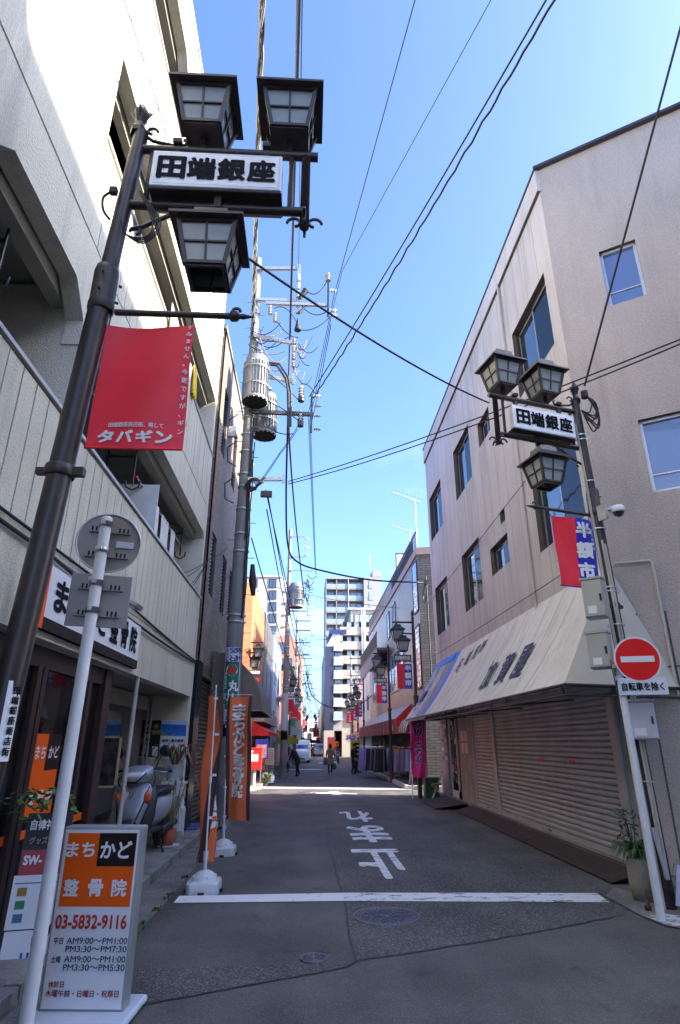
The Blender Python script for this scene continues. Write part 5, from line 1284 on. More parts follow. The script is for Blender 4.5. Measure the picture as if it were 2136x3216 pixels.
for (x, y, h, lab) in ((-1.0,50,11.5,'third utility pole far down the left side'),(-.7,70,11,'fourth utility pole far down the left side'),(4.6,66,10.5,'thin distant utility pole on the right side')):
    u_, r_ = upole(lab, x, y, h, .17, .09); m = MB()
    for z in (h-.4,h-1.2,h-2.2,h-3.2): m.bar((x-.2,y-.1,z),(x+1.1,y-.1,z), .07,.08)
    for k in range(24):
        a = V((x+random.uniform(-.1,1.1),y-.15,random.uniform(4.8,h-1.5))); m.tube(hang(a, a+V((random.uniform(-.7,.9),random.uniform(-.5,.5),random.uniform(-1.0,.3))), random.uniform(.1,.5)), .025, 4)
    m.build('crossarm', M_black, u_)
# ---------------------------------------------------------------- cables
def cable(lab, pts, r, sag=0.0, k=14, m_=None, group=None, wob=0.0):
    out = []
    for a, b_ in zip(pts, pts[1:]):
        h = hang(a, b_, sag, k); out += h if not out else h[1:]
    if wob: out = [p+V((wob*math.sin(i*2.1),0,wob*math.cos(i*1.7))) for i, p in enumerate(out)]
    mb_ = MB(); mb_.tube(out, r, 5); o = mb_.build('overhead_cable', m_ or M_rubber, recalc=False); return tag(o, lab, 'cable', group)
# twisted bundle overhead
A, B = P(793,1060,y=13.8), P(826,-60,y=4.6); D = B+(B-A)*1.2
mb_ = MB()
for s_ in range(3):
    pts = []
    for i in range(160):
        q = A.lerp(D, i/159); a = i*.62+s_*2.094; pts.append(q+V((.028*math.cos(a),0,.028*math.sin(a))))
    mb_.tube(pts, .020, 4, mi=s_ % 2)
o = mb_.build('overhead_cable', [mat('bundle_grey', (.22,.20,.17), .6), M_rubber], recalc=False); tag(o, 'thick twisted cable bundle running overhead from the large pole', 'cable')
def spl(pts, n=8):
    pts = [V(p) for p in pts]; out = []
    for i in range(len(pts)-1):
        p0, p1, p2, p3 = pts[max(i-1,0)], pts[i], pts[i+1], pts[min(i+2,len(pts)-1)]
        for k in range(n):
            t_ = k/n; out.append(.5*((2*p1)+(-p0+p2)*t_+(2*p0-5*p1+4*p2-p3)*t_*t_+(-p0+3*p1-3*p2+p3)*t_**3))
    return out+[pts[-1]]
def spline(lab, pts, r, m_=None):
    mb_ = MB(); mb_.tube(spl(pts), r, 5); o = mb_.build('overhead_cable', m_ or M_rubber, recalc=False); return tag(o, lab, 'cable')
spline('thick black cable passing down the street and curving to the right wall', [P(941,-80,y=4.0),P(930,350,y=6.5),P(914,950,y=13.0),P(905,1300,y=14.6),P(899,1560,y=16.5),P(905,1715,y=18.2),P(935,1765,y=18.6),P(1010,1792,y=18.9),P(1170,1822,y=19.6),P(1335,1830,x=4.25)], .030)
spline('thick black cable from the large pole to the second pole', [P(903,1180,y=13.8),P(910,1400,y=17),P(930,1650,y=23.5),P(956,1878,y=31.8)], .032)
spline('thin wire beside the thick overhead cable', [P(951,-80,y=4.0),P(945,300,y=6.2),P(938,845,y=13.7)], .008)
c_ins = [P(1050,925,y=13.68),P(1042,985,y=13.68),P(1040,1018,y=13.68)]
cable('high voltage wire nearest the centre running overhead', [P(1320,-60,z=13.7), c_ins[0]], .011)
cable('thin high voltage wire crossing the middle of the sky', [P(1575,-60,z=13.4), P(1075,850,z=13.2), c_ins[1]], .008)
cable('straight one of the paired wires at upper right of sky', [P(1750,-60,z=10.6), P(972,1245,y=13.78)], .014, .1)
cable('wavy one of the paired wires at upper right of sky', [P(1775,-60,z=10.5), P(976,1262,y=13.78)], .017, .16, 60, wob=.012)
for i in range(3): cable('one of three thin wires from large pole to second pole', [c_ins[i], P(968+4*i,1300+20*i,y=17.5), P(990+2*i,1790+14*i,y=32.3)], .011, .12, group='three thin wires between the poles')
cable('thick cable from the right lamp top rising out of frame', [P(1836,1213,y=7.1), P(2150,40,y=4.4)], .016)
cable('sagging black cable from left lamp to right lamp', [P(772,806,y=3.5), P(1535,1265,y=6.95)], .011, .10)
for i in range(2): cable('one of two cables crossing the street toward the right edge', [P(905,1512+8*i,y=13.7), P(2200,1040+14*i,y=6.4)], .012, .12+.05*i, group='pair of cables crossing the street')
for i, (u0,v0,u1,v1,sg) in enumerate(((835,1540,1000,2235,.3),(842,1560,980,2215,.5),(838,1600,955,2140,.6),(790,1690,950,2180,.4))):
    cable('one of several service cables running down the left side', [P(u0,v0,y=13.8), P(u1,v1,y=46)], .016, sg, group='service cables down the left side')
for i in range(2): cable('one of two wires dropping from insulators to the bracket', [P(935,1340+8*i,y=13.7), P(880,1420+6*i,y=13.7), P(795+6*i,1540,y=13.6)], .010, .03, group='pair of dropping wires')
pD = P(714,1722,y=13.65); pE = P(655,1758,x=-2.0)
for (u,v) in ((577,1800),(586,1812),(601,1834),(606,1840)): cable('one of four thin drop wires fanning to the left building', [pD, pE, P(u,v,x=-2.24)], .007, .03, group='fan of drop wires at the left building')
cable('black cable sagging along the clinic fascia', [(XL+.03,2.0,3.16),(XL+.03,5.0,3.14),(XL+.04,8.0,3.06),(XL+.03,12.1,3.10)], .018, .02)
cable('black cable along the parapet ledge at left', [(XL+.025,-1,3.20),(XL+.025,7.0,3.24),(XL+.02,12.1,3.13)], .014, .01)
cable('thin wire slanting along the right building wall', [P(1650,1510,x=4.33), P(1342,1900,x=4.33)], .008, .02)
cable('lower thin wire along the right building above awning', [P(1770,1800,x=4.33), P(1345,2070,x=4.33)], .008, .03)
for i, (u0,v0,y0,u1,v1,y1) in enumerate(((862,1843,31,1330,1915,30),(1022,2010,40,1310,1830,34),(930,2010,34,1180,1980,42),(955,2050,50,1140,2090,50),(940,2090,50,1150,2110,50),(905,2100,34,1010,2170,50),(880,2120,33,1120,2060,52))):
    cable('one of the thin wires crossing above the far street', [P(u0,v0,y=y0), P(u1,v1,y=y1)], .012, .2, group='thin wires crossing the far street')
spline('black cable looping from second pole to the right side shops', [P(962,2110,y=32),P(985,2190,y=36),P(1060,2225,y=40),P(1150,2200,y=44),P(1190,2150,y=46)], .03)
# wall stub where the thick cable lands
t = thing('wall_bracket', 'black cable bracket on the far edge of the corner building', 'bracket', (4.3,21,7))
p = P(1335,1830,x=4.25); m = MB(); m.cyl((p.x+.05,p.y,p.z+.25),(p.x+.05,p.y,p.z-4.0), .03, n=6); m.cbox((p.x,p.y,p.z), .12,.2,.16); m.tube(spl([p,p+V((.0,.5,-.35)),p+V((0,.3,-.7)),p+V((0,-.1,-.5))]), .02, 5); m.build('conduit', M_black, t)
# right lamp wiring tangle
m = MB(); q0 = P(1836,1240,y=7.05)
for k in range(7): m.tube(spl([q0+V((random.uniform(-.03,.03),0,0)), q0+V((random.uniform(.05,.16),-.05,-.12-.04*k)), q0+V((random.uniform(.0,.1),-.03,-.3-.05*k)), q0+V((-.08,0,-.25))]), .010, 4)
m.cyl(q0+V((0,0,.05)), q0+V((0,0,-.05)), .05, n=8); o = m.build('wire_tangle', M_rubber); tag(o, 'tangle of black wires at the top of the right lamp', 'wires')
m = MB(); q0 = P(395,680,y=3.2)
for k in range(4): m.tube(spl([P(440,600,y=3.2), P(480+8*k,700,y=3.15), P(455,745+6*k,y=3.15), P(395,735,y=3.2), P(380,690,y=3.2)]), .006, 4)
m.tube(spl([P(350,602,y=3.2),P(325,620,y=3.2),P(325,660,y=3.2),P(345,690,y=3.22)]), .010, 5); m.cbox(P(357,600,y=3.2), .05,.04,.05); o = m.build('wire_tangle', M_rubber); tag(o, 'thin black wires looping from the near left lamp', 'wires')
# ================================================================== BROWN TILED BUILDING (left, beyond the flats)
random.seed(11)
M_tile = brickmat('brown_wall_tile', (.23,.165,.125), (.31,.235,.185), (.13,.10,.08), .235,.064,.006, .7, .15)
M_strip = brickmat('stacked_stone', (.25,.175,.12), (.13,.09,.065), (.04,.032,.026), .62,.055,.006, .8, .3)
XB = -2.24
bb = thing('tiled_building', 'brown tiled building behind the large utility pole at left', 'building', (-5,16,0))
wn = [(12.95,13.62,4.72,6.15),(14.72,15.5,4.68,6.15),(13.1,13.75,8.3,10.1),(16.2,17.0,4.7,6.15),(15.2,15.9,8.3,10.1),(17.6,18.4,8.3,10.1)]
m = MB(); wallholes(m, (XB,12.42,0), Y_, 8.0, 3.2, 11.3, [(a-12.42,b-12.42,c_,d) for a,b,c_,d in wn], .12, X_, 0, 1); m.build('street_wall', [M_tile, M_reveal], bb)
MB().box(-12,XB,12.42,12.62,0,11.3).build('end_wall', M_strip, bb)
MB().box(-12,XB-.13,12.7,20.4,0,11.2).build('rear_wall', M_wallin, bb)
MB().box(-12,XB+.04,12.36,20.45,11.3,11.42).build('coping', mat('coping_grey', (.2,.19,.18), .6), bb)
MB().box(XB-.6,XB+.02,20.36,20.44,0,11.3).build('end_edge', M_tile, bb)
for a,b,c_,d in wn:
    f = MB(); xf = XB-.10
    for (p,q,r_,s_) in ((a,a+.06,c_,d),(b-.06,b,c_,d),(a,b,c_,c_+.06),(a,b,d-.06,d)): f.box(xf,xf+.06,p,q,r_,s_)
    fo = f.build('window', M_winbr, bb); MB().box(xf+.02,xf+.03,a+.06,b-.06,c_+.06,d-.06).build('pane', M_glass, fo)
    m = MB(); k = int((d-c_)/.09)
    for i in range(k): m.box(xf+.035,xf+.06,a+.06,(a+b)/2,c_+.08+i*.09,c_+.10+i*.09)
    m.build('louvre', M_winalu, fo)
MB().box(XB-.1,XB+.03,12.40,12.95,.05,3.2).build('black_column', mat('black_tile', (.016,.016,.018), .25, var=.2), bb)
MB().box(XB-.1,XB+.0,12.42,20.4,2.95,3.2).build('lintel', M_strip, bb)
MB().box(XB-.1,XB+.02,18.9,20.4,.05,3.2).build('black_column', MATS['black_tile'], bb)
def shutter_left(label, y0, y1, z0, z1, pitch):
    t = thing('roller_shutter', label, 'shutter', (XB-.06,(y0+y1)/2,z0)); x = XB-.06
    MB().box(x-.06,x-.04,y0,y1,z0,z1).build('curtain_back', M_slatgap, t)
    prof = [(-.04,.004),(-.01,.012),(0,pitch*.5),(-.01,pitch*.85),(-.04,pitch*.98)]; k = len(prof); q = MB(); q.add([V((p[0],0,p[1])) for p in prof]+[V((p[0],y1-y0,p[1])) for p in prof], [(i,i+1,k+i+1,k+i) for i in range(k-1)])
    me = q.mesh('slat', [mat('dark_slat', (.13,.12,.11), .5, metal=.2, var=.12)])
    for i in range(int((z1-z0)/pitch)): piece('slat', me, t, (x,y0,z0+i*pitch))
    return t
shutter_left('dark closed roller shutter under the brown canopy at left', 12.96,15.0,.12,2.95,.09)
shutter_left('second dark roller shutter behind the utility pole', 15.1,18.85,.12,2.95,.09)
# canopy
cn = thing('shop_canopy', 'grey brown curved cloth canopy behind the utility pole', 'awning', (-1.6,16,2.5))
M_can = mat('taupe_canopy', (.22,.165,.135), .8, var=.08, vs=2)
prof = [(XB+.02,3.62),(XB+.25,3.60),(-1.62,3.42),(-1.30,3.12),(-1.10,2.72),(-1.02,2.32)]
y0, y1 = 14.25, 18.2
m = MB(); k = len(prof); m.add([V((x,y,z)) for y in (y0,y1) for x,z in prof], [(i,i+1,k+i+1,k+i) for i in range(k-1)], 0, True); m.build('cloth', M_can, cn)
for y in (y0,y1): MB().add([V((x,y,z)) for x,z in prof]+[V((XB+.02,y,2.32))], [tuple(range(k+1))]).build('side_cloth', M_can, cn)
m = MB(); m.tube([(XB,y0,2.31),(-1.02,y0,2.31),(-1.02,y1,2.31),(XB,y1,2.31)], .02, 6); m.build('frame', M_steel, cn)
m = MB()
for z in (2.45,2.8,3.1,3.4): m.ball((XB+.05,y0-.01,z), .018)
m.build('eyelet', M_alu, cn)
# low steel ramp and mats
m = MB(); m.prism([(-2.15,13.6,.11),(-1.62,13.6,.02),(-1.62,20.2,.02),(-2.15,20.2,.11)], (0,0,.015)); o = m.build('steel_ramp', mat('purple_steel', (.05,.035,.04), .5, metal=.3, var=.2)); tag(o, 'dark grooved steel ramp along the left kerb past the pole', 'ramp')
m = MB()
for i in range(22): m.bar((-2.12,13.75+i*.29,.13),(-1.66,13.75+i*.29,.052), .05,.008)
q = m.build('tread', MATS['purple_steel'], o)
struct(MB().box(-2.4,-2.0,12.3,13.6,-.01,.12).build('door_step', M_conc))
for i in range(2):
    m = MB(); m.prism([(-2.32,12.55+i*.42,.125),(-2.02,12.55+i*.42,.125),(-2.02,12.9+i*.42,.125),(-2.32,12.9+i*.42,.125)], (0,0,.02)); o = m.build('blue_mat', mat('blue_mat', (.06,.11,.28), .8, var=.2)); tag(o, ('nearer','farther')[i]+' flat blue mat on the step by the black column', 'mat')
# ================================================================== STANDING SIGN
ss = thing('standing_sign', 'orange and white standing clinic sign in the left foreground', 'sign', (-1.40,4.80,0), R(-4))
M_sgrey = mat('sign_edge_grey', (.34,.36,.38), .4, metal=.4, var=.1)
W2, HB, HT, D2 = .275, .05, 1.10, .065
MB().box(-W2,W2,-D2,D2,HB,HT).build('case', M_sgrey, ss, local=True, bevel=.012)
MB().box(-W2+.018,W2-.018,-D2-.003,-D2-.0005,HB+.02,HT-.018).build('face', flat('face_pale', (.80,.81,.84), .25), ss, local=True)
fz = HT-.04; MB().box(-W2+.04,W2-.032,-D2-.005,-D2-.0032,fz-.435,fz).build('orange_panel', M_orange, ss, local=True)
MB().box(-.015,W2-.032,-D2-.0062,-D2-.0052,fz-.20,fz+.001).build('brown_panel', M_brownink, ss, local=True)
fy = -D2-.0066
def st(s, x, z, m_, w_, h, b_=.02): text(s, ss, m_, (x,fy,z), X_, Z_, width=w_, height=h, bold=b_, local=True, eps=.0008)
st('まち', -.135, fz-.10, M_whiteink, .19, .085, .03); st('かど', .11, fz-.10, M_whiteink, .21, .10, .03)
for ch, x in (('整',-.165),('骨',0.0),('院',.16)): st(ch, x, fz-.325, M_whiteink, .095, .095, .03)
M_redink = flat('red_ink', (.55,.03,.012), .5); M_greyink = flat('slate_ink', (.05,.06,.09), .5); M_maroon = flat('maroon_ink', (.30,.02,.04), .5)
st('03-5832-9116', .0, .540, M_redink, .47, .075, .028)
st('平日', -.20, .432, M_greyink, .062, .035, .015); st('AM9:00～PM1:00', .055, .435, M_greyink, .40, .034, .012); st('PM3:30～PM7:30', .055, .390, M_greyink, .40, .034, .012)
st('土曜', -.20, .332, M_greyink, .062, .035, .015); st('AM9:00～PM1:00', .055, .335, M_greyink, .40, .034, .012); st('PM3:30～PM5:30', .055, .290, M_greyink, .40, .034, .012)
st('休診日', -.175, .200, M_maroon, .10, .034, .015); st('木曜午前・日曜日・祝祭日', .0, .152, M_maroon, .47, .036, .015)
m = MB(); m.prism([(-.30,-.24,.012),(.34,-.24,.012),(.34,.24,.012),(-.30,.24,.012)], (0,0,.045)); m.build('foot', mat('pale_plastic', (.55,.60,.68), .4), ss, local=True, bevel=.02)
m = MB()
for x in (-.28,.30):
    for y in (-.2,.2): m.cyl((x-.02,y,.022),(x+.02,y,.022), .022, n=10)
m.build('castor', M_black, ss, local=True)
m = MB(); m.tube(spl([(-.30,.02,.5),(-.36,-.02,.3),(-.33,.0,.12),(-.36,-.08,.16),(-.34,.0,.35)]), .012, 6); m.build('power_cord', M_black, ss, local=True)
# leaflet rack behind it
lr = thing('leaflet_rack', 'black leaflet rack with flyers beside the clinic door', 'rack', (-2.12,5.6,.0), R(12), rot=(R(-8),0,R(12)), scale=.88)
MB().box(-.20,.20,-.012,.012,0,1.25).build('board', M_black, lr, local=True)
MB().box(-.19,.19,-.016,-.0125,.95,1.24).build('header', flat('header_black', (.015,.012,.012), .5), lr, local=True)
text('自律神経', lr, M_whiteink, (-.02,-.017,1.15), X_, Z_, width=.28, height=.085, bold=.03, local=True, eps=.001)
text('グッズあり', lr, flat('grey_ink', (.3,.3,.32), .5), (-.02,-.017,1.02), X_, Z_, width=.26, height=.06, bold=.02, local=True, eps=.001)
MB().box(-.19,.19,-.02,-.0165,.74,.94).build('red_flyer', flat('flyer_red', (.35,.015,.03), .4), lr, local=True)
text('SW-', lr, M_whiteink, (-.09,-.021,.86), X_, Z_, width=.15, height=.07, bold=.05, local=True, eps=.001)
MB().box(-.22,.16,-.026,-.022,.33,.74).build('flyer', M_pwhite, lr, local=True); MB().box(-.21,.17,-.034,-.03,.0,.32).build('flyer', M_pwhite, lr, local=True)
for i, c_ in enumerate(((.30,.17,.03),(.02,.20,.09),(.03,.15,.30))): MB().box(-.17,-.09,-.0285,-.0265,.58-.10*i,.645-.10*i).build('print_block', flat('block_%d' % i, c_, .5), lr, local=True)
MB().box(-.20,.15,-.0285,-.0265,.675,.682).build('print_block', M_blue, lr, local=True)
MB().box(.02,.12,-.0365,-.0345,.2,.27).build('print_block', M_red, lr, local=True)
for x in (-.05,.0,.05): MB().box(x,x+.018,-.0365,-.0345,.08,.16).build('print_block', M_blue, lr, local=True)
MB().box(-.24,-.18,.0,.25,0,.03).build('rack_foot', M_black, lr, local=True)
def leafmat(name, c_): return mat(name, c_, .55, var=.35, vs=25)
M_leaf = leafmat('ivy_leaf', (.075,.20,.03)); M_leaf2 = leafmat('dark_leaf', (.03,.085,.018)); M_dry = leafmat('dry_leaf', (.20,.125,.055))
def leafy(name, lab, cat, c, n, sp, ls, m_, stems=6, droop=.2, pot=None, potm=None):
    t = thing(name, lab, cat, c); mb_ = MB(); sm_ = MB()
    tips = []
    for k in range(stems):
        a = random.uniform(0,6.28); e_ = V((math.cos(a)*sp[0],math.sin(a)*sp[1],sp[2]*random.uniform(.3,1))); pts = spl([(0,0,0), e_*.5+V((0,0,sp[2]*.3)), e_-V((0,0,droop*random.random()))],5); sm_.tube(pts, .005, 4); tips += pts[3:]
    for k in range(n):
        p = random.choice(tips)+V((random.gauss(0,.03),random.gauss(0,.03),random.gauss(0,.03))); a, b_ = random.uniform(0,6.28), random.uniform(-.9,.5); d_ = V((math.cos(a)*math.cos(b_),math.sin(a)*math.cos(b_),math.sin(b_))); s_ = d_.cross(V((random.uniform(-.4,.4),random.uniform(-.4,.4),1))).normalized(); l_ = ls*random.uniform(.6,1.2); u_ = d_.cross(s_)*l_*.12
        mb_.add([p, p+d_*l_*.35+s_*l_*.30, p+d_*l_*.5+u_, p+d_*l_, p+d_*l_*.35-s_*l_*.30], [(0,1,2),(1,3,2),(3,4,2),(4,0,2)])
    mb_.build('foliage', m_, t, local=True, recalc=False); sm_.build('stem', M_leaf2, t, local=True)
    if pot:
        q = MB(); q.lathe(pot, n=18); q.build('pot', potm, t, local=True)
    return t
leafy('ivy_plant', 'bright green ivy sprig on top of the leaflet rack', 'plant', V((-2.14,5.5,1.12)), 60, (.24,.20,.22), .09, M_leaf, 7, .2)
def grassy(name, lab, c, n, L_, m_, up_=.6, pot=None, potm=None, w_=.012):
    t = thing(name, lab, 'plant', c); mb_ = MB()
    for k in range(n):
        a = random.uniform(0,6.28); d_ = V((math.cos(a),math.sin(a),0)); l_ = L_*random.uniform(.5,1.1); r_ = random.uniform(0,.05); s_ = V((-d_.y,d_.x,0))*w_*random.uniform(.6,1.2); pts = [d_*r_, d_*(r_+l_*.25)+V((0,0,l_*up_*.75)), d_*(r_+l_*.6)+V((0,0,l_*up_*.8)), d_*(r_+l_*.95)+V((0,0,l_*up_*random.uniform(-.4,.45)))]
        mb_.add([p-s_*f_ for p, f_ in zip(pts,(1,1,.8,.1))]+[p+s_*f_ for p, f_ in zip(pts,(1,1,.8,.1))], [(i,i+1,5+i,4+i) for i in range(3)])
    mb_.build('blades', m_, t, local=True, recalc=False)
    if pot: q = MB(); q.lathe(pot, n=18); q.build('pot', potm, t, local=True)
    return t
# ================================================================== ADVERT FLAGS
M_flag = mat('orange_flag_cloth', (.72,.15,.05), .8, var=.1, vs=4); M_flagb = mat('brown_flag_edge', (.07,.03,.028), .8)
M_plas = mat('white_plastic_base', (.62,.64,.68), .45, var=.06)
def flagbase(t):
    m = MB(); s_ = .19
    def ring(h, k, ch=.05):
        r_ = s_*k; return [V((x,y,h)) for x, y in ((-r_+ch,-r_),(r_-ch,-r_),(r_,-r_+ch),(r_,r_-ch),(r_-ch,r_),(-r_+ch,r_),(-r_,r_-ch),(-r_,-r_+ch))]
    m.loft([ring(.0,1.0),ring(.10,1.0),ring(.125,.93)], smooth=False); m.lathe([(.15,.12),(.14,.16),(.09,.205),(.04,.225),(.035,.23)], n=18)
    for a in range(4):
        q = a*math.pi/2+.4; m.ball((.13*math.cos(q),.13*math.sin(q),.16), .02)
    m.build('water_base', M_plas, t, local=True, bevel=.012); 
    m = MB()
    for a in range(4): 
        d_ = V((math.cos(a*math.pi/2),math.sin(a*math.pi/2),0)); m.cbox(d_*s_*1.0+V((0,0,.01)), .07,.07,.035, rz=a*math.pi/2)
    m.build('base_notch', M_dark, t, local=True)
    m = MB(); m.cyl((0,0,.22),(0,0,.36), .022, n=10); m.cyl((0,0,.34),(0,0,.42), .03, n=10); m.build('socket', M_plas, t, local=True)
def flag(lab, loc, lean, H_, width, ang, z0, z1, wrap_=0.0, txt='まちかど整骨院', chh=.19, m1=M_flag, mtxt=M_whiteink, edge=True, base=True, group=None, ink=None):
    t = thing('advert_flag', lab, 'flag', loc, rot=(0,lean,0))
    if base: flagbase(t)
    m = MB(); m.cyl((0,0,.3 if base else .0),(0,0,H_), .0125, .009, 8); m.cyl((0,0,H_*.5),(0,0,H_*.5+.08), .017, n=8); m.ball((0,0,H_), .014); m.build('pole', M_pole, t, local=True)
    ax = V((math.cos(ang),math.sin(ang),0)); nn = V((math.sin(ang),-math.cos(ang),0))
    m = MB(); m.cyl((0,0,H_-.06), ax*width*1.02+V((0,0,H_-.075)), .005, n=5); m.build('top_rod', M_pole, t, local=True)
    k, n = 24, 10; f = lambda a, c_: ax*(width*a*(1-.18*wrap_*c_))+nn*(.03*math.sin(a*6+c_*5)+.03*math.sin(c_*9)*(.3+a)+wrap_*.10*math.sin(a*9+c_*3))+V((0,0,z1-(z1-z0)*c_-.03*a*c_))
    def patch(a0, a1, m_):
        q = MB()
        for i in range(n+1):
            for j in range(k+1): q.v.append(f(a0+(a1-a0)*i/n, j/k))
        for i in range(n):
            for j in range(k): q.f.append([i*(k+1)+j,(i+1)*(k+1)+j,(i+1)*(k+1)+j+1,i*(k+1)+j+1]); q.mi.append(0); q.sm.append(True)
        return q.build('cloth', m_, t, local=True, recalc=False)
    if edge: patch(0,.14,M_flagb); patch(.14,.86,m1); patch(.86,1,M_flagb)
    else: patch(0,1,m1)
    N = len(txt)
    for i, ch in enumerate(txt):
        c_ = .09+i*(.72/N)*1.05
        for layer, (mm, bo) in enumerate(((ink,.09),(mtxt,.05)) if ink else ((mtxt,.045),)):
            o = text(ch, t, mm, (0,0,0), X_, Z_, height=chh*.9, width=width*.46, bold=bo, local=True, eps=0, vert=(ch == 'ー'))
            for v_ in o.data.vertices:
                a = .5+v_.co.x/width; cc = c_-v_.co.z/(z1-z0)+.03; e_ = -v_.co.y; v_.co = f(a, cc)+nn*(.006+.004*layer+e_)
    m = MB()
    for c_ in (.02,.25,.5,.75,.98): m.cbox(f(0,c_)*.5+V((0,0,f(0,c_).z*.5)), .05,.008,.03)
    m.build('loop', M_white, t, local=True)
    return t
flag('orange clinic flag seen edge on, on the nearer white base', (-1.19,8.25,.0), R(-.6), 2.34, .26, R(104), .30, 2.22, .8)
flag('orange clinic flag facing the viewer on the farther white base', (-1.28,10.7,0), R(-2.0), 2.46, .43, R(-12), .50, 2.36, .25, chh=.22)
flag('pink cleaning shop flag by the black lamp post on right', (3.30,20.25,0), R(0), 2.45, .52, R(-15), .62, 2.38, .9, txt='クリーニング', chh=.26, m1=mat('pink_flag_cloth', (.92,.05,.30), .7), mtxt=M_blue, edge=False, base=False, ink=M_whiteink)
# ================================================================== SCOOTER
sc_t = thing('motor_scooter', 'silver grey motor scooter parked before the posters at left', 'scooter', (-2.36,10.1,.11), rot=(R(0),R(-3),R(-6)), scale=1.12)
M_silver = mat('silver_paint', (.38,.41,.47), .28, metal=.25, var=.05, coat=.4); M_dgrey = mat('scooter_dark_plastic', (.03,.03,.034), .45); M_amberl = mat('amber_lens', (.80,.10,.015), .2); M_chrome = mat('chrome', (.7,.7,.72), .12, metal=1.0)
def er(z, y, w_, d, n=16, tw=0.0, p_=1.0): return [V((w_*math.cos(a)*(abs(math.cos(a))**(p_-1) if p_ != 1 else 1), y+d*math.sin(a), z-tw*math.sin(a))) for a in [2*math.pi*i/n for i in range(n)]]
m = MB(); m.loft([er(.34,-.55,.07,.05),er(.42,-.56,.12,.07),er(.52,-.555,.16,.085),er(.62,-.53,.20,.09),er(.72,-.49,.225,.09),er(.80,-.45,.215,.085),er(.86,-.41,.17,.07),er(.89,-.39,.10,.05)]); m.build('front_shield', M_silver, sc_t, local=True)
m = MB(); m.loft([er(.30,-.44,.20,.06),er(.45,-.43,.245,.07),er(.66,-.39,.27,.07),er(.80,-.35,.25,.06),er(.87,-.33,.15,.05)]); m.build('inner_shield', M_dgrey, sc_t, local=True)
m = MB(); m.prism([(-.10,-.625,.40),(.10,-.625,.40),(.03,-.60,.60),(-.03,-.60,.60)], (0,.06,0)); m.build('shield_keel', M_dgrey, sc_t, local=True)
m = MB(); m.loft([er(.86,-.36,.10,.08),er(.90,-.40,.16,.13),er(.95,-.43,.20,.16),er(1.01,-.42,.205,.15),er(1.06,-.36,.18,.11),er(1.085,-.31,.11,.06)]); m.build('head_cowl', M_silver, sc_t, local=True)
m = MB(); m.loft([er(.885,-.51,.05,.03),er(.915,-.545,.115,.045),er(.955,-.575,.15,.04),er(.99,-.565,.155,.04),er(1.01,-.54,.14,.035)]); hl = m.build('headlight', flat('headlight_glass', (.75,.78,.82), .08), sc_t, local=True)
m = MB(); m.tube([(-.165,-.555,1.0),(-.12,-.60,.94),(-.05,-.575,.89),(.05,-.575,.89),(.12,-.60,.94),(.165,-.555,1.0)], .010, 6); m.build('headlight_rim', M_dgrey, hl, local=True)
m = MB(); m.tube([(-.36,-.24,1.0),(-.2,-.30,1.03),(.2,-.30,1.03),(.36,-.24,1.0)], .014, 8); m.build('handlebar', M_black, sc_t, local=True)
for s_ in (-1,1):
    MB().cyl((s_*.21,-.295,1.03),(s_*.40,-.235,1.0), .026, n=10).build('grip', M_black, sc_t, local=True)
    MB().tube([(s_*.2,-.33,1.02),(s_*.28,-.35,1.0),(s_*.36,-.31,.99)], .007, 6).build('brake_lever', M_alu, sc_t, local=True)
    q = MB(); q.tube(spl([(s_*.19,-.30,1.04),(s_*.23,-.31,1.12),(s_*.27,-.30,1.19)]), .007, 6); mr_ = q.build('mirror', M_black, sc_t, local=True)
    q = MB(); q.ball((s_*.31,-.30,1.25), .09, (.85,.25,.8), 14); q.build('mirror_shell', M_black, mr_, local=True)
    q = MB(); q.loft([[V((s_*(.185+.0*i)+.038*math.cos(a)*k, -.585+.028*i, .71+.085*math.sin(a)*k)) for a in [2*math.pi*j/10 for j in range(10)]] for i, k in ((0,.5),(1,.9),(2,1.0))]); q.build('turn_signal', M_amberl, sc_t, local=True)
m = MB(); m.tube([(0,-.62,.22),(0,-.55,.35),(0,-.44,.8)], .03, 8); m.tube([(.07,-.64,.22),(.07,-.56,.45)], .018, 8); m.tube([(-.07,-.64,.22),(-.07,-.56,.45)], .018, 8); m.build('fork', M_dgrey, sc_t, local=True)
def wheel(y, nm):
    q = MB(); 
    def ringx(r, x, n=24): return [V((x, y+r*math.cos(2*math.pi*i/n), .225+r*math.sin(2*math.pi*i/n))) for i in range(n)]
    q.loft([ringx(.15,-.04),ringx(.205,-.045),ringx(.225,-.02),ringx(.225,.02),ringx(.205,.045),ringx(.15,.04)], cap=False); wo = q.build(nm, mat('tyre_rubber', (.02,.02,.02), .85), sc_t, local=True)
    q = MB(); q.loft([ringx(.15,-.035),ringx(.14,-.02),ringx(.03,-.04),ringx(.03,.04),ringx(.14,.02),ringx(.15,.035)], cap=True); q.build('rim', M_alu, wo, local=True)
wheel(-.64,'front_wheel'); wheel(.60,'rear_wheel')
m = MB(); n = 12
for i in range(n): 
    a0, a1 = math.pi*.15+math.pi*.75*i/n, math.pi*.15+math.pi*.75*(i+1)/n
    f = lambda a, x, r: V((x,-.64-r*math.cos(a)*1.0,.225+r*math.sin(a)))
    m.quad(f(a0,-.06,.245),f(a1,-.06,.245),f(a1,0,.265),f(a0,0,.265)); m.quad(f(a0,0,.265),f(a1,0,.265),f(a1,.06,.245),f(a0,.06,.245))
m.build('front_fender', M_dgrey, sc_t, local=True)
m = MB(); m.box(-.17,.17,-.40,.12,.27,.32); m.build('footboard', M_dgrey, sc_t, local=True, bevel=.015)
m = MB()
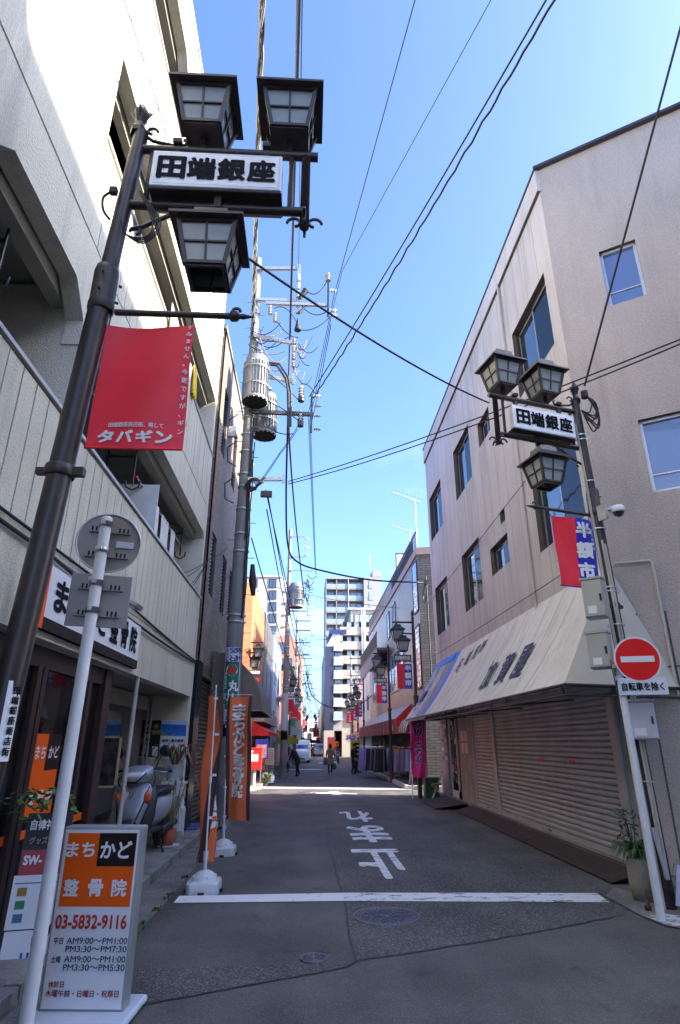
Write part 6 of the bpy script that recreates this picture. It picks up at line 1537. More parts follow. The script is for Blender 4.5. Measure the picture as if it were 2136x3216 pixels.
def sr(y, w_, z0, z1): return [V((w_*math.cos(a), y, (z0+z1)/2+(z1-z0)/2*math.sin(a))) for a in [2*math.pi*i/14 for i in range(14)]]
m.loft([sr(.08,.10,.30,.66),sr(.2,.17,.30,.70),sr(.45,.185,.34,.70),sr(.7,.16,.45,.70),sr(.9,.09,.55,.68)]); m.build('rear_body', M_silver, sc_t, local=True)
m = MB(); m.loft([sr(.02,.09,.66,.74),sr(.15,.15,.66,.78),sr(.45,.16,.68,.80),sr(.75,.14,.69,.79),sr(.85,.08,.69,.75)]); m.build('seat', mat('seat_vinyl', (.02,.02,.024), .5), sc_t, local=True)
m = MB(); m.box(-.12,.12,.35,.75,.2,.4); m.cyl((.13,.2,.25),(.15,.75,.3), .05, n=10); m.build('engine', M_dgrey, sc_t, local=True)
m = MB(); m.tube([(.1,.25,.2),(.17,.2,.02),(.2,.14,.005)], .013, 6); m.tube([(-.1,.25,.2),(-.17,.2,.02),(-.2,.14,.005)], .013, 6); m.build('centre_stand', M_black, sc_t, local=True)
m = MB(); m.tube(spl([(-.2,-.38,1.0),(-.24,-.44,.9),(-.14,-.42,.75)]), .007, 5); m.tube(spl([(.2,-.36,1.0),(.23,-.4,.9),(.16,-.36,.8)]), .007, 5); m.build('brake_cable', M_black, sc_t, local=True)
m = MB(); m.ball((.08,-.40,.46), .10, (.9,.8,1.2), 12); m.build('horn_cover', M_black, sc_t, local=True)
m = MB(); m.bar((.10,-.575,.50),(.19,-.52,.60), .02,.008); m.bar((-.02,-.588,.70),(.03,-.583,.78), .012,.006); m.bar((-.05,-.588,.70),(-.02,-.583,.78), .012,.006); m.tube([(.205,-.53,.84),(.17,-.60,.66),(.09,-.635,.46)], .008, 5); m.tube([(-.205,-.53,.84),(-.17,-.60,.66),(-.09,-.635,.46)], .008, 5); m.build('vent_slot', M_black, sc_t, local=True)
# ================================================================== things on the left pavement
wb = thing('white_utility_cover', 'white slatted plastic cover under the potted plant at left', 'box', (-2.28,11.45,.11))
MB().box(-.17,.17,-.16,.16,0,.86).build('case', M_white, wb, local=True, bevel=.012)
for i in range(7):
    MB().box(-.15,.15,-.175,-.161,.08+i*.108,.165+i*.108).build('panel', M_white, wb, local=True)
MB().box(.171,.20,-.14,.14,.05,.5).build('side_panel', M_white, wb, local=True)
MB().box(-.19,.19,-.18,.18,.86,.90).build('lid', M_white, wb, local=True)
grassy('potted_plant', 'dry brown potted plant in a white pot above the slatted cover', V((-2.30,11.45,1.28)), 46, .75, M_dry, .55, [(0,-.26),(.10,-.26),(.135,-.01),(.145,0),(.13,0),(.11,-.04),(0,-.04)], M_white, .016)
grassy('potted_plant', 'small yellowed plant in a terracotta pot behind the scooter', V((-2.16,10.75,.36)), 26, .8, leafmat('straw_leaf', (.28,.22,.08)), 1.2, [(0,-.22),(.08,-.22),(.12,0),(.10,0),(0,-.03)], mat('terracotta', (.42,.10,.05), .7), .010)
m = MB(); m.lathe([(.0,.0),(.16,.0),(.18,.03),(.17,.03),(.155,.012),(0,.012)], n=20); o = m.build('plant_saucer', M_white); o.location = (-2.16,10.75,.115); tag(o, 'white saucer under the terracotta pot', 'saucer')
MB_ = MB(); MB_.loft([[V((-.09+x*.18*(1-.25*k),-.09+y*.18*(1-.25*k),.18*k)) for x,y in ((0,0),(1,0),(1,1),(0,1))] for k in (0,1)]); o = MB_.build('concrete_block', M_conc); o.location = (-2.06,11.0,.11); tag(o, 'small grey concrete block beside the white saucer', 'block')
pt_ = thing('porch_post', 'thin pale metal post at the clinic porch', 'post', (-2.30,8.35,.11))
MB().cyl((-2.30,8.35,.11),(-2.28,8.35,2.46), .03, n=10).build('tube', mat('post_pale', (.45,.42,.38), .5, streak=.3), pt_)
pf_ = thing('hanging_picture', 'tall wood framed picture hung on the thin porch post', 'picture', (-2.26,8.25,1.5))
pc = P(343,2392,y=8.24); wv, hv = .125, .30
f = MB()
for (a,b_,c_,d) in ((-wv,-wv+.025,-hv,hv),(wv-.025,wv,-hv,hv),(-wv,wv,-hv,-hv+.025),(-wv,wv,hv-.025,hv)): f.box(pc.x+a,pc.x+b_,8.22,8.245,pc.z+c_,pc.z+d)
f.build('frame', mat('pale_wood', (.45,.33,.22), .6, var=.25, vs=20), pf_)
MB().box(pc.x-wv+.02,pc.x+wv-.02,8.235,8.243,pc.z-hv+.02,pc.z+hv-.02).build('print', mat('dark_print', (.06,.05,.05), .3, var=.9, vs=9), pf_)
m = MB(); m.tube([(pc.x-.08,8.24,pc.z+hv),(pc.x,8.24,pc.z+hv+.16),(pc.x+.08,8.24,pc.z+hv)], .004, 4); m.build('string', M_black, pf_)
m = MB()
for i in range(5): m.box(-2.30+.0,-2.26,6.9+i*.09,6.96+i*.09,.11,.42)
m.box(-2.31,-2.25,6.86,7.36,.22,.26); m.box(-2.31,-2.25,6.86,7.36,.35,.39); o = m.build('picket_planter', mat('orange_wood', (.35,.09,.04), .7, var=.2)); tag(o, 'small reddish picket planter at the clinic door', 'planter')
# ================================================================== right corner plants and bits
pc = P(2040,2835,z=.02); 
grassy('potted_plant', 'long leafed green plant in a stone pot by the right lamp', V((pc.x+.02,pc.y+.14,.44)), 90, .34, M_leaf2, .5, [(0,-.43),(.11,-.43),(.135,-.25),(.135,-.05),(.12,-.01),(.10,-.01),(0,-.05)], mat('stone_pot', (.30,.27,.22), .9, var=.3, bump=.4, bs=50), .014)
leafy('shrub', 'thin dark shrub branch rising by the right shutter jamb', 'plant', V((pc.x+.03,pc.y+.22,.45)), 46, (.16,.10,.62), .085, M_leaf2, 5, .1)
grassy('weed_plant', 'grassy weed at the foot of the right building wall', V((pc.x+.55,pc.y-.10,.11)), 34, .38, M_leaf2, .9, w_=.010)
m = MB(); a_, b_ = P(2050,2600,y=6.98), P(2098,2762,y=6.96); m.cyl(a_, b_, .022, n=10); o = m.build('grey_tube', mat('grey_pvc', (.42,.44,.47), .4)); tag(o, 'grey plastic tube tied to the right lamp pole', 'tube')
m = MB(); q = P(2134,2810,y=6.9); m.prism([(q.x-.06,6.9,.10),(q.x+.5,6.75,.10),(q.x+.5,6.75,.46),(q.x+.02,6.9,.46)], (0,-.02,0)); o = m.build('leaning_board', mat('pale_blue_board', (.45,.52,.68), .4)); tag(o, 'pale blue board leaning at the right edge', 'board')
t = thing('folding_chair', 'folded grey metal chair by the cleaning shop', 'chair', (3.95,19.8,.0))
m = MB(); m.tube([(3.75,19.6,.02),(4.2,19.9,.80),(4.25,20.1,.80),(3.85,19.85,.02)], .013, 6); m.build('leg_frame', M_steel, t); m = MB(); m.tube([(4.15,19.6,.02),(3.9,19.75,.42),(3.85,20.0,.42),(4.2,19.95,.02)], .013, 6); m.build('seat_frame', M_steel, t); MB().box(3.85,4.12,19.72,20.02,.43,.46).build('seat', mat('chair_vinyl', (.25,.18,.08), .6), t)
t = thing('green_crate', 'dark green crate behind the folding chair', 'crate', (3.95,20.5,0)); MB().box(3.72,4.15,20.3,20.7,.02,.55).build('case', mat('green_plastic', (.015,.09,.03), .5), t); MB().box(3.70,4.17,20.28,20.72,.55,.60).build('rim', MATS['green_plastic'], t)
# ================================================================== BEYOND THE CROSSING: LEFT SIDE
random.seed(21)
M_obrick = brickmat('orange_brick', (.44,.12,.04), (.54,.18,.07), (.26,.12,.07), .24,.085,.012, .8, .12)
M_dtile = brickmat('dark_grey_tile', (.075,.066,.062), (.11,.095,.09), (.05,.045,.045), .24,.075,.008, .6, .15)
def simple_window(par, c, ax, w_, h, n_, fm, gm=None, bars=1):
    c, ax, n_ = V(c), V(ax).normalized(), V(n_).normalized(); f = MB(); q = lambda a,b,d: c+ax*a+V((0,0,b))+n_*d
    for (a0,a1,b0,b1) in ((-w_/2,-w_/2+.05,-h/2,h/2),(w_/2-.05,w_/2,-h/2,h/2),(-w_/2,w_/2,-h/2,-h/2+.05),(-w_/2,w_/2,h/2-.05,h/2)): f.prism([q(a0,b0,-.02),q(a1,b0,-.02),q(a1,b1,-.02),q(a0,b1,-.02)], n_*.06)
    for k in range(bars):
        a = -w_/2+w_*(k+1)/(bars+1); f.prism([q(a-.02,-h/2,-.02),q(a+.02,-h/2,-.02),q(a+.02,h/2,-.02),q(a-.02,h/2,-.02)], n_*.05)
    o = f.build('window', fm, par); MB().quad(q(-w_/2,-h/2,.005),q(w_/2,-h/2,.005),q(w_/2,h/2,.005),q(-w_/2,h/2,.005)).build('pane', gm or M_glass, o); return o
XF = -2.42
ob = thing('orange_brick_building', 'bright orange brick building on the far left corner of the crossing', 'building', (-5,28,0))
cw = V((XF,25.1,0)); cd = V((-.93,-.37,0))
m = MB(); e_ = cw+cd*7; m.prism([cw, e_, e_+V((-2,6,0)), V((-9,32.4,0)), V((XF,32.4,0))], (0,0,8.0)); m.build('wall', M_obrick, ob)
MB().prism([cw+V((0,0,8.0)), e_+V((0,0,8.0)), e_+V((-2,6,8.0)), V((-9,32.4,8.0)), V((XF,32.4,8.0))], (0,0,.08)).build('coping', MATS['coping_grey'], ob)
db = thing('dark_tile_building', 'dark grey tiled building with a tall window left of the second pole', 'building', (-5,36,0))
MB().box(-9,XF,32.42,40,0,8.25).build('wall', M_dtile, db)
simple_window(db, (XF,37.2,4.9), Y_, 2.0, 2.4, X_, M_winalu, None, 3); simple_window(db, (XF,34,5.0), Y_, 1.3, 2.0, X_, M_winalu, None, 1)
MB().box(XF,XF+.5,28.2,40,2.50,3.05).build('fascia_box', mat('mauve_fascia', (.42,.33,.33), .6), db)
ra = thing('red_shop_awning', 'bright red awning of the corner shop at far left', 'awning', (-2,33,2.2))
M_redaw = mat('red_awning_cloth', (.60,.015,.018), .6)
m = MB(); m.quad((XF,28.0,2.52),(XF,39,2.52),(-1.72,39,2.08),(-1.72,28.0,2.08)); m.build('cloth', M_redaw, ra); m = MB(); m.quad((-1.72,28.0,2.08),(-1.72,39,2.08),(-1.72,39,1.90),(-1.72,28.0,1.90)); m.build('valance', M_redaw, ra); m = MB(); m.add([(XF,28.0,2.52),(-1.72,28.0,2.08),(-1.72,28.0,1.90),(XF,28.0,1.90)], [(0,1,2,3)]); m.build('side_cloth', M_redaw, ra)
MB().box(XF-.1,XF+.01,28.0,39.5,.1,2.48).build('shop_front', mat('shop_dark', (.05,.045,.045), .6, var=.6, vs=3), db)
# goods in front of the shop
goods = [flat('goods_%d' % i, c_, .6) for i, c_ in enumerate(((.6,.6,.62),(.55,.35,.03),(.04,.10,.35),(.45,.03,.03),(.25,.2,.15),(.05,.25,.10),(.6,.25,.35)))]
labs = ['wire rack of bagged goods under the red awning','yellow price cards hung under the red awning','dark stand of small goods by the menu board','stack of white trays beside the menu board']
for i, (x, y, w_, h) in enumerate(((-2.0,28.9,.5,1.4),(-1.95,30.4,.4,1.9),(-1.85,29.6,.5,1.0),(-1.62,27.3,.4,.35))):
    t = thing('goods_rack', labs[i], 'shop goods', (x,y,.1)); f = MB()
    for a in (-1,1):
        for b_ in (-1,1): f.cyl((a*w_/2,b_*w_/2,0),(a*w_/2,b_*w_/2,h), .015, n=5)
    f.build('frame', M_steel, t, local=True)
    for k in range(10): q = random.uniform(.08,.2); MB().cbox((random.uniform(-w_/2,w_/2),random.uniform(-w_/2,w_/2),h*(.15+.08*k)), q,q,q*1.1, rz=random.random()).build('item', goods[(k*3+i) % 7] if i != 3 else M_white, t, local=True)
t = thing('menu_board', 'pale board with a grid of small cards on an easel', 'board', (-1.62,28.3,.1), R(-12))
p0, p1 = P(852,2354,y=28.3), P(876,2415,y=28.3)
MB().box(-.19,.19,-.02,.02,.62,1.30).build('panel', mat('cream_board', (.52,.48,.42), .7), t, local=True)
for i in range(5):
    for j in range(7): MB().box(-.15+i*.065,-.11+i*.065,-.026,-.021,.68+j*.083,.73+j*.083).build('card', goods[4], t, local=True)
m = MB(); m.tube([(-.15,0,.62),(-.18,-.12,0)], .012, 5); m.tube([(.15,0,.62),(.18,-.12,0)], .012, 5); m.tube([(0,0,.62),(0,.3,0)], .012, 5); m.build('easel', M_steel, t, local=True)
# post box
pbx = P(796,2470,z=.1); t = thing('post_box', 'square red post box on a post at the far left corner', 'post box', (pbx.x-.05,24.9,.11), R(8))
M_post = mat('post_red', (.62,.018,.012), .35)
MB().box(-.29,.29,-.2,.2,.55,1.30).build('case', M_post, t, local=True, bevel=.03); MB().box(-.31,.31,-.22,.22,1.27,1.33).build('lid', M_post, t, local=True, bevel=.015)
MB().box(-.14,.14,-.209,-.201,.85,1.10).build('label_plate', M_pwhite, t, local=True); text('〒', t, M_pwhite, (-.10,-.203,1.17), X_, Z_, height=.10, bold=.05, local=True); MB().box(-.26,-.235,-.21,-.2,.82,.95).build('key_plate', M_black, t, local=True); MB().box(.29,.295,-.1,.1,.7,.9).build('side_plate', M_pwhite, t, local=True)
MB().cyl((0,0,-.02),(0,0,.56), .09, n=14).build('post', mat('post_grey', (.3,.3,.3), .5), t, local=True)
t = thing('display_sign', 'blue and white poster stand behind the post box', 'sign', (-1.85,26.3,.1)); MB().box(-.26,.26,-.03,.03,.9,1.65).build('panel', M_blue, t, local=True, bevel=.02); MB().box(-.21,.21,-.04,-.031,.95,1.45).build('print', mat('pink_print', (.5,.35,.38), .6, var=.5, vs=9), t, local=True); MB().cyl((0,0,0),(0,0,.9), .03, n=6).build('post', M_steel, t, local=True)
weeds('roadside_plant', 'pale leafy plant beside the post box', [V((-1.55,24.9,.1)),V((-1.5,25.0,.3))], 60, .28, .03)
# further left houses
def house(name, lab, x0, x1, y0, y1, h, m_, wins_, roof=None, fm=None):
    t = thing(name, lab, 'building', ((x0+x1)/2,(y0+y1)/2,0)); MB().box(x0,x1,y0,y1,0,h).build('wall', m_, t)
    MB().box(x0-.05,x1+.06,y0-.05,y1+.05,h,h+.12).build('coping', roof or MATS['coping_grey'], t)
    for (face, a, z, w_, hh) in wins_:
        if face == 'f': simple_window(t, (a,y0-.01,z), X_, w_, hh, (0,-1,0), fm or M_winalu)
        elif face == 'r': simple_window(t, (x1+.01,a,z), Y_, w_, hh, (1,0,0), fm or M_winalu)
        else: simple_window(t, (x0-.01,a,z), Y_, w_, hh, (-1,0,0), fm or M_winalu)
    return t
house('metal_clad_house', 'narrow pale blue metal clad house behind the second pole', -8,-2.3,40.1,44,8.4, mat('pale_blue_clad', (.33,.38,.52), .5, streak=.1), [('r',42,6,1.2,1.4),('r',42,3,1.2,1.2)])
wh = house('white_balcony_house', 'white house with a balcony behind the second utility pole', -8,-2.25,44.1,50,8.2, mat('white_render', (.62,.60,.56), .8), [('r',46.5,5.8,2.2,1.8),('f',-2.9,7.2,.9,1.2)])
MB().box(-2.25,-1.6,44.4,49.5,4.6,4.75).build('balcony_floor', MATS['white_render'], wh)
bm_ = MB().box(-.02,.02,-.02,.02,0,1.0).mesh('rail_bar', [M_steel])
for i in range(18): piece('rail_bar', bm_, wh, (-1.6,44.5+i*.29,4.75))
MB().box(-1.63,-1.57,44.4,49.5,5.72,5.78).build('rail_top', M_steel, wh)
pk = thing('pink_gable_building', 'salmon pink gabled building left of the far street', 'building', (-4,58,0))
a, b_, c_, d = P(868,1997,y=56), P(920,1997,y=56), P(943,2062,y=56), P(943,2330,y=56)
m = MB(); m.prism([V((a.x,56,0)),V((d.x,56,0)),V((d.x,56,c_.z)),V((b_.x,56,b_.z)),V((a.x,56,a.z))], (0,9,0)); m.build('wall', mat('salmon_tile', (.50,.24,.17), .8, var=.08), pk)
for (u,v) in ((882,2035),(882,2085),(905,2085),(928,2110),(928,2150)):
    p = P(u,v,y=55.97); simple_window(pk, p, X_, .75, 1.0, (0,-1,0), M_winbr)
bt = thing('beige_apartment_tower', 'tall plain beige apartment tower behind the orange building', 'building', (-5,66,0))
q0, q1, q2 = P(740,1812,y=62), P(884,1812,y=62), P(898,1816,y=64)
M_btw = mat('beige_tower', (.36,.345,.32), .85, var=.05)
MB().box(q0.x-6,q1.x,62,74,0,q0.z).build('wall', M_btw, bt); MB().box(q1.x,q2.x+.2,63.5,73,0,q2.z-.3).build('wall', mat('tower_blue_grey', (.42,.47,.56), .7), bt); MB().box(q0.x-6.1,q1.x+.1,61.9,74,q0.z,q0.z+.25).build('coping', M_btw, bt)
for v in (1832,1868,1905,1941,1980,2020):
    for u in (798,857): simple_window(bt, P(u,v,y=61.98), X_, .75, .95, (0,-1,0), M_winbr)
    p = P(891,v+12,y=63.48); MB().box(q1.x+.05,q2.x+.15,62.6,63.5,p.z-.6,p.z-.5).build('balcony_slab', M_btw, bt); MB().box(q1.x+.05,q2.x+.15,62.6,62.65,p.z-.5,p.z+.3).build('balcony_rail', mat('rail_bluegrey', (.35,.42,.52), .4), bt)
# run of small shops down the left
cols = [(.40,.38,.36),(.30,.27,.24),(.50,.45,.40),(.35,.36,.40),(.45,.32,.26),(.52,.50,.46)]
y = 65.2; hs = [7.5,9,6.5,8.2,7,9.5,8,7]; names = ['grey','brown','cream','slate','terracotta','ivory','pale','plain']
for i in range(8):
    d_ = random.uniform(9,15); x1 = -1.9+.05*i; w_l = [('r',y+d_*k/3,zz,1.6,1.3) for k in (1,2) for zz in (4.2,6.0)]+[('f',x1-1.2,zz,1.0,1.1) for zz in (4.4,6.2)]
    house('shop_house', 'distant %s shop house, number %s along the left beyond the pink gable' % (names[i], ['one','two','three','four','five','six','seven','eight'][i]), x1-8, x1, y, y+d_, hs[i], mat('shop_%d' % i, cols[i % 6], .8, var=.1), w_l); y += d_+.1
# shop signs and awnings far left
for i, (lab, u, v, yy, sx, sz, c_) in enumerate((('green hanging shop sign down the left side',920,2265,48,.35,1.1,(.02,.32,.10)),('tall blue shop sign behind the dark red banner',930,2235,52,.35,1.6,(.03,.05,.45)),('white and green shop sign farther left',942,2295,58,.5,1.0,(.3,.6,.4)),('white shop sign box above the far left',910,2195,46,.8,.5,(.65,.67,.70)),('small teal sign plate on the far left',925,2212,50,.6,.25,(.02,.45,.35)))):
    p = P(u,v,y=yy); m = MB(); m.cbox((0,0,0), sx,.15,sz); o = m.build('shop_sign', flat('ssign_%d' % i, c_, .5)); o.location = p; tag(o, lab, 'sign')
for i, (lab, u, v, yy, c_) in enumerate((('yellow green shop awning behind the second pole',913,2316,41,(.38,.34,.02)),('grey folded awning above the white van',930,2290,46,(.42,.43,.42)),('dark green and white awning by the white van',955,2320,60,(.01,.14,.07)),('dark red awning far down the street',985,2325,95,(.35,.02,.02)))):
    p = P(u,v,y=yy); m = MB(); w_ = .9 if i != 3 else 2.2; m.quad((p.x-w_,yy,p.z+.45),(p.x-w_,yy+5,p.z+.45),(p.x+.5*w_,yy+5,p.z-.1),(p.x+.5*w_,yy,p.z-.1)); m.quad((p.x+.5*w_,yy,p.z-.1),(p.x+.5*w_,yy+5,p.z-.1),(p.x+.5*w_,yy+5,p.z-.4),(p.x+.5*w_,yy,p.z-.4)); m.add([(p.x-w_,yy,p.z+.45),(p.x+.5*w_,yy,p.z-.1),(p.x+.5*w_,yy,p.z-.4),(p.x-w_,yy,p.z-.4)], [(0,1,2,3)]); o = m.build('small_awning', mat('awn_%d' % i, c_, .7)); tag(o, lab, 'awning')
# ================================================================== RIGHT SIDE
M_gtile = brickmat('grey_tile_wall', (.13,.115,.10), (.20,.18,.165), (.07,.065,.062), .30,.10,.014, .35, .15)
XG = 4.6
tb = thing('tiled_shop_building', 'grey brown tiled building with glass block windows on the right', 'building', (8,35,0))
m = MB(); m.prism([V((XG,24.5,0)),V((13,22.6,0)),V((13,46,0)),V((XG,46,0))], (0,0,9.2)); m.build('wall', M_gtile, tb)
MB().prism([V((XG-.06,24.45,9.2)),V((13,22.5,9.2)),V((13,46.1,9.2)),V((XG-.06,46.1,9.2))], (0,0,.32)).build('pink_band', mat('pink_band', (.48,.33,.29), .8), tb)
M_dbr = mat('dark_brown_rail', (.045,.03,.03), .5)
def railing(par, x, y0, y1, z0, z1, st, nm='rail'):
    MB().box(x-.03,x+.03,y0,y1,z1-.06,z1).build(nm+'_top', M_dbr, par); MB().box(x-.02,x+.02,y0,y1,z0+.05,z0+.1).build(nm+'_bottom', M_dbr, par)
    me = MB().box(-.012,.012,-.05,.05,z0,z1-.03).mesh('rail_slat', [M_dbr]); n = int((y1-y0)/st)
    for i in range(n): piece('rail_slat', me, par, (x,y0+st*(i+.5),0))
railing(tb, XG, 24.6,45.8, 9.5,10.3,.32); 
MB().box(XG+.02,XG+.03,25.5,33,9.6,10.2).build('rail_screen', M_dbr, tb)
def glassblock(y0, y1, z0, z1):
    f = MB(); f.box(XG-.04,XG+.0,y0-.08,y0,z0,z1); f.box(XG-.04,XG,y1,y1+.08,z0,z1); f.box(XG-.04,XG,y0,y1,z1,z1+.08); f.box(XG-.04,XG,y0,y1,z0-.08,z0); fo = f.build('glass_block_window', M_dbr, tb)
    MB().box(XG-.005,XG+.0,y0,y1,z0,z1).build('grout', flat('grout', (.2,.22,.25), .7), fo)
    ny, nz = max(1,round((y1-y0)/.22)), round((z1-z0)/.22); me = MB().box(-.02,0,-.098,.098,-.098,.098).mesh('glass_block', [glassmat('block_glass', (.20,.28,.40), .12)])
    for i in range(ny):
        for j in range(nz): piece('glass_block', me, fo, (XG-.006, y0+(y1-y0)*(i+.5)/ny, z0+(z1-z0)*(j+.5)/nz), rot=(random.uniform(-.01,.01),random.uniform(-.03,.03),random.uniform(-.03,.03)))
glassblock(24.75,25.75,6.9,9.0); glassblock(24.75,25.75,3.75,6.2)
for (ya, yb, za, zb, bars) in ((29.2,34.8,4.1,6.1,4),(37.0,39.6,4.1,6.0,2),(41,43.4,4.1,5.8,1),(31.5,32.6,7.2,8.7,1),(34.0,35.0,7.2,8.7,0)): simple_window(tb, (XG-.02,(ya+yb)/2,(za+zb)/2), Y_, yb-ya, zb-za, (-1,0,0), M_winalu, glassmat('sky_pane', (.18,.24,.34), .06), bars)
MB().box(XG-.7,XG,34.5,45.8,6.55,6.7).build('balcony_floor', M_gtile, tb); MB().box(XG-.72,XG-.68,34.5,45.8,5.9,6.7).build('balcony_face', mat('mauve_panel', (.30,.22,.21), .7), tb)
railing(tb, XG-.70, 34.5,45.8, 6.7,7.6,.30,'balcony_rail')
# antennas
def yagi(lab, c, h, ang, n=8, L_=1.6):
    t = thing('roof_antenna', lab, 'antenna', c); MB().cyl((0,0,0),(0,0,h), .025, n=6).build('mast', M_steel, t, local=True)
    d_ = V((math.cos(ang),math.sin(ang),.18)).normalized(); s_ = V((-d_.y,d_.x,0)).normalized(); m = MB(); m.cyl(V((0,0,h))-d_*L_*.25, V((0,0,h))+d_*L_, .018, n=5)
    for i in range(n): q = V((0,0,h))-d_*L_*.2+d_*L_*1.15*i/(n-1); l_ = .5-.02*i; m.cyl(q-s_*l_, q+s_*l_, .008, n=4)
    m.build('boom', M_alu, t, local=True)
p = P(1308,1665,y=28); yagi('taller television antenna on the tiled building roof', V((p.x,28,9.4)), P(1304,1570,y=28).z-9.4, R(200), 8, 1.3)
p = P(1287,1700,y=31); yagi('smaller television antenna on the tiled building roof', V((p.x,31,9.4)), P(1286,1665,y=31).z-9.4, R(190), 6, 1.1)
t = thing('roof_screen', 'pale framed panel standing on the tiled building roof', 'panel', (6,33,9.5)); p0, p1 = P(1245,1740,y=33), P(1263,1770,y=33); MB().box(p0.x,p0.x+1.2,33,33.05,9.5,p0.z).build('panel', mat('pale_screen', (.45,.50,.56), .5), t); m = MB(); m.box(p0.x-.05,p0.x,32.98,33.07,9.5,p0.z+.05); m.box(p0.x-.05,p0.x+1.2,32.98,33.07,p0.z,p0.z+.06); m.build('frame', M_dbr, t)
# clothes shop awning and goods
XS = 3.88
cs = thing('clothes_shop_awning', 'long dark red awning of the clothes shop on the right', 'awning', (4.2,36,2.3))
M_rtop = mat('faded_red_top', (.34,.20,.21), .45, var=.2, vs=2); M_rfr = mat('dark_red_cloth', (.26,.02,.025), .7, var=.15)
for a, b_ in ((27.6,32.4),(32.4,37.2),(37.2,42),(42,47.4)):
    m = MB(); m.quad((XG,a,3.25),(XG,b_,3.25),(XS,b_,2.62),(XS,a,2.62)); m.build('cloth', M_rtop, cs); m = MB(); m.quad((XS,a,2.62),(XS,b_,2.62),(XS,b_,1.98),(XS,a,1.98)); m.build('valance', M_rfr, cs)
m = MB(); m.add([(XG,27.6,3.25),(XS,27.6,2.62),(XS,27.6,1.98),(XG,27.6,1.98)], [(0,1,2,3)]); m.build('side_cloth', M_redaw, cs)
text('Seiki', cs, M_whiteink, (XS-.004,28.9,2.28), -Y_, Z_, width=.9, height=.30, bold=.02)
m = MB()
for k in range(14): m.box(XS-.012,XS-.002,27.6+k*1.5,27.66+k*1.5,1.98,2.62)
m.build('frame_rib', M_rtop, cs)
ba = thing('black_dome_awning', 'small black curved awning right of the clothes shop', 'awning', (4.3,26.5,2.2))
prof = [(XG,2.62),(XG-.3,2.6),(XG-.55,2.45),(XG-.68,2.2),(XG-.7,2.0)]; m = MB(); k = len(prof); m.add([V((x,y,z)) for y in (24.9,27.5) for x,z in prof], [(i,i+1,k+i+1,k+i) for i in range(k-1)], 0, True); m.build('cloth', mat('black_vinyl', (.02,.02,.022), .3), ba); MB().add([V((x,24.9,z)) for x,z in prof]+[V((XG,24.9,2.0))], [tuple(range(k+1))]).build('side_cloth', MATS['black_vinyl'], ba)
m = MB()
for y in (25.5,26.1,26.8): m.tube([V((x-.008,y,z+.008)) for x,z in prof], .02, 5)
m.build('rib', M_alu, ba)
MB().box(XG-.02,XG+.005,24.9,45,.13,2.5).build('shop_front', mat('shop_inside', (.035,.032,.032), .7, var=.7, vs=2.5), tb)
for i in range(26):
    yy = 25.2+random.random()*18; zz = .4+random.random()*1.6; MB().box(XG-.10,XG-.025,yy,yy+random.uniform(.2,.7),zz,zz+random.uniform(.1,.35)).build('shelf_goods', goods[i % 7], tb)
def garment(lab, c, rz, L_, w_, m_, grp):
    o = MB(); rings = []
    for t_, ww, dd in ((0,.03,.02),(.04,w_*.5,.05),(.25,w_*.52,.06),(.7,w_*.62,.08),(1,w_*.75,.10)):
        rings.append([V((ww*math.cos(a)+.012*math.sin(a*5)*t_, dd*math.sin(a)*(1+.25*math.sin(a*6)*t_), -t_*L_)) for a in [2*math.pi*i/14 for i in range(14)]])
    o.loft(rings); me = o.mesh('garment', [m_]); g_ = bpy.data.objects.new('garment', me); COL.objects.link(g_); g_.location = c; g_.rotation_euler = (0,0,rz); return tag(g_, lab, 'garment', grp)
gm = {'lilac': mat('lilac_fabric', (.30,.27,.62), .85, var=.2, vs=20), 'navy': mat('navy_fabric', (.02,.025,.06), .85), 'black': mat('black_fabric', (.012,.012,.016), .85), 'slate': mat('slate_fabric', (.10,.12,.20), .85, var=.2), 'mauve': mat('mauve_fabric', (.22,.16,.30), .85, var=.2), 'pblue': mat('paleblue_fabric', (.22,.30,.55), .85, var=.2)}
def rack(lab, a, b_, H_, items, Lg):
    a, b_ = V(a), V(b_); d_ = (b_-a).normalized(); t = thing('clothes_rack', lab, 'clothes rack', (a+b_)/2*1.0); m = MB()
    m.cyl(a+V((0,0,H_)), b_+V((0,0,H_)), .014, n=6); m.build('top_bar', M_chrome, t); s_ = V((-d_.y,d_.x,0))
    for e_ in (a, b_, (a+b_)/2):
        m = MB(); m.cyl(e_+V((0,0,.06)), e_+V((0,0,H_)), .013, n=6); m.cyl(e_-s_*.3+V((0,0,.06)), e_+s_*.3+V((0,0,.06)), .013, n=6); m.build('leg', M_chrome, t)
    m = MB(); m.cyl(a+V((0,0,.06)), b_+V((0,0,.06)), .013, n=6); m.build('base_bar', M_chrome, t)
    n = len(items); rz = math.atan2(s_.y, s_.x)
    for i, k in enumerate(items):
        col = {'lilac':'lilac','navy':'dark navy','black':'black','slate':'slate blue','mauve':'mauve','pblue':'pale blue'}[k]
        garment('%s garment hanging on the %s' % (col, lab.split(' of ')[0]), a.lerp(b_, (i+.5)/n)+V((0,0,H_-.06)), rz+random.uniform(-.2,.2), Lg*random.uniform(.9,1.08), .30, gm[k], 'garments on the %s' % lab.split(' of ')[0])
rack('front clothes rack of lilac and dark garments', (2.78,33.0,0), (3.55,29.6,0), 1.42, ['lilac','lilac','pblue','lilac','mauve','lilac','navy','black','navy','slate','navy','black','slate','black','navy','black','black'], 1.0)
rack('inner clothes rack of pale and mauve garments', (3.98,31.2,.12), (4.42,27.3,.12), 1.30, ['pblue','slate','mauve','slate','lilac','mauve','slate','mauve','slate','pblue'], .95)
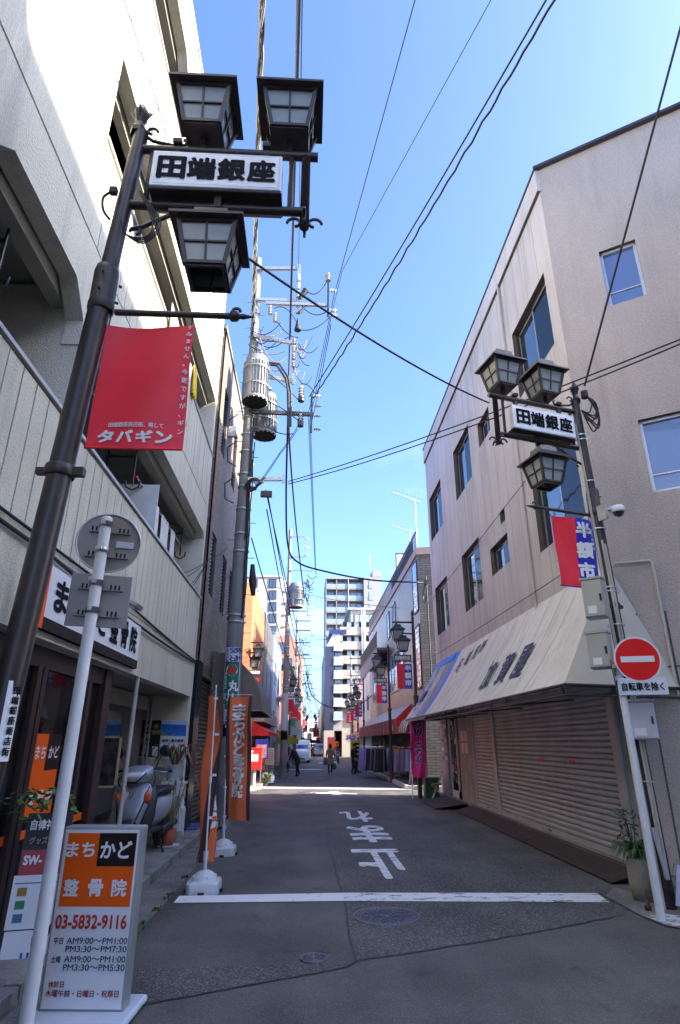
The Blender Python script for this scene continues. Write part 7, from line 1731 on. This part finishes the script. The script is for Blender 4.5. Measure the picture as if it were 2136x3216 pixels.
for i, (u,v,yy) in enumerate(((1175,2352,31),(1248,2358,29),(1264,2360,29))):
    p = P(u,v,y=yy); m = MB(); m.cbox((0,0,0), .28,.01,.14); o = m.build('price_card', flat('card_yellow', (.65,.42,.02), .6)); o.location = p; tag(o, ('yellow price card above the front clothes rack','left yellow price card above the inner clothes rack','right yellow price card above the inner clothes rack')[i], 'card')
t = thing('leaning_ladder', 'aluminium ladder leaning by the black dome awning', 'ladder', (4.2,25.3,.13)); m = MB(); m.bar((4.0,25.2,.13),(4.25,25.6,2.0), .04,.05); m.bar((4.05,24.9,.13),(4.3,25.3,2.0), .04,.05)
for k in range(6): q = k/6+.08; m.bar(V((4.0,25.2,.13)).lerp(V((4.25,25.6,2.0)),q), V((4.05,24.9,.13)).lerp(V((4.3,25.3,2.0)),q), .03,.03)
m.build('rails', M_alu, t)
# farther shops on the right
random.seed(4)
rh = [(46.2,52,8.0,(.60,.57,.50),'cream gabled house right of the navy tower'),(52.1,60,6.8,(.62,.61,.58),'white house with a gable beyond the tiled building'),(60.1,72,6.0,(.45,.40,.34),'tan low shop beyond the white house on the right')]
for y0, y1, h, c_, lab in rh:
    t = house('shop_house', lab, 4.9,12,y0,y1,h, mat('rshop_%d' % int(y0), c_, .8), [('l',(y0+y1)/2-1.5,4.6,1.4,1.2),('l',(y0+y1)/2+1.5,4.6,1.4,1.2)]); MB().prism([V((4.85,y0,h)),V((8.5,y0,h+1.8)),V((12.1,y0,h))], (0,y1-y0,0)).build('gable_roof', mat('brown_roof', (.20,.13,.10), .7), t)
sa = thing('striped_shop_awning', 'orange and red striped awning farther down the right side', 'awning', (4.3,54,2.2))
for i in range(16):
    y0 = 48.5+i*.75; m = MB(); m.quad((4.9,y0,2.75),(4.9,y0+.74,2.75),(3.95,y0+.74,2.25),(3.95,y0,2.25)); m.quad((3.95,y0,2.25),(3.95,y0+.74,2.25),(3.95,y0+.74,1.95),(3.95,y0,1.95)); m.build('stripe', flat('stripe_%d' % (i%2), ((.50,.06,.02),(.50,.36,.28))[i%2], .7), sa)
fl = MB()
for k in range(420):
    c_ = V((random.uniform(3.5,4.1),random.uniform(50,60),2.0+random.gauss(0,.14))); a = random.uniform(0,6.3); s_ = .07; fl.add([c_,c_+V((s_*math.cos(a),s_*.4,s_*math.sin(a))),c_+V((-s_*math.sin(a),-s_*.4,s_*math.cos(a)))], [(0,1,2)])
o = fl.build('flower_garland', mat('lilac_flower', (.40,.28,.50), .7, var=.4, vs=9), recalc=False); struct(o,'stuff'); tag(o, 'lilac flower garlands hanging under the far striped awning', 'flowers')
for i, yy in enumerate((45.5,47.0,48.6)):
    t = thing('banner_stand', ('nearest','middle','farthest')[i]+' yellow and black banner stand on the right side', 'banner', (3.55,yy,0)); MB().box(-.22,.22,-.02,.02,.25,1.75).build('cloth', flat('banner_yellow', (.62,.55,.02), .6), t, local=True)
    for k in range(5): MB().box(-.15,.15,-.026,-.021,.4+k*.26,.55+k*.26).build('print_block', M_ink, t, local=True)
t = thing('flower_pots', 'dark stack of crates beside the standing man in black', 'crate', (2.95,37.5,0)); [MB().box(-.22,.22,-.25,.25,.02+k*.3,.29+k*.3).build('crate', mat('dark_crate', (.05,.055,.06), .6), t, local=True) for k in range(3)]
# ================================================================== NAVY BUILDING AND WHITE TOWER
nv = thing('navy_apartment_building', 'slim navy and beige apartment building in the middle distance', 'building', (6,80,0))
M_navyw = mat('navy_tile', (.022,.03,.062), .5, var=.1); M_bw = mat('white_balcony', (.42,.45,.50), .6); M_beigew = mat('beige_tile', (.34,.31,.265), .8, var=.08)
L0, R0, T0 = P(1021,2100,y=75).x, P(1048,2030,y=75).x, P(1048,2030,y=75).z
MB().box(L0,R0,75,95,2.9,T0).build('navy_wall', M_navyw, nv); MB().box(L0-.05,R0+.1,74.9,95,0,2.9).build('ground_floor', mat('pinkish_base', (.40,.33,.30), .8), nv)
x1 = P(1076,2000,y=75).x; x2 = P(1168,1960,y=75).x+1.5
m = MB(); q = P(1033,2000,y=75); m.prism([V((L0+.15,75.2,T0)),V((x1,75.2,T0)),V((x1,75.2,q.z+.9)),V((L0+1.0,75.2,q.z+.5))], (0,15,0)); m.build('upper_white', M_bw, nv)
MB().box(L0+.5,x1+.5,75.0,88,P(1060,1990,y=75).z,P(1060,1990,y=75).z+.5).build('roof_navy', mat('navy_roof', (.02,.03,.12), .5), nv)
MB().box(R0,x1,75.9,95,2.9,T0+.1).build('balcony_back', mat('balcony_shade', (.30,.30,.31), .7), nv)
MB().box(x1,x2,76.3,96,0,P(1101,1960,y=76.3).z).build('beige_wall', M_beigew, nv)
top = P(1101,1960,y=76).z
fls = [2103,2040,2166,2232,2000]
for i, v in enumerate((2040,2085,2128,2173,2215,2258)):
    z = P(1060,v,y=75).z; MB().box(R0,x1+.05,74.9,75.9,z-.15,z+.0).build('balcony_floor', M_bw, nv); MB().box(R0+.03,x1,74.9,74.95,z+.0,z+.85).build('balcony_panel', glassmat('balcony_glass', (.35,.42,.52), .2), nv)
    simple_window(nv, ((R0+x1)/2,75.88,z+1.0), X_, .8, 1.5, (0,-1,0), M_winbr)
for i, v in enumerate((1995,2040,2085,2130,2175,2220)):
    z = P(1120,v,y=76).z; MB().box(x1-.3,x2,75.2,76.3,z-.1,z+.9).build('balcony_wall', M_beigew, nv); MB().box(x1+.1,x2,76.25,76.29,z+.9,z+1.75).build('balcony_gap', M_dark, nv)
    for k in range(4): simple_window(nv, (x1+.9+k*.95,76.22,z+1.3), X_, .55, .8, (0,-1,0), M_winalu, glassmat('sky_pane2', (.30,.36,.42), .1))
zt = P(1110,1945,y=77).z
MB().box(x1+1.2,x2,77.3,92,top,zt+1.3).build('penthouse', M_beigew, nv); MB().box(x1+.8,x2,77.0,92,zt+1.3,zt+1.5).build('penthouse_roof', M_bw, nv); simple_window(nv, (x1+3.0,77.28,zt+.2), X_, 2.6, 1.1, (0,-1,0), M_winbr, MATS['sky_pane2'], 3)
m = MB(); xp = P(1136,2000,y=75.5).x
for dx in (0,.25,.4): m.cyl((xp+dx,75.1,P(1136,2115,y=75).z),(xp+dx,75.1,zt+1.2), .05, n=6)
m.build('white_pipe', M_bw, nv)
tw = thing('white_apartment_tower', 'tall white apartment tower with balconies at the end of view', 'building', (10,150,0))
M_tww = mat('tower_white', (.30,.295,.285), .8, var=.05); M_twp = mat('tower_panel', (.27,.32,.39), .4)
Yt = 145.0; a, b_, c_ = P(1024,1818,y=Yt), P(1142,1815,y=Yt), P(1196,1794,y=Yt)
MB().box(a.x,b_.x,Yt+1.6,Yt+18,0,a.z).build('wall', M_tww, tw); MB().box(b_.x,c_.x,Yt-.5,Yt+18,0,c_.z-1.6).build('core_wall', M_tww, tw); MB().box((b_.x+c_.x)/2,c_.x+.02,Yt-.55,Yt+10,c_.z-1.6,c_.z).build('core_top', M_tww, tw); MB().box(a.x-.1,b_.x,Yt-.2,Yt+18,a.z,a.z+.4).build('roof_slab', M_tww, tw)
xm = P(1056,1900,y=Yt).x; xq = P(1094,1900,y=Yt).x
fin = MB()
for x in (a.x,xm,b_.x-.15): fin.box(x,x+.18,Yt,Yt+1.6,0,a.z)
fin.build('party_fin', M_tww, tw)
pnl = MB().box(0,1,-.03,.03,0,1).mesh('balcony_panel', [M_twp])
for i in range(13):
    z = a.z-2.35-2.92*i
    if z < 6: break
    MB().box(a.x,b_.x,Yt,Yt+1.6,z-.25,z).build('balcony_floor', M_tww, tw)
    for (p0, p1) in ((a.x+.2,xm-.05),(xm+.25,xq-.1),(xq+.1,b_.x-.2)): piece('balcony_panel', pnl, tw, (p0,Yt+.02,z+.05), scale=(p1-p0,1,1.05))
    for (p0, p1) in ((a.x+.6,a.x+1.9),(xm+.5,xm+2.0),(xm+2.4,xm+3.6),(xq+.5,xq+1.9),(xq+2.2,b_.x-.6)): MB().box(p0,p1,Yt+1.55,Yt+1.62,z+.05,z+2.15).build('balcony_door', M_glass, tw)
    MB().box(b_.x+1.3,b_.x+2.3,Yt-.56,Yt-.5,z+.1,z+2.0).build('core_window', mat('core_glass', (.30,.32,.34), .3), tw); MB().box(b_.x+1.25,b_.x+2.35,Yt-.6,Yt-.55,z-.1,z+.9).build('core_rail', M_twp, tw)
m = MB(); m.cyl((xq,Yt-.1,a.z-14),(xq,Yt-.1,a.z), .12, n=6); m.build('downpipe', M_tww, tw); m = MB(); q = P(1162,1740,y=Yt); m.cyl((q.x,Yt,c_.z-2),(q.x,Yt,q.z), .06, n=5); m.build('lightning_rod', M_steel, tw)
# street end
eb = house('end_building', 'low white building closing the far end of the street', -8,9,220,235,9.5, mat('end_white', (.62,.60,.56), .8), [('f',-3+2.2*k,5.5,1.4,1.4) for k in range(4)]); MB().box(-3.5,-.5,222,228,9.6,12).build('roof_hut', mat('hut_brown', (.3,.2,.15), .8), eb)
house('narrow_building', 'narrow tan building just left of the navy building', P(1009,2200,y=100).x,P(1020,2200,y=100).x+.6,100,120,P(1012,2218,y=100).z, mat('tan_narrow', (.45,.38,.28), .8), [('f',P(1013,2235,y=99.9).x,z_,.4,.7) for z_ in (4.5,6)])
for i in range(7):
    yy = 98+i*16; x0 = 4.6+.45*i; house('shop_house', 'distant right side shop house, number %s past the navy building' % ['one','two','three','four','five','six','seven'][i], x0,x0+9,yy,yy+15.8,random.uniform(6,9), mat('rs_%d' % i, cols[(i+2) % 6], .8), [('l',yy+5,4.5,1.4,1.2),('l',yy+10,4.5,1.4,1.2)])
for i, (u,v,yy,c_,lab) in enumerate(((992,2300,95,(.6,.05,.05),'red sign board far down the street'),(1000,2330,100,(.62,.05,.06),'second red sign board far down the street'),(972,2315,110,(.6,.3,.35),'pink sign board far down the left'),(1040,2335,70,(.65,.1,.1),'red and white poster by the navy building entrance'),(1052,2350,66,(.65,.2,.02),'orange panel by the navy building entrance'))):
    p = P(u,v,y=yy); m = MB(); m.cbox((0,0,0), .8,.1,1.3); o = m.build('shop_sign', flat('fs_%d' % i, c_, .5)); o.location = p; tag(o, lab, 'sign')
# ================================================================== PEOPLE
random.seed(3)
def body(joints, edges, name):
    me = bpy.data.meshes.new(name); me.from_pydata([j[0] for j in joints], edges, []); o = bpy.data.objects.new(name, me); COL.objects.link(o)
    sk = o.modifiers.new('skin','SKIN'); sk.use_smooth_shade = True
    for i, j in enumerate(joints):
        r = j[1] if isinstance(j[1], tuple) else (j[1], j[1]); me.skin_vertices[0].data[i].radius = r
    me.skin_vertices[0].data[0].use_root = True
    ss_ = o.modifiers.new('sub','SUBSURF'); ss_.levels = 2; ss_.render_levels = 2
    dg = bpy.context.evaluated_depsgraph_get(); out = bpy.data.meshes.new_from_object(o.evaluated_get(dg)); bpy.data.objects.remove(o); out.name = name
    return out
def person(lab, loc, rz, scale, pose, cloth, legs, skin, hair, shoe, coat=False, long_hair=False, bulk=1.0):
    """pose: lean (forward radians), stride (m), arm swing; figure faces +Y in its own frame"""
    lean, stride, arm = pose
    t = thing('person', lab, 'person', loc, rz, scale=scale)
    def L_(z, y=0, x=0):  # bend the upper body forward about the hip at .90
        if z <= .92: return (x, y, z)
        d = z-.92; return (x, y+d*math.sin(lean), .92+d*math.cos(lean))
    J = [((0,0,.92),(.15,.11)), (L_(1.08),(.14,.10)), (L_(1.28),(.17,.11)), (L_(1.42),(.13,.09)), (L_(1.50,.01),(.055,.055)), (L_(1.58,.03),(.075,.085)), (L_(1.68,.03),(.085,.10)), (L_(1.76,.02),(.06,.07))]
    E_ = [(0,1),(1,2),(2,3),(3,4),(4,5),(5,6),(6,7)]
    for s_ in (-1,1):
        k = len(J); st_ = stride*s_
        J += [((s_*.09,.0,.84),(.095,.10)), ((s_*.095,st_*.5+.03,.48),(.065,.07)), ((s_*.095,st_-(.08 if st_ < 0 else 0),.10+(.05 if st_ < 0 else 0)),(.045,.05)), ((s_*.10,st_+.10,.045),(.042,.035))]
        E_ += [(0,k),(k,k+1),(k+1,k+2),(k+2,k+3)]
        k = len(J); aw_ = -arm*s_
        sh, el, wr = L_(1.40,0,s_*.19), L_(1.14,aw_*.5-.03,s_*.245), L_(.95,aw_+.08,s_*.24)
        if lean > .3: el = (s_*.23, sh[1]+.06, sh[2]-.27); wr = (s_*.21, el[1]+.12, el[2]-.20)
        J += [(sh,(.062,.062)), (el,(.05,.05)), (wr,(.036,.036))]
        E_ += [(3,k),(k,k+1),(k+1,k+2)]
        k2 = len(J); hx, hy, hz = wr
        J += [((hx,hy+.02,hz-.05),(.036,.022)), ((hx,hy+.03,hz-.10),(.03,.018))]; E_ += [(k+2,k2),(k2,k2+1)]
        for f in range(4):
            q = len(J); J += [((hx+(f-1.5)*.012,hy+.04,hz-.135-.006*(f in (1,2))),(.009,.009)), ((hx+(f-1.5)*.012,hy+.055,hz-.16-.008*(f in (1,2))),(.008,.008))]; E_ += [(k2+1,q),(q,q+1)]
        q = len(J); J += [((hx-s_*.035,hy+.045,hz-.08),(.010,.010)), ((hx-s_*.04,hy+.06,hz-.105),(.009,.009))]; E_ += [(k2,q),(q,q+1)]
    J = [(j[0], (j[1][0]*(bulk if j[1][0] > .045 and .2 < j[0][2] < 1.47 else 1), j[1][1]*(bulk if j[1][0] > .045 and .2 < j[0][2] < 1.47 else 1))) for j in J]
    me = body(J, E_, 'body')
    for m_ in (cloth, legs, skin, shoe): me.materials.append(m_)
    hd = V(L_(1.53,.02)); up_ = V((0,math.sin(lean),math.cos(lean)))
    wrs = [V(L_(.95,-arm*s_+.08,s_*.24)) if lean <= .3 else None for s_ in (-1,1)]
    for p in me.polygons:
        c = p.center; k = 0
        if c.z < .09: k = 3
        elif abs(c.x) < .2 and c.z < .86 and lean < .3 or (lean >= .3 and c.z < .88 and abs(c.x) < .16): k = 1
        if (c-hd).dot(up_) > -.01 and abs(c.x) < .14 and c.z > 1.1: k = 2
        if abs(c.x) > .17:
            for s_ in (-1,1):
                wr = J[8+7+ (0 if s_ < 0 else 0)] if False else None
            k = 0
        p.material_index = k; p.use_smooth = True
    hands = [j[0] for j in J if j[1] == (.036,.036)]
    for p in me.polygons:
        for h in hands:
            if (p.center-V(h)).length < .16 and p.center.z < h[2]+.01: p.material_index = 2
    o = bpy.data.objects.new('body', me); COL.objects.link(o); o.parent = t
    H0 = V(L_(1.66,.03)); M3 = Matrix.Rotation(-lean,3,'X')
    # hair
    m = MB(); m.ball(H0+M3@V((0,-.015,.03)), .108, (.92,1.05,1.05), 16, M=M3)
    if long_hair: m.ball(H0+M3@V((0,-.035,-.07)), .10, (.98,.8,1.35), 14, M=M3)
    m.build('hair', hair, t, local=True)
    m = MB(); m.ball(H0+M3@V((0,.035,-.02)), .092, (.80,.82,1.12), 16, M=M3); fc = m.build('face', skin, t, local=True)
    m = MB()
    for s_ in (-1,1): m.ball(H0+M3@V((s_*.032,.108,0)), .011, (1,.5,.7), 8, M=M3)
    m.build('eyes', M_ink, fc, local=True)
    m = MB(); m.ball(H0+M3@V((0,.118,-.03)), .016, (.7,1,1.3), 8, M=M3)
    for s_ in (-1,1): m.ball(H0+M3@V((s_*.082,.02,-.01)), .022, (.4,.8,1.3), 8, M=M3)
    m.build('nose_and_ears', skin, fc, local=True)
    m = MB(); m.ball(H0+M3@V((0,.104,-.068)), .02, (1.2,.4,.35), 8, M=M3); m.build('mouth', mat('lip', (.3,.1,.09), .5), fc, local=True)
    if coat:
        m = MB(); rg = lambda z, rx, ry, y=0: [V((rx*math.cos(a),y+ry*math.sin(a)+.006*math.sin(a*7),z)) for a in [2*math.pi*i/20 for i in range(20)]]
        m.loft([rg(.58,.215,.175),rg(.75,.205,.165),rg(.95,.175,.135),rg(1.02,.165,.125),rg(1.2,.185,.135),rg(1.38,.195,.12),rg(1.46,.11,.08),rg(1.49,.075,.07)], cap=False); m.build('coat', cloth, t, local=True)
        m = MB(); m.lathe([(.155,.99),(.165,.99),(.165,1.03),(.155,1.03)], n=18); m.build('belt', mat('coat_belt', (.16,.12,.09), .8), t, local=True)
    return t
SK = mat('skin', (.45,.27,.19), .55); HR = mat('black_hair', (.012,.010,.010), .5)
BK = mat('black_wool', (.012,.012,.015), .85); BG = mat('beige_wool', (.27,.21,.165), .9, var=.15, vs=12, fine=.15, fs=60); JN = mat('dark_trousers', (.015,.017,.025), .85); WS = mat('white_shoe', (.6,.6,.6), .6); BS = mat('black_shoe', (.015,.015,.015), .5)
wp = P(1037,2432,z=0); person('woman in beige belted coat walking away with shopping bags', (wp.x,wp.y,0), 0, .87, (0.02,.17,.12), BG, JN, SK, HR, WS, True, True)
mp_ = P(934,2440,z=0); person('stooped person in black coat and pale cap near second pole', (mp_.x,mp_.y,0), R(70), .90, (.62,.08,.05), BK, BK, SK, mat('grey_hair', (.35,.35,.36), .7), BS, bulk=1.45)
rp2 = P(1112,2434,z=0); person('man in black standing at the clothes shop corner', (rp2.x,rp2.y,0), R(-60), .88, (.03,.02,.03), BK, JN, SK, HR, BS, bulk=1.3)
# bags carried
def bag(lab, c, sx, sy, sz, m_):
    t = thing('shopping_bag', lab, 'bag', c); m = MB(); m.loft([[V((x*sx/2*k,y*sy/2*k,-z)) for x,y in ((-1,-1),(1,-1),(1,1),(-1,1))] for k, z in ((.55,0),(.95,sz*.35),(1.05,sz*.75),(.9,sz))]); m.build('sack', m_, t, local=True); m = MB(); m.tube([(-sx*.25,0,0),(-sx*.15,0,.12),(sx*.15,0,.12),(sx*.25,0,0)], .008, 5); m.build('handle', m_, t, local=True)
bag('dark shoulder bag at the left of the beige coat woman', V((wp.x-.28,wp.y+.02,.85)), .20,.12,.38, gm['slate'])
bag('white plastic bag held by the beige coat woman', V((wp.x+.30,wp.y+.02,.66)), .22,.12,.30, mat('white_bag', (.65,.66,.70), .4))
bag('green bag held by the beige coat woman', V((wp.x+.22,wp.y-.1,.55)), .20,.14,.30, mat('green_bag', (.03,.10,.03), .6))
t = thing('cap', 'pale grey cap on the stooped person in black', 'cap', (0,0,0))
capc = V((mp_.x+.0,mp_.y,0)) ; hd_ = Matrix.Rotation(R(70),3,'Z') @ (V((0,.78*math.sin(.62)+.03,.92+.78*math.cos(.62)+.0))*.90)
m = MB(); m.ball(V((mp_.x,mp_.y,0))+hd_+V((0,0,.06)), .115, (1,1,.6), 12); m.build('crown', mat('cap_grey', (.4,.4,.42), .8), t)
m = MB(); fd = Matrix.Rotation(R(70),3,'Z') @ V((0,1,0)); m.ball(V((mp_.x,mp_.y,0))+hd_+fd*.10+V((0,0,.02)), .09, (1,1,.15), 10); m.build('peak', MATS['cap_grey'], t)
# far walkers, a few pixels tall
for i, (u, v, lab) in enumerate(((968,2372,'leftmost of the distant dark figures beyond the van'),(978,2370,'second distant dark figure beyond the van'),(986,2369,'third distant dark figure beyond the van'),(993,2371,'fourth distant dark figure beyond the van'))):
    q = P(u, v, z=0); person(lab, (q.x,q.y,0), R(random.uniform(0,360)), .92, (.03,.12,.08), BK if i % 2 else gm['slate'], JN, SK, HR, BS)
q = P(1059,2398,z=0); person('distant cyclist rider in brown on the right side', (q.x,q.y,0), R(170), .88, (.1,.05,.1), mat('brown_wool', (.12,.08,.06), .9), JN, SK, HR, BS)
# ================================================================== VEHICLES
def wheel_y(par, c, r, w_, nm='wheel'):
    m = MB(); rx = lambda rr_, x, n=20: [V((c[0]+x, c[1]+rr_*math.cos(2*math.pi*i/n), c[2]+rr_*math.sin(2*math.pi*i/n))) for i in range(n)]
    m.loft([rx(r*.62,-w_/2),rx(r*.94,-w_/2),rx(r,-w_*.3),rx(r,w_*.3),rx(r*.94,w_/2),rx(r*.62,w_/2)], cap=False); o = m.build(nm, mat('tyre_rubber', (.02,.02,.02), .85), par, local=True)
    m = MB(); m.loft([rx(r*.62,-w_*.4),rx(r*.15,-w_*.5),rx(r*.15,w_*.5),rx(r*.62,w_*.4)]); m.build('rim', M_alu, o, local=True)
vp = P(947,2395,z=0); van = thing('van', 'white minivan driving toward the viewer on the left', 'van', (vp.x,vp.y,0), R(-3), scale=.96)
M_van = mat('white_van_paint', (.68,.70,.72), .25, coat=.5)
def sec(y, w_, z0, z1, tp=.84): return [V((-w_,y,z0)),V((w_,y,z0)),V((w_*1.0,y,z0+(z1-z0)*.45)),V((w_*tp,y,z1-.06)),V((w_*(tp-.10),y,z1)),V((-w_*(tp-.10),y,z1)),V((-w_*tp,y,z1-.06)),V((-w_*1.0,y,z0+(z1-z0)*.45))]
m = MB(); m.loft([sec(-1.72,.66,.28,.75,.95),sec(-1.66,.73,.22,.98,.95),sec(-1.25,.74,.20,1.15,.92),sec(-.62,.74,.20,1.84,.86),sec(-.3,.74,.20,1.89,.86),sec(1.5,.74,.20,1.89,.86),sec(1.68,.70,.25,1.75,.86)], smooth=False); m.build('body', M_van, van, local=True, bevel=.03)
m = MB(); m.add([(-.64,-1.262,1.16),(.64,-1.262,1.16),(.585,-.665,1.77),(-.585,-.665,1.77)], [(0,1,2,3)]); m.build('windscreen', glassmat('van_glass', (.06,.10,.20), .05), van, local=True)
for s_ in (-1,1):
    m = MB(); m.add([(s_*.752,-.95,1.12),(s_*.752,.1,1.12),(s_*.675,.1,1.68),(s_*.68,-.60,1.66)], [(0,1,2,3)]); m.build('side_window', MATS['van_glass'], van, local=True)
    m = MB(); m.ball((s_*.54,-1.64,.86), .14, (.9,.5,.75), 12); m.build('headlight', flat('headlight_glass', (.75,.78,.82), .08), van, local=True)
    m = MB(); m.ball((s_*.86,-.95,1.18), .10, (.8,.5,1.1), 10); m.build('mirror', M_van, van, local=True)
    wheel_y(van, (s_*.63,-1.2,.29), .29, .17); wheel_y(van, (s_*.63,1.1,.29), .29, .17)
m = MB(); m.box(-.68,.68,-1.755,-1.66,.24,.46); m.build('bumper', M_van, van, local=True, bevel=.03); m = MB(); m.box(-.42,.42,-1.762,-1.70,.30,.40); m.build('grille', M_black, van, local=True); MB().box(-.17,.17,-1.775,-1.763,.44,.54).build('number_plate', flat('plate_yellow', (.6,.5,.1), .5), van, local=True); m = MB(); m.tube([(-.3,-1.21,1.2),(.05,-1.0,1.42)], .008, 4); m.build('wiper', M_black, van, local=True)
cp = P(1003,2374,z=0); car = thing('car', 'small pale car far down the street', 'car', (cp.x,cp.y,0), R(2))
m = MB(); m.loft([sec(-1.9,.70,.25,.70,.95),sec(-1.8,.78,.2,.80,.95),sec(-.9,.80,.2,.92,.9),sec(-.3,.80,.2,1.45,.75),sec(.9,.80,.2,1.45,.75),sec(1.7,.78,.2,.95,.9),sec(1.85,.7,.25,.8,.9)], smooth=False); m.build('body', mat('silver_car', (.45,.47,.5), .25, metal=.3, coat=.5), car, local=True, bevel=.04)
m = MB(); m.add([(-.62,-.90,.95),(.62,-.90,.95),(.54,-.34,1.40),(-.54,-.34,1.40)], [(0,1,2,3)]); m.build('windscreen', MATS['van_glass'], car, local=True)
for s_ in (-1,1):
    m = MB(); m.ball((s_*.58,-1.82,.62), .12, (.9,.5,.6), 10); m.build('headlight', MATS['headlight_glass'], car, local=True); wheel_y(car, (s_*.68,-1.2,.29), .29, .17); wheel_y(car, (s_*.68,1.2,.29), .29, .17)
def bicycle(lab, loc, rz, frame):
    t = thing('bicycle', lab, 'bicycle', loc, rz); R_ = .30
    for y in (-.52,.52):
        pts = [V((0,y+R_*math.cos(a),R_+R_*math.sin(a))) for a in [2*math.pi*i/20 for i in range(21)]]; m = MB(); m.tube(pts, .02, 5, cap=False)
        for k in range(8): a = k*math.pi/4; m.cyl((0,y,R_),(0,y+R_*math.cos(a),R_+R_*math.sin(a)), .003, n=3)
        m.build('wheel', M_black, t, local=True)
    m = MB(); m.tube([(0,-.52,R_),(0,-.40,.85)], .016, 5); m.tube([(0,-.42,.68),(0,-.02,.30),(0,.52,R_),(0,.18,.72),(0,-.02,.30)], .016, 5); m.build('frame', frame, t, local=True)
    m = MB(); m.tube([(-.27,-.28,.95),(-.1,-.40,.92),(.1,-.40,.92),(.27,-.28,.95)], .012, 5); m.build('handlebar', M_steel, t, local=True); m = MB(); m.ball((0,.22,.82), .1, (.8,1.3,.4), 8); m.build('saddle', M_black, t, local=True); m = MB(); m.box(-.17,.17,-.72,-.45,.62,.84); m.build('basket', M_steel, t, local=True)
bq = P(905,2428,z=0); bicycle('dark bicycle parked behind the second utility pole', (bq.x-.1,bq.y+1.0,0), R(8), gm['navy'])
bq = P(1062,2400,z=0); bicycle('bicycle ridden by the distant rider in brown', (bq.x,bq.y,0), R(-8), gm['slate'])
# ---------------------------------------------------------------- pieces that were modelled together become parts of their own
import bmesh
SPLIT = {'pier','ground_pier','end_bar','scroll','sign_clamp','lantern_stem','floor_slab','soffit_edge','rail_cap','white_pipe','party_fin','crossarm','castor','louvre','tread','eyelet','rib','frame_rib','clamp','support','grip','interior_counter','notice','side_cloth_','downpipe_','windows','arm','hook','loop','red_sticker','stringer','rail_top','band','sticker','step_bolt','lead_box','print_block_'}
import re as _re
done = {}
for o in [q for q in bpy.data.objects if q.type == 'MESH' and _re.sub(r'\.\d+$', '', q.name) in SPLIT]:
    me = o.data; nm = _re.sub(r'\.\d+$', '', o.name)
    if me.name not in done:
        bm = bmesh.new(); bm.from_mesh(me); bmesh.ops.remove_doubles(bm, verts=bm.verts, dist=1e-5); bm.verts.ensure_lookup_table()
        seen = set(); isl = []
        for v_ in bm.verts:
            if v_.index in seen: continue
            st_ = [v_]; seen.add(v_.index); comp = []
            while st_:
                a = st_.pop(); comp.append(a.index)
                for e in a.link_edges:
                    b_ = e.other_vert(a)
                    if b_.index not in seen: seen.add(b_.index); st_.append(b_)
            isl.append(set(comp))
        new = []
        if len(isl) > 1:
            for comp in isl:
                idx = sorted(comp); mp2 = {k: i for i, k in enumerate(idx)}; fs = [f for f in bm.faces if f.verts[0].index in comp]
                m2 = bpy.data.meshes.new(nm); m2.from_pydata([tuple(bm.verts[k].co) for k in idx], [], [[mp2[v_.index] for v_ in f.verts] for f in fs])
                for mm in me.materials: m2.materials.append(mm)
                m2.polygons.foreach_set('material_index', [f.material_index for f in fs]); m2.polygons.foreach_set('use_smooth', [f.smooth for f in fs]); m2.update(); new.append(m2)
        bm.free(); done[me.name] = new
    new = done[me.name]
    if new:
        o.data = new[0]
        for m2 in new[1:]:
            c = o.copy(); c.data = m2; c.name = nm; COL.objects.link(c)

for o in bpy.data.objects:
    if o.type == 'MESH' and o.parent and _re.sub(r'\.\d+$', '', o.name) in {'relief','rim_studs','insulator','switch_insulator','lead_wires','panel_seam','foliage','blades'}: o['kind'] = 'stuff'
